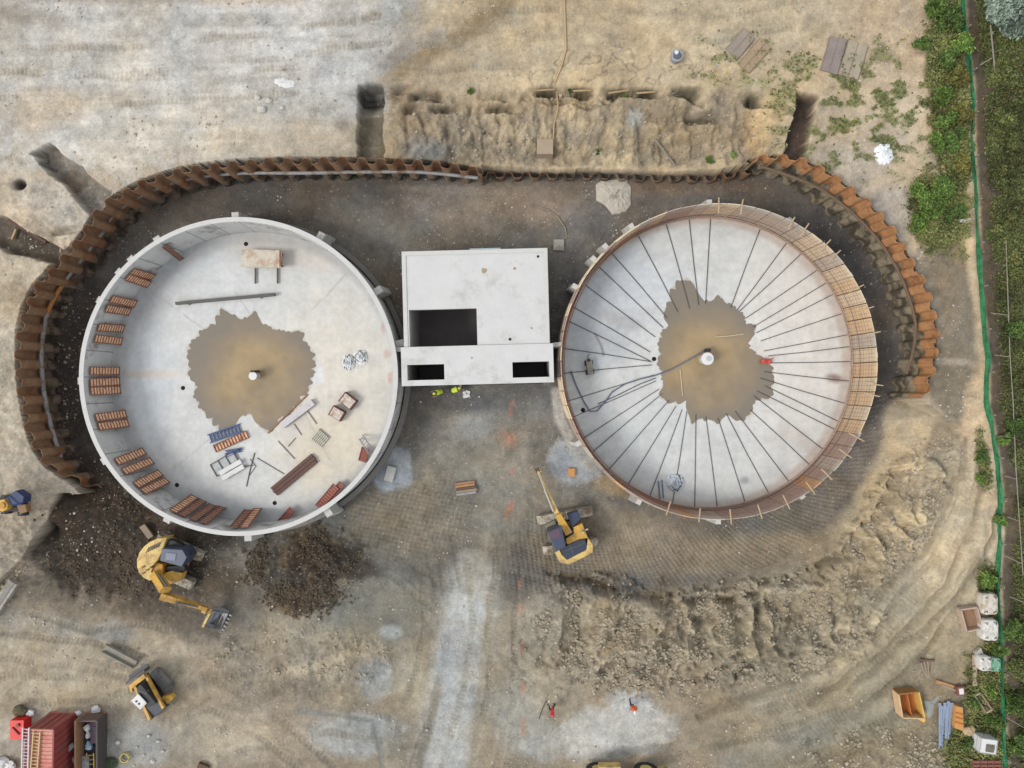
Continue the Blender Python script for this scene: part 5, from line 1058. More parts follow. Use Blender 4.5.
# ------------------------------------------------------------------ machines
def track(parent, a, b, w, h, mat, z0=0):
    """crawler track from a to b (local xy), built as a rounded loop with shoes"""
    a = Vector((a[0], a[1], 0)); b = Vector((b[0], b[1], 0)); d = (b - a); L_ = d.length; X = d.normalized(); Y = Vector((-X.y, X.x, 0)); r = h / 2; m = MB(); prof = []
    for k in range(9): t_ = math.pi / 2 + math.pi * k / 8; prof.append((r + r * math.cos(t_), r + r * math.sin(t_)))
    for k in range(9): t_ = -math.pi / 2 + math.pi * k / 8; prof.append((L_ - r + r * math.cos(t_), r + r * math.sin(t_)))
    n = len(prof); vs = []
    for s in (-1, 1):
        for u, v in prof: p = a + X * u + Y * s * w / 2; vs.append((p.x, p.y, z0 + v))
    m.add(vs, [tuple(range(n)), tuple(range(2 * n - 1, n - 1, -1))] + [(i, n + i, n + (i + 1) % n, (i + 1) % n) for i in range(n)])
    ns = int(L_ / .2)
    for k in range(ns):
        p = a + X * (r * .7 + (L_ - r * 1.4) * (k + .5) / ns); m.box((p.x, p.y, z0 + h + .01), (.05, w * .98, .05), math.atan2(X.y, X.x))
    return m.build('track', mat, parent)
def pxpoly(t, name, pts, zb_, zt, mat):
    """solid whose top face is seen at pts; zb_, zt heights over the thing's base"""
    o_ = t.location; q = [P(a, b, o_.z + zt) for a, b in pts]; m = MB(); m.prism([(p.x - o_.x, p.y - o_.y) for p in q], zb_, zt); ob = m.build(name, mat, t)
    bv = ob.modifiers.new('edge', 'BEVEL'); bv.width = .04; bv.segments = 2; bv.limit_method = 'ANGLE'; return ob
def lp(t, a, b, h):
    p = P(a, b, t.location.z + h); return Vector((p.x - t.location.x, p.y - t.location.y, h))
# tracked excavator by the left tank
c1 = crop(120, 520, 6.4)
g0 = G(168, 562); t = thing('excavator', 'big yellow tracked excavator with round counterweight digging beside the left tank', 'excavator', g0)
zz = 0
for q in (((157, 537), (203, 557)), ((149, 566), (194, 585))):
    a = lp(t, *q[0], .5); b = lp(t, *q[1], .5); track(t, a, b, .62, .85, trk)
m = MB(); p = lp(t, 170, 560, .9); m.box((p.x, p.y, .6), (2.2, 1.5, .5), math.radians(-24)); m.cyl((p.x, p.y, .95), .75, .3, 24); m.build('undercarriage', blk, t)
pxpoly(t, 'upper_deck', [c1(*q) for q in ((270, 130), (420, 200), (440, 260), (400, 380), (330, 410), (260, 430), (190, 370), (120, 280), (150, 190))], 1.05, 1.45, M('deck brown', (150, 118, 66), .7, .2, 3, .1))
pxpoly(t, 'counterweight', [c1(*q) for q in ((300, 112), (240, 120), (190, 140), (150, 172), (122, 210), (107, 255), (108, 300), (122, 340), (150, 370), (190, 390), (215, 372), (200, 330), (218, 285), (245, 250), (270, 200))], 1.2, 2.35, yellowl)
m = MB()
for k in range(7): p = lp(t, *c1(178 + k * 13, 190 - k * 6), 2.37); m.beam(p - Vector((.12, .22, 0)), p + Vector((.10, .18, 0)), .05, .03)
m.build('grille', blk, t)
m = MB()
for q in ((150, 300), (175, 320), (150, 340)): p = lp(t, *c1(*q), 2.4); m.box((p.x, p.y, 2.38), (.22, .12, .1), .5)
p = lp(t, *c1(205, 300), 2.5); m.cyl((p.x, p.y, 2.45), .08, .5, 10); m.build('exhaust', M('brown fitting', (132, 98, 52)), t)
pxpoly(t, 'engine_cover', [c1(*q) for q in ((290, 125), (350, 135), (398, 165), (380, 200), (275, 185))], 1.45, 2.05, blk)
cab = pxpoly(t, 'cab', [c1(*q) for q in ((265, 182), (400, 190), (428, 240), (395, 300), (255, 262))], 1.3, 2.95, M('cab dark blue', (66, 76, 96), .4, .18, 1.5, .02))
o_ = t.location; m = MB(); p = lp(t, *c1(325, 235), 2.97); m.box((p.x, p.y, 2.97), (.7, .5, .04), -.1); m.build('roof_hatch', M('blue grey hatch', (98, 108, 128), .3, .1, 2, 0), t)
m = MB(); p = lp(t, *c1(360, 192), 2.4); m.lump(p, .12, (1, 1, .6), .1, 2); m.build('beacon', white, t)
m = MB(); a = lp(t, *c1(400, 212), 2.3); b = lp(t, *c1(475, 208), 2.2); m.tube([a, b], .04, 6); m.box(b, (.1, .3, .2)); m.build('mirror', blk, t)
pxpoly(t, 'side_tank', [c1(*q) for q in ((280, 300), (410, 290), (420, 330), (300, 330))], 1.3, 1.9, blk)
pxpoly(t, 'fuel_tank', [c1(*q) for q in ((275, 345), (330, 325), (400, 340), (385, 385), (320, 410))], 1.2, 2.0, yellow)
pxpoly(t, 'boom_mount', [c1(*q) for q in ((190, 300), (240, 275), (275, 285), (270, 350), (215, 370))], 1.3, 2.2, M('deep yellow', (190, 138, 46), .6, .18, 3, .05))
A = lp(t, *c1(225, 345), 2.2); B = lp(t, *c1(292, 450), 3.3); Cc = lp(t, *c1(272, 485), 3.1); D = lp(t, *c1(555, 568), 1.6)
MB().beam(A, B, .50, .6, .52, .7).build('boom', yellow, t)
m = MB(); m.beam(Cc + Vector((-.1, .05, 0)), lp(t, *c1(360, 510), 2.7), .5, .55, .42, .5); m.beam(lp(t, *c1(340, 500), 2.8), D, .38, .5, .25, .3); m.build('arm', yellow, t)
m = MB(); m.tube([lp(t, *c1(245, 345), 2.75), lp(t, *c1(300, 425), 3.75)], .07, 8); m.tube([lp(t, *c1(360, 528), 3.0), lp(t, *c1(500, 555), 2.2)], .07, 8); m.build('hydraulic_ram', M('chrome ram', (96, 96, 98), .35, .1, 3, 0), t)
m = MB(); m.box(lp(t, *c1(545, 572), 1.5), (.3, .5, .3), -.4); m.beam(lp(t, *c1(520, 560), 1.9), lp(t, *c1(585, 590), 1.2), .12, .12); m.beam(lp(t, *c1(560, 600), 1.6), lp(t, *c1(590, 570), 1.4), .1, .3); m.build('bucket_link', yellow, t)
# bucket: open shell with teeth
bc = lp(t, *c1(625, 625), .55); X = Vector((math.cos(math.radians(-27)), math.sin(math.radians(-27)), 0)); Y = Vector((-X.y, X.x, 0)); m = MB(); pr = [(-.52, .75), (-.55, .3), (-.38, -.1), (0, -.3), (.45, -.25), (.62, .0)]; vs = []
for s in (-.70, .70):
    for u, v in pr: p = bc + X * u + Y * s + Vector((0, 0, v)); vs.append(p)
for s in (-.64, .64):
    for u, v in pr: p = bc + X * (u * .9 + .02) + Y * s + Vector((0, 0, v + .06)); vs.append(p)
n = len(pr); fs = []
for i in range(n - 1): fs += [(i, n + i, n + i + 1, i + 1), (2 * n + i, 2 * n + i + 1, 3 * n + i + 1, 3 * n + i)]
fs += [tuple(range(n - 1, -1, -1)), tuple(range(n, 2 * n)), tuple(range(2 * n, 3 * n)), tuple(range(4 * n - 1, 3 * n - 1, -1))]
m.add(vs, fs); bo = m.build('bucket', M('polished steel', (176, 180, 186), .35, .18, 3, .05, dirt=(140, 134, 124), dirt_amt=.25), t)
m = MB(); m.box(bc + X * -.5 + Vector((0, 0, .72)), (.16, 1.46, .2), math.radians(-27)); m.build('bucket_back', yellowl, t)
m = MB()
for k in range(5): p = bc + X * .68 + Y * (-.6 + k * .3); m.beam(p, p + X * .22 + Vector((0, 0, .05)), .1, .1, .05, .04)
m.build('bucket_tooth', steel, t)
for k in range(3): MB().beam(bc + X * (-.25 + .24 * k) + Y * -.68 + Vector((0, 0, -.02 - .05 * (k == 1))), bc + X * (-.25 + .24 * k) + Y * .68 + Vector((0, 0, -.02)), .05, .05).build('wear_strip', M('blue grey strip', (120, 130, 146), .4, .1, 3, 0), t)

# crawler excavator with raised thin boom between the tanks
c2 = crop(510, 460, 6.4); g0 = G(563, 536); t = thing('excavator', 'yellow tracked excavator with long thin boom parked between the tanks on pale muddy tracks', 'excavator', g0)
for q in (((537, 520.5), (593, 511)), ((543, 551), (599, 541.5))): track(t, lp(t, *q[0], .7), lp(t, *q[1], .7), .64, .85, trk)
m = MB(); p = lp(t, 566, 533, .8); m.box((p.x, p.y, .6), (2.0, 1.7, .5), .17); m.cyl((p.x, p.y, .95), .7, .3, 24); m.build('undercarriage', blk, t)
pxpoly(t, 'upper_deck', [c2(*q) for q in ((235, 440), (340, 400), (460, 400), (525, 560), (500, 600), (380, 655), (325, 648), (290, 590))], 1.05, 1.5, M('deck brown', (150, 118, 66)))
pxpoly(t, 'counterweight', [c2(*q) for q in ((292, 600), (318, 655), (380, 668), (470, 625), (530, 590), (532, 545), (500, 500), (490, 575), (365, 640), (330, 605), (318, 575), (290, 585))], 1.3, 2.2, yellowl)
pxpoly(t, 'engine_cover', [c2(*q) for q in ((322, 570), (350, 640), (372, 648), (505, 575), (480, 508), (440, 512))], 1.4, 2.15, M('dark cover', (52, 60, 74), .5, .2, 2, .05))
m = MB(); a = lp(t, *c2(385, 545), 2.17); b = lp(t, *c2(410, 620), 2.17); m.beam(a, b, .05, .03); a = lp(t, *c2(345, 585), 2.17); b = lp(t, *c2(480, 530), 2.17); m.beam(a, b, .04, .03); m.build('cover_seam', M('light seam', (98, 104, 112)), t)
pxpoly(t, 'side_cover', [c2(*q) for q in ((355, 505), (410, 470), (405, 430), (462, 405), (500, 500), (440, 515), (370, 545))], 1.35, 1.95, yellow)
m = MB(); p = lp(t, *c2(465, 462), 2.1); m.cyl(p, .09, .35, 10); p = lp(t, *c2(490, 445), 2.0); m.box(p, (.18, .1, .1), .4); m.tube([lp(t, *c2(455, 470), 2.0), lp(t, *c2(500, 440), 2.0)], .03, 6); m.build('exhaust', M('light fitting', (196, 180, 140)), t)
pxpoly(t, 'tool_box', [c2(*q) for q in ((365, 350), (435, 326), (455, 378), (398, 432))], 1.3, 2.0, M('blue black box', (54, 64, 88), .5, .2, 2, .05))
pxpoly(t, 'cab', [c2(*q) for q in ((240, 462), (330, 425), (357, 555), (290, 592))], 1.35, 2.95, M('cab dark blue', (66, 76, 96)))
m = MB(); p = lp(t, *c2(290, 475), 2.97); m.box(p, (.75, .6, .03), .45); m.build('roof_hatch', M('maroon tint', (96, 76, 88), .35, .1, 2, 0), t)
pxpoly(t, 'cab_step', [c2(*q) for q in ((222, 420), (285, 385), (300, 415), (236, 448))], 1.0, 1.4, M('grey step', (132, 132, 112), .7, .2, 4, .1))
pxpoly(t, 'boom_mount', [c2(*q) for q in ((335, 430), (370, 420), (412, 450), (400, 480), (360, 490))], 1.3, 1.9, blk)
A = lp(t, *c2(372, 462), 1.9); B = lp(t, *c2(300, 340), 2.7); D = lp(t, *c2(180, 75), 1.2)
MB().beam(A, B, .52, .5, .42, .6).build('boom', yellow, t); m = MB(); m.beam(B + Vector((0, -.05, .1)), D, .36, .45, .16, .22); m.build('arm', yellowl, t)
m = MB(); m.tube([lp(t, *c2(278, 330), 3.0), lp(t, *c2(222, 190), 2.2)], .07, 8); m.tube([lp(t, *c2(222, 190), 2.2), lp(t, *c2(185, 90), 1.6)], .045, 8); m.tube([lp(t, *c2(320, 420), 2.2), lp(t, *c2(300, 350), 2.9)], .08, 8); m.build('hydraulic_ram', M('pale ram', (190, 188, 178), .4, .1, 3, 0), t)
m = MB(); m.box(D + Vector((-.05, .1, -.15)), (.35, .3, .3), .4); m.tube([D + Vector((-.2, .15, 0)), D + Vector((.1, -.3, .0))], .05, 6); m.build('quick_hitch', M('rust fitting', (112, 84, 60)), t)

# compact track loader
c3 = crop(100, 640, 8.53); g0 = G(154, 690); t = thing('track_loader', 'small yellow track loader with white roof panel parked at the lower left', 'track loader', g0)
pts = ((0, 0),)
ax_ = math.atan2(-(300 - 600), (320 - 500))   # heading in world
U = Vector((math.cos(ax_), math.sin(ax_), 0)); V = Vector((-U.y, U.x, 0))
def q3(x, y, h): return lp(t, *c3(x, y), h)
a = q3(450, 260, .6); b = q3(600, 430, .6); track(t, b, a, .5, .8, rub)
m = MB(); p = q3(500, 350, .65); d = (b - a).normalized(); n_ = Vector((-d.y, d.x, 0))
for s in (-1, 1): m.beam(a + d * .4 + n_ * s * .27 + Vector((0, 0, -.1)), b - d * .4 + n_ * s * .27 + Vector((0, 0, -.1)), .04, .4)
m.build('track_frame', M('track frame grey', (132, 132, 136), .5, .15, 3, .05), t)
off = q3(300, 500, .6) - q3(500, 350, .6); track(t, b + off * .72, a + off * .72, .5, .8, rub)
pxpoly(t, 'chassis', [c3(*q) for q in ((290, 400), (380, 300), (560, 560), (430, 690))], .35, .9, M('chassis dark', (62, 60, 58)))
pxpoly(t, 'engine_cover', [c3(*q) for q in ((375, 590), (480, 520), (550, 590), (432, 685))], .8, 1.6, M('engine dark', (58, 64, 72), .5, .2, 2, .05))
pxpoly(t, 'cab', [c3(*q) for q in ((310, 410), (350, 380), (480, 540), (400, 580), (330, 500))], .8, 1.9, blk)
m = MB(); m.lump(q3(345, 400, 1.7), .16, (1, 1, .5), .15, 3); m.tube([q3(330, 430, 1.9), q3(400, 460, 1.9)], .04, 6); m.lump(q3(390, 440, 1.75), .22, (1, .7, .4), .2, 8); m.build('seat', M('seat grey', (112, 116, 110)), t)
r_ = pxpoly(t, 'roof', [c3(*q) for q in ((262, 520), (325, 460), (400, 540), (342, 597))], 1.98, 2.06, white)
for q in ((310, 524), (332, 545)): m = MB(); m.cyl(q3(*q, 2.08), .07, .03, 12); m.build('roof_vent', blk, t)
for q in (((395, 300), (545, 580)), ((300, 390), (430, 680))):
    MB().beam(q3(*q[0], 1.1), q3(*q[1], 1.75), .18, .22).build('lift_arm', yellow, t)
m = MB(); m.beam(q3(262, 400, 1.2), q3(388, 300, 1.2), .3, .25); m.beam(q3(275, 440, 1.1), q3(262, 380, 1.1), .16, .2); m.build('cross_member', yellow, t)
m = MB(); a = q3(240, 355, .55); b = q3(400, 248, .55); m.beam(a, b, .16, .7); m.beam(a + Vector((-.08, .18, -.3)), b + Vector((-.08, .18, -.3)), .3, .06); m.build('blade', M('dark blade', (70, 68, 74), .5, .2, 3, .05), t)
pxpoly(t, 'rear_ballast', [c3(*q) for q in ((515, 490), (600, 470), (628, 500), (560, 560))], .5, 1.0, yellow)

# small blue and yellow dumper at the left edge
g0 = G(12, 500); t = thing('site_dumper', 'small blue and yellow dumper on the left edge beside the pit', 'dumper', g0); c6 = crop(0, 470, 5.12)
pxpoly(t, 'chassis', [c6(*q) for q in ((-40, 150), (120, 130), (135, 210), (-40, 215))], .35, .7, M('chassis dark', (62, 60, 58)))
pxpoly(t, 'engine_cover', [c6(*q) for q in ((-10, 155), (20, 150), (40, 175), (36, 200), (10, 215), (-10, 205))], .6, 1.25, yellow)
m = MB(); m.cyl(lp(t, *c6(10, 182), 1.3), .22, .1, 8); m.build('filler_cap', M('deep yellow', (190, 138, 46)), t)
pxpoly(t, 'seat', [c6(*q) for q in ((40, 135), (80, 105), (122, 135), (118, 170), (55, 178))], .6, 1.4, M('navy seat', (46, 60, 98), .6, .25, 4, .1))
m = MB(); m.tube([lp(t, *c6(35, 130), 1.5), lp(t, *c6(60, 180), 1.7), lp(t, *c6(110, 175), 1.6)], .05, 6); m.build('handrail', M('blue rail', (50, 66, 110)), t)
pxpoly(t, 'skip', [c6(*q) for q in ((85, 180), (130, 175), (138, 215), (100, 225))], .5, 1.0, M('dull brown skip', (140, 108, 76), .7, .2, 4, .1))
for q in ((30, 215), (115, 225), (30, 140), (115, 130)): m = MB(); p = lp(t, *c6(*q), .4); m.cyl((p.x, p.y, .3), .34, .22, 18, 'Y'); m.build('wheel', blk, t)

# wheeled machine at the bottom edge
g0 = G(632, 778); t = thing('wheeled_loader', 'yellow wheeled machine half cut off at the bottom edge with a large black tyre', 'loader', g0)
for k, x_ in enumerate((646, 598)):
    p = lp(t, x_, 772, .8); w = thing_part = MB(); w.cyl((p.x, p.y, .78), .82, .5, 30, 'Y'); wh = w.build('wheel', blk, t)
    r_ = MB(); r_.cyl((p.x, p.y + .25, .78), .42, .06, 24, 'Y'); r_.build('rim', M('yellow rim', (206, 186, 110), .6, .15, 3, .05), wh)
    r_ = MB()
    for j in range(20): a = 2 * math.pi * j / 20; r_.box((p.x + .82 * math.cos(a), p.y, .78 + .82 * math.sin(a)), (.09, .5, .09), rot=Matrix.Rotation(-a, 3, 'Y'))
    r_.build('tread', M('tread black', (60, 58, 56), .9, .2, 4, .1), wh)
for k, x_ in enumerate((646, 598)):
    p = lp(t, x_, 772, .8); w = MB(); w.cyl((p.x, p.y - 1.9, .78), .82, .5, 30, 'Y'); w.build('wheel', blk, t)
m = MB(); p = lp(t, 622, 790, 1); m.box((p.x, p.y, .95), (3.4, 1.3, .5)); m.build('chassis', M('chassis dark', (62, 60, 58)), t)
m = MB(); q = lp(t, 610, 768.5, 1.5); m.box((q.x, q.y - .55, 1.2), (1.5, 1.3, .7)); m.build('engine_cover', yellowl, t)
m = MB(); q = lp(t, 662, 768, 1.3); m.lump((q.x, q.y - .3, 1.1), .36, (1, .8, .8), .15, 5); m.box((q.x + .1, q.y - .5, .9), (.9, .5, .35), .2); m.build('tow_hitch', M('olive fitting', (150, 140, 70), .6, .3, 4, .1), t)
m = MB(); m.box((p.x + .4, p.y - .9, 1.9), (1.5, 1.3, 1.5)); m.build('cab', glass, t)
m = MB(); m.box((p.x + .4, p.y - .9, 2.68), (1.6, 1.4, .08)); m.build('cab_roof', yellow, t)

# ------------------------------------------------------------------ containers and stores, lower left
c4 = crop(0, 690, 8.53); gzc = -1.05
p0 = P(*c4(205, 325), gzc + 2.59); p1 = P(*c4(452, 352), gzc + 2.59)
xa, xb = p0.x, p1.x; yt = (p0.y + p1.y) / 2; W_ = xb - xa; Lc = 6.06
t = thing('shipping_container', 'faded red shipping container carrying two ladders at the lower left corner', 'container', ((xa + xb) / 2, yt - Lc / 2, gzc), math.radians(-1.5))
redc = M('faded red paint', (196, 118, 104), .7, .14, 1.2, .05, dirt=(214, 158, 140), dirt_amt=.4); reds = M('red side', (160, 72, 68), .7, .16, 1.5, .05, dirt=(136, 82, 74), dirt_amt=.3)
m = MB(); nn = 22
for k in range(nn): y0 = -Lc / 2 + .1 + (Lc - .2) * k / nn; dy = (Lc - .2) / nn; m.box((0, y0 + dy / 2, 2.54), (W_ - .12, dy * .55, .05)); m.box((0, y0 + dy / 2, 2.515), (W_ - .12, dy, .03))
m.build('roof', redc, t)
for s in (-1, 1):
    m = MB(); nn = 26
    for k in range(nn): y0 = -Lc / 2 + .1 + (Lc - .2) * (k + .5) / nn; m.box((s * (W_ / 2 - .06 + (.02 if k % 2 else -.02)), y0, 1.28), (.04, (Lc - .2) / nn + .01, 2.4))
    m.box((s * (W_ / 2 - .05), 0, 2.53), (.10, Lc, .12)); m.box((s * (W_ / 2 - .05), 0, .08), (.10, Lc, .16)); m.build('side_wall', reds, t)
for s in (-1, 1):
    m = MB(); m.box((s * W_ / 4, Lc / 2 - .04, 1.3), (W_ / 2 - .06, .05, 2.3)); dr = m.build('door', reds, t)
    m = MB()
    for u in (-.25, .25): m.tube([(s * W_ / 4 + u, Lc / 2 + .02, .15), (s * W_ / 4 + u, Lc / 2 + .02, 2.45)], .025, 6)
    m.build('lock_bar', M('light bar', (190, 150, 140)), dr)
m = MB(); m.box((0, Lc / 2 - .05, 2.53), (W_ - .2, .1, .12)); m.build('door_header', redc, t); m = MB(); m.box((0, Lc / 2 - .05, .08), (W_ - .2, .1, .16)); m.build('door_sill', redc, t); m = MB(); m.box((0, -Lc / 2 + .05, 1.28), (W_ - .2, .06, 2.5)); m.build('end_wall', redc, t)
zt = gzc + 2.66
def ladd(a, b, w, n_, mt, lab, z0): ladder('ladder', lab, 'ladder', P(*a, z0), P(*b, z0), w, n_, mt, .035)
ladd(c4(222, 320), (24.2, 800), .42, 22, M('white rung metal', (212, 200, 206), .5, .1, 3, 0), 'long silver ladder lying along the left edge of the red container roof', zt)
ladd(c4(315, 355), (32.5, 790), .45, 17, M('wooden ladder', (206, 184, 128), .7, .15, 3, .05), 'pale wooden ladder lying beside the silver one on the container roof', zt)
# open top bin beside the container
xl, xr = P(75.5, 724, .1).x, P(97, 719, .1).x; gb = -1.05; yb = P(80, 722, .1).y
t = thing('open_bin', 'open topped brown timber sided bin of tools right of the red container', 'bin', ((xl + xr) / 2, yb - 2.2, gb)); w_ = xr - xl; l_ = 4.6
for s, mt in ((-1, M('bin timber', (168, 128, 96), .8, .2, 3, .1)), (1, M('bin dark side', (84, 78, 76), .8, .2, 3, .1))): MB().box((s * w_ / 2, 0, .6), (.12, l_, 1.2)).build('side_wall', mt, t)
for s in (-1, 1): MB().box((0, s * (l_ / 2 - .06), .58), (w_ - .12, .1, 1.1)).build('end_wall', M('bin end', (112, 92, 84), .8, .2, 3, .1), t)
MB().box((0, 0, .18), (w_ - .1, l_ - .1, .1)).build('bottom', M('bin floor', (58, 48, 56), .8, .2, 3, .1), t)
o_ = t.location
def inbin(name, lab, cat, mb, mat, dx, dy, dz=.25): return tag(mb.build(name, mat, None, loc=(o_.x + dx, o_.y + dy, o_.z + dz)), lab, cat)
m = MB(); m.box((0, 0, .2), (.65, 1.5, .4)); m.box((.1, .2, .42), (.3, .5, .1)); inbin('tool_chest', 'dark purple tool chest inside the upper half of the open bin', 'tool chest', m, M('dark purple', (66, 46, 66), .6, .2, 3, .05), .3, 1.2)
m = MB(); m.lump((0, 0, .25), .26, (1, 1, .8), .25, 6); m.lump((.05, -.5, .25), .2, (1, 1.3, .8), .25, 7); inbin('white_sack', 'white sack lying beside the tool chest in the open bin', 'sack', m, white, -.3, 1.5)
m = MB(); m.lump((0, 0, .25), .27, (1, 1.2, .8), .25, 8); inbin('blue_sack', 'pale blue sack in the middle of the open bin', 'sack', m, M('pale blue', (158, 184, 202), .6, .1, 3, .1), -.2, .2)
a = P(85, 747, 0); ladder('ladder', 'yellow ladder lying inside the lower half of the open bin', 'ladder', Vector((o_.x - .1, o_.y - .3, gb + .5)), Vector((o_.x - .05, o_.y - 2.2, gb + .5)), .5, 6, M('yellow ladder', (206, 176, 70), .5, .1, 3, 0), .03)
m = MB(); m.box((0, 0, .15), (.5, 1.4, .3)); inbin('grey_panel', 'grey metal box beside the yellow ladder in the open bin', 'box', m, steel, -.42, -1.2)
t = thing('red_tank', 'bright red fuel box standing at the left side of the red container', 'fuel box', P(16.3, 730.5, -.1) - Vector((0, 0, .9))); m = MB(); m.box((0, 0, .42), (.95, 1.35, .85)); m.build('box_body', M('bright red', (222, 44, 40), .5, .12, 3, .05), t); m = MB(); m.tube([(-.3, .2, .88), (0, -.1, .9), (.2, -.3, .88)], .06, 6); m.cyl((.1, .35, .9), .12, .1, 10); m.build('cap', M('dark red', (134, 24, 24), .5, .2, 3, .05), t)
def blob(name, lab, cat, a, b, r, sq, mat, seed, n_=1):
    g_ = G(a, b); m = MB()
    for k in range(n_): m.lump((random.uniform(-r, r) * .6 * (n_ > 1), random.uniform(-r, r) * .6 * (n_ > 1), r * sq[2] * .7), r, sq, .25, seed + k)
    return tag(m.build(name, mat, None, loc=g_), lab, cat)
blob('scrap_heap', 'brown tangled scrap heap above the red fuel box', 'scrap', 22, 710, .34, (1, 1, .6), M('brown scrap', (112, 96, 72), .9, .3, 5, .3, rgb2=(80, 84, 62)), 30, 6)
blob('white_sack', 'white sack on the ground at the top left corner of the container', 'sack', 31, 712.5, .28, (1.2, .8, .6), white, 41); blob('white_sack', 'small white sack between container and open bin', 'sack', 79, 712.5, .22, (1, .8, .6), white, 42)
blob('white_sack', 'white sack above the top end of the open bin', 'sack', 96.5, 708.5, .3, (1.1, .9, .6), white, 43); blob('red_canister', 'small red canister right of the tan board near the open bin', 'canister', 105, 715, .26, (1, 1, .8), M('dull red', (196, 76, 76), .6, .2, 4, .1), 44)
flat('plywood_board', 'tan board lying at the upper end of the open bin', 'board', rectpx(91, 714.5, 14, 6, -12), G(91, 714).z + .14, G(91, 714).z - .1, M('board tan', (158, 128, 102), .8, .15, 3, .05))
blob('white_sack', 'large white sack at the left edge below the red fuel box', 'sack', 3, 762, .55, (1, .8, .5), white, 45); blob('white_sack', 'dull white sack next to the large one at the lower left corner', 'sack', 12, 764, .45, (.9, .9, .5), white, 46); blob('pink_sack', 'pinkish sack in front of the white sacks at the lower left corner', 'sack', 3, 770, .4, (1, .8, .5), M('pinkish', (206, 184, 178)), 47)
flat('steel_plate', 'grey steel sheet leaning between the container and the open bin', 'sheet', [(56, 757), (72, 743), (75, 746), (60, 761)], -.2, -.26, steel); blob('cable_drum', 'pale round drum beside the leaning grey sheet', 'drum', 71, 757, .42, (1, 1, .6), M('pale drum', (190, 186, 182), .7, .3, 5, .3), 48)
blob('red_crate', 'low dark red heap squeezed beside the container wall', 'crate', 64, 766, .5, (1, 1, .5), reds, 49)
g_ = G(126, 756.5); m = MB(); m.tube([(.30 * math.cos(a * .35), .30 * math.sin(a * .35), .05 + .004 * a) for a in range(54)], .035, 6); tag(m.build('hose_coil', M('yellow hose', (204, 186, 92), .5, .1, 3, 0), None, loc=g_), 'coiled yellow hose on the gravel right of the open bin', 'hose')
blob('weed_clump', 'dark green weed clump on the gravel below the hose coil', 'plant', 109, 760, .4, (1, .9, .4), M('dark weed', (74, 86, 62), .9, .3, 6, .4), 50, 4)
for i, (a, b) in enumerate(((137, 747), (149, 736), (153, 761), (134, 765), (163, 751), (118, 742), (144, 755), (158, 741))):
    m = MB(); m.lump((0, 0, .04), .09 + .05 * (i % 3), (1, .8, .6), .25, i + 60); tag(m.build('rock', M('pale rock', (204, 200, 190)), None, loc=G(a, b)), 'pale rock lying on the gravel right of the yellow hose coil', 'rock', 'pale rocks on the gravel')

# ------------------------------------------------------------------ stores at the right fence
def bag(name, lab, a, b, lx, ly, h, mat, cat='bulk bag', top=None):
    g_ = G(a, b, 0, h); t = thing(name, lab, cat, g_); m = MB(); n1, n2 = 24, 8; vs = []; rnd = random.Random(int(a * 7 + b))
    for j in range(n2 + 1):
        f = j / n2; bul = 1 + .06 * math.sin(f * math.pi)
        for i in range(n1):
            th = 2 * math.pi * i / n1; c, s = math.cos(th), math.sin(th); k_ = (abs(c) ** 6 + abs(s) ** 6) ** (-1 / 6); vs.append((lx / 2 * c * k_ * bul * rnd.uniform(.97, 1.03), ly / 2 * s * k_ * bul * rnd.uniform(.97, 1.03), h * f))
    fs = [(j * n1 + i, j * n1 + (i + 1) % n1, (j + 1) * n1 + (i + 1) % n1, (j + 1) * n1 + i) for j in range(n2) for i in range(n1)]
    for r_ in (.7, .4):
        o2_ = len(vs)
        for i in range(n1): v = vs[n2 * n1 + i]; vs.append((v[0] * r_, v[1] * r_, h + rnd.uniform(-.12, .06)))
        a0 = o2_ - n1; fs += [(a0 + i, a0 + (i + 1) % n1, o2_ + (i + 1) % n1, o2_ + i) for i in range(n1)]
    fs.append(tuple(range(len(vs) - n1, len(vs)))); m.add(vs, fs); m.build('bag_body', mat, t, smooth=True)
    m = MB()
    for sx in (-1, 1):
        for sy in (-1, 1): m.tube([(sx * lx * .42, sy * ly * .42, h - .05), (sx * lx * .3, sy * ly * .3, h + .12), (sx * lx * .2, sy * ly * .42, h)], .025, 5)
    m.build('loop', blk if top is None else top, t); return t
cream = M('dirty white bag', (214, 206, 192), .8, .14, 3, .25, dirt=(170, 150, 122), dirt_amt=.3)
bag('bulk_bag', 'dirty white bulk bag, upper one of two touching beside the fence', 990.5, 604.5, 1.0, 1.4, .8, cream); bag('bulk_bag', 'white bulk bag with dark hole, lower one of two touching beside the fence', 991, 630.5, 1.0, 1.4, .8, M('clean white bag', (222, 218, 210), .8, .1, 3, .25, dirt=(150, 146, 140), dirt_amt=.2))
c9 = crop(890, 590, 4.31)
def gl(pts, h=0): return [c9(*q) for q in pts]
t = thing('open_crate', 'open wooden crate frame of soil left of the two bulk bags', 'crate', G(971, 620)); q = [lp(t, *c9(*p), .55) for p in ((305, 85), (375, 75), (398, 165), (330, 180))]
for i in range(4):
    a, b = q[i].copy(), q[(i + 1) % 4].copy(); a.z = b.z = .35; MB().beam(a, b, .10, .5).build('side', M('pink grey timber', (186, 164, 144), .8, .18, 3, .1), t)
m = MB(); m.prism([(p.x, p.y) for p in q], 0, .18); m.build('contents', M('brown fill', (150, 118, 92), .9, .2, 4, .3), t)
plank('long pale plank lying upright in the picture beside the green strip', c9(360, 278), c9(361, 410), .28, M('pink grey timber', (186, 164, 144))); flat('concrete_slab', 'small pale slab at the head of the long pale plank', 'slab', gl(((372, 270), (392, 250), (405, 278), (372, 285))), G(980, 653).z + .2, G(980, 653).z - .1, M('light slab', (186, 184, 178)))
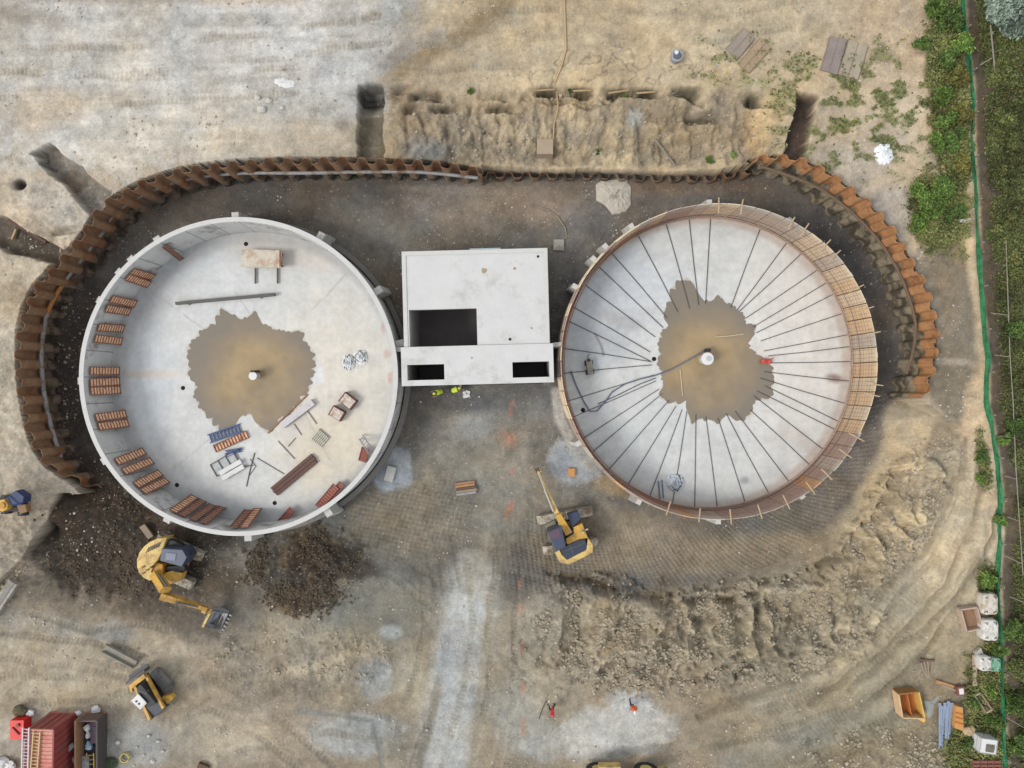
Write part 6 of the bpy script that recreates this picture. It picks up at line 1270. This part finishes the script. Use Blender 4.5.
bag('bulk_bag', 'small white bag left half of the white and green pair at the fence', 986, 664, .75, .95, .7, M('clean white bag', (222, 218, 210))); bag('mesh_bag', 'green mesh bag right of the small white bag at the fence', 995.5, 665, .75, .9, .6, M('green mesh', (110, 170, 136), .7, .2, 4, .2, dirt=(180, 200, 184), dirt_amt=.4), 'bag')
for i, (a, b) in enumerate((((122, 296), (186, 300)), ((128, 310), (150, 372)), ((142, 305), (158, 378)), ((158, 300), (164, 375)), ((180, 300), (172, 360)))):
    plank(('dark timber laid across the top of the small timber bunch', 'timber in the small bunch on bare ground, first from the left', 'timber in the small bunch on bare ground, second from the left', 'timber in the small bunch on bare ground, third from the left', 'timber in the small bunch on bare ground, furthest right')[i], c9(*a), c9(*b), .12, planks if i else darkt, 'timber', .1, 'timber', .08 if not i else 0)
plank('rusty brown beam above the orange open box', c9(192, 390), c9(270, 415), .22, M('rust timber', (176, 132, 88)), 'timber', .15, 'timber'); plank('grey beam running just below the rusty brown beam', c9(215, 405), c9(290, 435), .16, planks, 'timber', .15, 'timber', .03)
t = thing('timber_box', 'small brown and white box at the right end of the grey beam', 'box', G(*c9(290, 425))); MB().box((0, 0, .22), (.5, .6, .44), .1).build('body', M('crate side', (128, 84, 72)), t); MB().box((0, 0, .46), (.3, .4, .04), .1).build('lid', white, t)
t = thing('timber_tray', 'slanted dark frame with pale edges on the dark green grass', 'tray', G(*c9(403, 488))); q = [lp(t, *c9(*p), .3) for p in ((365, 455), (390, 445), (440, 515), (415, 530))]
for i in range(4): a, b = q[i].copy(), q[(i + 1) % 4].copy(); a.z = b.z = .22; MB().beam(a, b, .07, .25).build('side', M('pink grey timber', (186, 164, 144)) if i % 2 == 0 else planks, t)
m = MB(); m.prism([(p.x, p.y) for p in q], .02, .1); m.build('bottom', darkt, t)
t = thing('formwork_box', 'orange plywood open box with tan left side standing on the bare ground', 'box', G(*c9(95, 500)))
q = [lp(t, *c9(*p), .9) for p in ((38, 450), (125, 440), (150, 555), (55, 552))]; lo = [Vector((v.x, v.y, 0)) for v in q]
MB().prism([(p.x, p.y) for p in q], .02, .1).build('bottom', M('deep orange ply', (190, 116, 60), .8, .15, 2, .05), t)
for i, mt in ((3, M('tan ply', (216, 182, 140))), (0, M('brown ply', (150, 108, 62))), (1, M('yellow ply', (222, 178, 92))), (2, M('tan ply2', (206, 176, 136)))):
    a, b = q[i].copy(), q[(i + 1) % 4].copy(); a.z = b.z = .48; MB().beam(a, b, .08, .86).build('side', mt, t)
m = MB(); a = q[0].lerp(q[1], .5); b = q[3].lerp(q[2], .5); a.z = b.z = .4; m.beam(a, b, .06, .5); m.build('divider', M('deep orange ply', (190, 116, 60)), t)
plank('yellow board sticking out below the orange box', c9(118, 545), c9(146, 562), .25, M('yellow ply', (222, 178, 92)), 'board', .08, 'board')
lumpy('tarpaulin', 'flat grey tarpaulin between the orange box and the steel props', 'tarpaulin', [c9(*p) for p in ((135, 470), (175, 475), (225, 440), (230, 455), (190, 490), (180, 550), (160, 560))], M('grey tarp', (150, 152, 146), .6, .1, 3, .3), .12)
for i in range(8):
    x0 = 205 + i * 7.5; x1 = 208 + i * 6.2; y0, y1 = 490 + random.uniform(-12, 10), 640 + random.uniform(-40, 45)
    p = G(*c9(x0, y0)) + Vector((0, 0, .25)); r_ = G(*c9(x1, y1)) + Vector((0, 0, .12)); m = MB(); d = r_ - p; m.tube([Vector(), d], .045, 6); m.tube([d * .02, d * .45], .06, 6); m.box((0, 0, 0), (.2, .2, .05)); m.box(d, (.14, .14, .04))
    tag(m.build('steel_prop', M('blue grey prop', (146, 160, 182), .5, .15, 3, .05), None, loc=p), 'blue grey steel prop lying in the row of props beside the orange crate', 'steel prop', 'steel props laid in a row')
t = thing('orange_crate', 'narrow orange timber crate standing right of the steel props', 'crate', G(*c9(300, 555))); q = [lp(t, *c9(*p), .5) for p in ((283, 500), (314, 508), (318, 608), (280, 595))]
m = MB(); m.prism([(p.x, p.y) for p in q], .0, .5); m.build('body', M('orange crate timber', (204, 148, 84), .8, .15, 3, .1), t); m = MB()
for u in (.3, .5, .72): a = q[0].lerp(q[3], u); b = q[1].lerp(q[2], u); m.beam(a + Vector((0, 0, .03)), b + Vector((0, 0, .03)), .09, .05)
m.build('batten', M('deep orange ply', (190, 116, 60)), t); m = MB(); m.lump(q[1].lerp(q[2], .3) + Vector((.14, 0, -.3)), .22, (.6, 1.2, .8), .2, 3); m.build('side_bag', darkt, t)
blob('rock', 'tan boulder at the foot of the narrow orange crate', 'rock', *c9(338, 605), .42, (1, .9, .6), M('tan rock', (186, 164, 128), .9, .15, 4, .4), 71)
t = thing('caged_container', 'white caged liquid container at the lower right beside the fence', 'container', G(*c9(425, 675), 0, 1.1), math.radians(-8))
m = MB(); m.box((0, 0, .62), (1.1, .95, .95)); m.build('tank_body', white, t); m = MB()
for x_ in (-.56, -.28, 0, .28, .56):
    for y_ in (-.49, .49): m.tube([(x_, y_, .1), (x_, y_, 1.14)], .018, 5)
for zz_ in (.35, .7, 1.12): m.tube([(-.57, -.5, zz_), (.57, -.5, zz_), (.57, .5, zz_), (-.57, .5, zz_)], .02, 5, True)
m.build('cage', M('cage steel', (170, 174, 176), .4, .1, 3, 0), t); m = MB(); m.box((.1, -.1, 1.13), (.55, .5, .06)); m.lump((.1, -.1, 1.15), .22, (1.2, 1, .3), .3, 3); m.build('contents', M('dark contents', (112, 104, 94), .8, .3, 5, .3), t); m = MB(); m.box((0, 0, .06), (1.15, 1.0, .12)); m.build('pallet_base', planks, t)
for i, (x0, x1) in enumerate(((345, 372), (382, 404), (410, 436), (440, 462))):
    p = G(*c9((x0 + x1) / 2, 755)); m = MB()
    for k in range(4): m.box((0, -.4 + k * .26, .3), (.42, .18, .05))
    for s in (-.16, .16): m.box((s, 0, .15), (.08, 1.05, .24))
    tag(m.build('pallet', M('reddish pallet', (134, 86, 72), .85, .2, 3, .15), None, loc=p), ('reddish slatted pallet at the bottom right, first from the left', 'reddish slatted pallet at the bottom right, second from the left', 'reddish slatted pallet at the bottom right, third from the left', 'reddish slatted pallet at the bottom right, touching the fence side')[i], 'pallet', 'reddish pallets under the caged container')
blob('white_sack', 'small white sack lying on the reddish pallets', 'sack', *c9(390, 738), .2, (1.2, .6, .5), white, 72)

# ------------------------------------------------------------------ people
skin = M('skin', (188, 136, 110), .6, .05, 3, 0); hair = M('helmet white', (228, 226, 220), .4, .03, 3, 0)
def person(label, loc, face, top, legs, helmet, pose='stand', vest=None, lean_=0.0):
    """loc on the ground; face = heading in degrees; one continuous skinned body"""
    J = {}
    bend = lean_
    hip = Vector((0, 0, .92)); 
    def up(v, d): return v + Vector((math.sin(bend) * d, 0, math.cos(bend) * d))
    chest = up(hip, .34); neck = up(hip, .54); head0 = up(hip, .60); head = up(hip, .72)
    st = .20 if pose == 'walk' else .03
    V_ = [(hip, .135), (up(hip, .16), .125), (chest, .15), (neck, .055), (head0, .06), (head, .095), (up(hip, .80), .08)]
    Ed = [(0, 1), (1, 2), (2, 3), (3, 4), (4, 5), (5, 6)]
    def chain(root, pts):
        prev = root
        for p, r in pts: V_.append((p, r)); Ed.append((prev, len(V_) - 1)); prev = len(V_) - 1
    for s in (-1, 1):
        f = st * s
        chain(0, [(Vector((0, s * .10, .86)), .10), (Vector((f * .55 + .04, s * .11, .48)), .068), (Vector((f - .05, s * .11, .10)), .045), (Vector((f + .12, s * .12, .035)), .04)])
        sh = neck + Vector((-math.sin(bend) * .06, s * .17, -math.cos(bend) * .06))
        if pose == 'work': el = sh + Vector((.12, s * .08, -.22)); ha = el + Vector((.24, -s * .04, -.06))
        else: el = sh + Vector((-.03 + f * -.4, s * .07, -.27)); ha = el + Vector((.12 - f * .3, s * .01, -.22))
        hd = (ha - el).normalized()
        chain(2, [(sh, .062), (el, .045), (ha, .03), (ha + hd * .07, .034)])
        wr = len(V_) - 1; side = Vector((0, 1, 0)).cross(hd).normalized()
        for k in range(4):
            b0 = V_[wr][0] + side * (k - 1.5) * .022; l = (.06, .07, .066, .05)[k]
            chain(wr, [(b0 + hd * .03, .009), (b0 + hd * (.03 + l * .6) + Vector((0, -s * .01, 0)), .0085), (b0 + hd * (.03 + l) + Vector((0, -s * .02, -.005)), .007)])
        chain(wr, [(V_[wr][0] - hd * .03 + side * .04, .010), (V_[wr][0] + hd * .01 + side * .062, .009)])
    me = bpy.data.meshes.new('body'); me.from_pydata([tuple(v[0]) for v in V_], Ed, []); ob = bpy.data.objects.new('body', me); COL.objects.link(ob)
    sk = ob.modifiers.new('skin', 'SKIN'); sl = me.skin_vertices[0].data
    for i, (v, r) in enumerate(V_): sl[i].radius = (r, r)
    for i in range(len(V_)): sl[i].use_root = (i == 0)
    sb = ob.modifiers.new('sub', 'SUBSURF'); sb.levels = 2; sb.render_levels = 2
    dg = bpy.context.evaluated_depsgraph_get(); nm = bpy.data.meshes.new_from_object(ob.evaluated_get(dg)); nm.name = 'body'
    bpy.data.objects.remove(ob)
    nm.materials.clear()
    for mt in (top, legs, skin, blk): nm.materials.append(mt)
    fz_ = []
    for f in nm.polygons:
        c = f.center; d = (c - hip).dot(Vector((math.sin(bend), 0, math.cos(bend))))
        hand = any((c - (V_[k][0])).length < .10 and V_[k][1] < .036 for k in hands_of(V_))
        fz_.append(2 if hand or d > .57 else (3 if c.z < .09 else (1 if c.z < .95 and abs(c.y) < .2 and d < .03 else 0)))
    nm.polygons.foreach_set('material_index', fz_); nm.polygons.foreach_set('use_smooth', [True] * len(nm.polygons))
    t = thing('person', label, 'person', loc, math.radians(face)); b = bpy.data.objects.new('body', nm); COL.objects.link(b); b.parent = t
    m = MB(); hc = up(hip, .755); R_ = Matrix.Rotation(bend, 3, 'Y'); vs = []; n1, n2 = 18, 6
    for j in range(n2):
        th = math.pi / 2 * j / (n2 - 1)
        for i in range(n1): a = 2 * math.pi * i / n1; vs.append(hc + R_ @ Vector((.135 * math.cos(th) * math.cos(a), .115 * math.cos(th) * math.sin(a), .13 * math.sin(th))))
    fs = [(j * n1 + i, j * n1 + (i + 1) % n1, (j + 1) * n1 + (i + 1) % n1, (j + 1) * n1 + i) for j in range(n2 - 1) for i in range(n1)]; fs.append(tuple(n1 - 1 - i for i in range(n1))); m.add(vs, fs)
    m.box(hc + R_ @ Vector((.15, 0, .0)), (.08, .16, .015), rot=R_); m.build('helmet', helmet, t, smooth=True)
    m = MB(); fc = up(hip, .70)
    for s in (-1, 1): m.lump(fc + R_ @ Vector((.093, s * .032, .02)), .012, (1, 1, 1), 0, 1, 8, 5)
    m.build('eye', blk, t); m = MB(); m.beam(fc + R_ @ Vector((.095, 0, .015)), fc + R_ @ Vector((.115, 0, -.02)), .02, .02); m.beam(fc + R_ @ Vector((.09, -.02, -.045)), fc + R_ @ Vector((.09, .02, -.045)), .01, .01); m.build('face', skin, t)
    if vest:
        m = MB(); vs = []; n1 = 20
        for d_, rx, ry in ((.0, .15, .19), (.18, .15, .185), (.36, .165, .205), (.48, .13, .20), (.53, .075, .11)):
            cc_ = up(hip, d_)
            for i in range(n1): a = 2 * math.pi * i / n1; vs.append(cc_ + R_ @ Vector((rx * math.cos(a), ry * math.sin(a), 0)))
        fs = [(j * n1 + i, j * n1 + (i + 1) % n1, (j + 1) * n1 + (i + 1) % n1, (j + 1) * n1 + i) for j in range(4) for i in range(n1)]; m.add(vs, fs); m.build('vest', vest, t, smooth=True)
    return t
def hands_of(V_): return [i for i in range(len(V_)) if V_[i][1] <= .0345 and i > 6]
jeans = M('dark trousers', (58, 60, 72), .85, .15, 5, .05)
hiv = M('lime vest', (206, 226, 62), .6, .05, 3, 0); orv = M('orange vest', (236, 112, 58), .6, .08, 3, 0); redj = M('red jacket', (214, 52, 62), .7, .08, 3, 0); greyj = M('grey jumper', (110, 112, 112))
person('worker in a lime vest bending down beside the chamber, nearer the left tank', G(442.5, 391) , 200, greyj, jeans, M('lime helmet', (206, 216, 70), .4, .05, 3, 0), 'work', hiv, .7)
person('worker in a lime vest stooping beside the chamber, on the right of his mate', G(454, 390.5), 20, greyj, jeans, M('lime helmet', (206, 216, 70)), 'work', hiv, .8)
person('person in a red jacket walking on the bare ground below the tanks', G(551.5, 704.5), 160, redj, jeans, M('red helmet', (206, 52, 60), .4, .05, 3, 0), 'walk')
person('person in an orange vest and white helmet standing on the pale patch', G(631, 701.5), 270, orv, jeans, hair, 'walk', orv)
m = MB(); m.box((0, 0, .06), (.5, .25, .1), .2); m.box((.1, .3, .05), (.35, .2, .08), -.3); m.lump((-.15, .25, .1), .14, (1, 1, .5), .2, 3); tag(m.build('tool_bag', white, None, loc=G(466.5, 396)), 'small white bag and tools right of the two workers by the chamber', 'bag')
rod('survey_pole', 'thin dark pole lying left of the person in red', 'pole', [(546, 701), (541, 712), (539, 719)], .03, darksteel, G(542, 711).z + .03)
# ------------------------------------------------------------------ vegetation
def leaf_mat(name, a, b, c=None):
    m = bpy.data.materials.new(name); m.use_nodes = True; nt = m.node_tree; N = nt.nodes; L = nt.links; bs = N['Principled BSDF']; bs.inputs['Roughness'].default_value = .7; bs.inputs['Specular IOR Level'].default_value = .25
    g_ = N.new('ShaderNodeNewGeometry'); cr = N.new('ShaderNodeValToRGB'); L.new(g_.outputs['Random Per Island'], cr.inputs['Fac']); cr.color_ramp.elements[0].color = C(*a); cr.color_ramp.elements[1].color = C(*b)
    if c: e_ = cr.color_ramp.elements.new(.82); e_.color = C(*c)
    n = N.new('ShaderNodeTexNoise'); n.inputs['Scale'].default_value = .45; n.inputs['Detail'].default_value = 6; L.new(g_.outputs['Position'], n.inputs['Vector'])
    mr = N.new('ShaderNodeMapRange'); mr.inputs['From Min'].default_value = .3; mr.inputs['From Max'].default_value = .7; mr.inputs['To Min'].default_value = .45; mr.inputs['To Max'].default_value = 1.55; L.new(n.outputs['Fac'], mr.inputs['Value'])
    mu = N.new('ShaderNodeVectorMath'); mu.operation = 'SCALE'; L.new(cr.outputs['Color'], mu.inputs[0]); L.new(mr.outputs[0], mu.inputs['Scale']); L.new(mu.outputs[0], bs.inputs['Base Color']); return m
def leaves(name, pts, size, mat, flatness=.6):
    n = len(pts); ang = RNG.random(n) * 6.283; nrm = np.stack([RNG.normal(size=n) * flatness, RNG.normal(size=n) * flatness, np.ones(n)], -1); nrm /= np.linalg.norm(nrm, axis=1)[:, None]
    a = np.stack([np.cos(ang), np.sin(ang), np.zeros(n)], -1); a -= nrm * (a * nrm).sum(1)[:, None]; a /= np.linalg.norm(a, axis=1)[:, None]; b = np.cross(nrm, a)
    s = (size * (.6 + .8 * RNG.random(n)))[:, None]; p = np.asarray(pts)
    co_ = np.stack([p - a * s, p - b * s * .45, p + a * s, p + b * s * .45 + nrm * s * .15], 1).reshape(-1, 3); return np_mesh(name, co_, np.arange(4 * n).reshape(-1, 4), mat)
LG = leaf_mat('grass leaves', (66, 88, 40), (126, 142, 70), (146, 140, 90)); LB = leaf_mat('bush leaves', (62, 90, 40), (128, 154, 72)); LB2 = leaf_mat('dark bush leaves', (56, 80, 42), (110, 134, 64)); LY = leaf_mat('yellow green leaves', (98, 104, 50), (150, 142, 76)); LS = leaf_mat('grey green leaves', (104, 122, 108), (150, 164, 148))
LD = leaf_mat('field leaves', (58, 80, 38), (104, 126, 58), (116, 112, 70))
zg = z; gpx = px; gpy = py
core = (np.abs(GX) < 45) & (np.abs(GY) < 34)
# grass and weeds (uncountable ground cover)
dens = np.clip(GREEN * 1.0 + gm * .28 * (1 - np.maximum.reduce(TRM)), 0, 1) * core
bey = BEY * sstep(.30, .52, fbm(gpx / 26, gpy / 26, 4, 80)) * sstep(6, 16, gpx - fencex) * core * (GX < 44)
def scatter(d, per, mx):
    w = d.ravel().astype(np.float64); tot = w.sum(); n = int(min(mx, tot * per)); ii = RNG.choice(w.size, n, p=w / tot)
    return np.stack([GX.ravel()[ii] + RNG.uniform(-STEP, STEP, n), GY.ravel()[ii] + RNG.uniform(-STEP, STEP, n), zg.ravel()[ii] + RNG.random(n) ** 2 * .22 + .02], -1)
tag(leaves('grass', scatter(dens, 1.9, 120000), .10, LG), 'mixed green weeds and grass growing along the fence', 'grass', kind='stuff')
pts = scatter(bey, 1.8, 110000); pts[:, 2] += .1 * RNG.random(len(pts)); tag(leaves('undergrowth', pts, .095, LD), 'dull green undergrowth beyond the fence', 'undergrowth', kind='stuff')
bark = M('bark', (112, 96, 78), .9, .2, 5, .3)
def bush(label, a, b, r, h, mat, n, group='bushes along the fence', name='bush', cat='bush', clumps=9, sz=.11):
    g_ = G(a, b, 0, h * .5); t = thing(name, label, cat, g_, group=group); m = MB()
    cen = []
    for k in range(clumps):
        an = random.uniform(0, 6.28); d = r * math.sqrt(random.random()) * .8; c = Vector((d * math.cos(an), d * math.sin(an), h * random.uniform(.35, .85))); cen.append((c, r * random.uniform(.22, .48))); m.tube([(0, 0, -.1), (c.x * .4, c.y * .4, c.z * .5), c], [.05, .035, .012], 5)
    m.build('stem' if h < 2.5 else 'trunk', bark, t)
    pts = []
    for c, rr_ in cen:
        k = n // clumps; v = RNG.normal(size=(k, 3)); v /= np.linalg.norm(v, axis=1)[:, None]; v *= (rr_ * (RNG.random(k) ** .45) * (1 + .3 * RNG.normal(size=k)))[:, None]; v[:, 2] *= .7; pts.append(v + np.array(c))
    pts = np.concatenate(pts); pts[:, 2] = np.maximum(pts[:, 2], .03); o_ = leaves('foliage', pts, sz, mat, .9); o_.parent = t; return t
BU = [(930, 200, 1.3, 1.5, LB, 3600, 'large bright green bush between the grey gravel and the fence, brightest of all'), (921, 222, .7, 1.0, LB, 1500, 'smaller green bush just below left of the brightest one'), (945, 186, .8, 1.0, LB2, 1500, 'dark green bush just above right of the brightest one'),
      (956, 215, .8, .8, LB2, 1200, 'low dark bush right of the brightest one, next to the grey plank'), (962, 45, .9, 1.2, LB, 2000, 'green bush at the fence beside the white pole, high on the right'), (952, 20, .9, 1.3, LB2, 2000, 'dark bush at the fence near the top edge'), (935, 8, .7, 1.0, LB, 1500, 'light bush at the top edge, furthest left of the fence row'),
      (944, 62, .9, 1.1, LB2, 1800, 'dark bush level with the grey board mats'), (958, 78, .7, 1.0, LY, 1300, 'yellowish bush touching the fence, level with the lower edge of the board mats'), (945, 95, .8, 1.0, LB, 1600, 'green bush below the dark one level with the board mats'), (922, 42, .6, .7, LB2, 900, 'small outlying bush nearest to the board mats'),
      (962, 112, .8, 1.1, LY, 1500, 'yellow green bush by the fence level with the top of the right trench'), (943, 120, .8, 1.1, LB, 1700, 'green bush level with the bottom of the right trench'), (955, 140, .9, 1.0, LB2, 1700, 'dark bush by the fence level with the white heap'), (936, 143, .7, .9, LB, 1300, 'green bush closest to the white heap'),
      (962, 165, .7, .9, LY, 1200, 'yellowish bush by the fence just above the upright plank'), (916, 190, .45, .6, LB, 700, 'tiny bush at the left tip of the brightest one'), (988, 578, .7, 1.0, LB, 1500, 'green bush right above the two bulk bags'), (985, 594, .45, .6, LB2, 700, 'small dark bush squeezed against the upper bulk bag'),
      (982, 455, .5, .7, LB2, 800, 'lone dark bush on the bare strip near the fence bend'), (979, 478, .4, .6, LB, 600, 'small bush below the lone dark bush on the bare strip'), (1000, 650, .5, .8, LB2, 800, 'dark bush at the fence between bulk bags and small white bag'), (975, 700, .5, .5, LB2, 700, 'low dark bush right of the tarpaulin and props'),
      (992, 722, .7, .7, LB, 1100, 'green bush above the white caged container'), (968, 742, .5, .6, LB2, 800, 'dark bush left of the white caged container'), (990, 690, .5, .5, LB, 700, 'low green bush right of the slanted dark frame'), (1002, 437, .5, .9, LB, 900, 'narrow bright bush growing on the netting at the fence bend'), (1000, 520, .45, .8, LB, 700, 'bright bush growing on the netting below the fence bend')]
for a, b, r, h, mt, n, lab in BU: bush(lab, a, b, r, h, mt, n)
FB = [(1012, 95, 1.0, LD, 'shrub beyond the fence, level with the white heap'), (1003, 120, .8, LD, 'shrub beyond the fence, touching the netting above the white heap level'), (1018, 150, 1.0, LD, 'shrub beyond the fence at the right edge, above the bright bush level'), (1005, 180, .9, LD, 'shrub beyond the fence, level with the upright plank'), (1019, 215, 1.0, LD, 'shrub beyond the fence at the right edge, level with the grey plank'),
      (1000, 232, .8, LD, 'shrub beyond the fence, close to the netting and level with the brightest bush'), (1016, 262, .9, LD, 'shrub beyond the fence, above the first brace of the rail'), (1020, 330, .9, LB2, 'dark shrub beyond the rail, between its first two braces'), (1020, 385, .8, LD, 'shrub beyond the rail, below its second brace'), (1018, 425, .7, LB2, 'dark shrub beyond the rail, level with the fence bend'),
      (1017, 628, .9, LB2, 'dark shrub at the right edge, level with the lower bulk bag'), (1019, 665, .8, LD, 'shrub at the right edge, level with the green mesh bag'), (1014, 705, .9, LB, 'bright shrub touching the fence, level with the orange box'), (1019, 745, .9, LB2, 'dark shrub at the lower right corner beyond the fence')]
for a, b, r, mt, lab in FB: bush(lab, a, b, r, 1.1, mt, 2200, 'shrubs beyond the fence', 'shrub', 'shrub')
for a, b, lab in ((1000, 8, 'grey green leafed tree, left one of two at the top right corner'), (1020, 14, 'grey green leafed tree, right one of two at the top right corner')):
    bush(lab, a, b, 1.5, 3.4, LS, 5200, 'trees at the top right corner', 'tree', 'tree', 16, .13)
WD = [(343, 158, 'small green weed at the foot of the bank beside the left piles', .3), (599, 152, 'small green weed on the middle of the eroded bank', .3), (711, 160, 'brighter green weed low on the eroded bank near its right end', .45), (733, 157, 'dull weed right of the brighter one on the eroded bank', .4), (329, 159, 'tiny weed left of the one at the foot of the bank', .22), (627, 88, 'weed at the lip of the eroded bank', .3), (572, 86, 'weed at the lip of the bank near the rope', .35), (470, 92, 'weed near the left end of the bank lip', .3)]
for a, b, lab, r in WD: bush(lab, a, b, r, .3, LB, 300, 'weeds on the north bank', 'weed', 'weed', 4, .07)
tt = thing('fence_pole', 'thin pale pole with a short arm standing beyond the fence below the trees', 'pole', G(994, 72)); a = lp(tt, 990.5, 25, 1.0); b = Vector((0, 0, .1)); MB().tube([b, a], .05, 6).build('shaft', M('weathered pole', (150, 142, 128)), tt); MB().tube([lp(tt, 980, 65, .3), lp(tt, 992, 58, .5)], .04, 6).build('arm', M('weathered pole', (150, 142, 128)), tt)
# rubble: clods and stones
def rubble(name, label, d, n, smin, smax, mat, cat='stones'):
    w = (d * core).ravel().astype(np.float64); ii = RNG.choice(w.size, n, p=w / w.sum()); base = np.array([(1, 1, 1), (1, 1, -1), (1, -1, 1), (1, -1, -1), (-1, 1, 1), (-1, 1, -1), (-1, -1, 1), (-1, -1, -1)], float)
    s = smin + (smax - smin) * RNG.random(n) ** 6; an = RNG.random(n) * 6.28; v = base[None] * (.5 + .6 * RNG.random((n, 8, 3))) * (s * .6)[:, None, None]; v[..., 2] *= .7
    x = v[..., 0] * np.cos(an)[:, None] - v[..., 1] * np.sin(an)[:, None]; y = v[..., 0] * np.sin(an)[:, None] + v[..., 1] * np.cos(an)[:, None]
    v = np.stack([x + GX.ravel()[ii][:, None], y + GY.ravel()[ii][:, None], v[..., 2] + zg.ravel()[ii][:, None] + (s * .15)[:, None]], -1).reshape(-1, 3)
    f = np.array([(0, 1, 3, 2), (4, 6, 7, 5), (0, 4, 5, 1), (2, 3, 7, 6), (0, 2, 6, 4), (1, 5, 7, 3)]); f = (f[None] + 8 * np.arange(n)[:, None, None]).reshape(-1, 4)
    tag(np_mesh(name, v, f, mat), label, cat, kind='stuff')
notk = (zg > -5.5)
hump = np.clip(rough - .25, 0, 1) * sstep(.45, .65, fbm(gpx / 14, gpy / 14, 4, 83)) * notk
dark_m = np.maximum(E(305, 568, 60, 46, 0, .3), E(120, 540, 90, 60, 0, .4) * .2)
rubble('rubble', 'tan clods and stones scattered over the disturbed earth', hump * (1 - dark_m) * (1 - np.clip(2.5 * np.maximum(E(120, 540, 125, 85, 0, .3), E(305, 568, 80, 62, 0, .3)), 0, 1)) * np.maximum(yi, g), 24000, .025, .20, M('tan clods', (150, 138, 116), .95, .2, 5, .2, rgb2=(184, 172, 150)))
rubble('soil_clods', 'dark brown clods of the freshly dug soil', dark_m * notk * sstep(.35, .6, nA), 12000, .02, .17, M('dark clods', (66, 57, 47), .95, .2, 5, .2, rgb2=(98, 84, 66)))
scat = (.03 + sstep(.5, .7, fbm(gpx / 30, gpy / 30, 4, 84))) * notk * (1 - GREEN) * (1 - BEY) * (1 - .8 * dark_m)
rubble('gravel', 'small pale stones scattered over the bare ground', scat, 12000, .03, .14, M('pale gravel', (150, 140, 122), .95, .2, 5, .2, rgb2=(206, 200, 188)))

# ------------------------------------------------------------------ light and camera
scene.world = bpy.data.worlds.new('World'); wd = scene.world; wd.use_nodes = True; nt = wd.node_tree; bg = nt.nodes['Background']
sky = nt.nodes.new('ShaderNodeTexSky'); sky.sky_type = 'NISHITA'; sky.sun_disc = False; EL, AZ = math.radians(48), math.radians(250)
sky.sun_elevation = EL; sky.sun_rotation = AZ; sky.dust_density = 3.0
hs = nt.nodes.new('ShaderNodeHueSaturation'); hs.inputs['Saturation'].default_value = .30; nt.links.new(sky.outputs[0], hs.inputs['Color']); mxs = nt.nodes.new('ShaderNodeMix'); mxs.data_type = 'RGBA'; mxs.inputs[0].default_value = .6; nt.links.new(hs.outputs[0], mxs.inputs[6]); mxs.inputs[7].default_value = (5.6, 5.8, 6.1, 1); nt.links.new(mxs.outputs[2], bg.inputs['Color']); bg.inputs['Strength'].default_value = .15
sun = bpy.data.lights.new('sun', 'SUN'); sun.energy = 1.5; sun.angle = math.radians(18); sun.color = (1, .96, .91); so = bpy.data.objects.new('sun', sun); COL.objects.link(so)
sd_ = Vector((math.sin(AZ) * math.cos(EL), math.cos(AZ) * math.cos(EL), math.sin(EL))); so.rotation_euler = sd_.to_track_quat('Z', 'Y').to_euler(); so.location = (0, 0, 60)
cd = bpy.data.cameras.new('camera'); cam = bpy.data.objects.new('camera', cd); COL.objects.link(cam); cam.location = (0, 0, H); cd.sensor_width = 36; cd.lens = 36 * H / (1024 * K); cd.clip_end = 3000; scene.camera = cam
vs_ = scene.view_settings; vs_.view_transform = 'Standard'; vs_.look = 'None'; vs_.gamma = 1; vs_.use_curve_mapping = False; vs_.exposure = 0.47
scene.cycles.max_bounces = 6; scene.cycles.diffuse_bounces = 3; scene.cycles.use_denoising = True
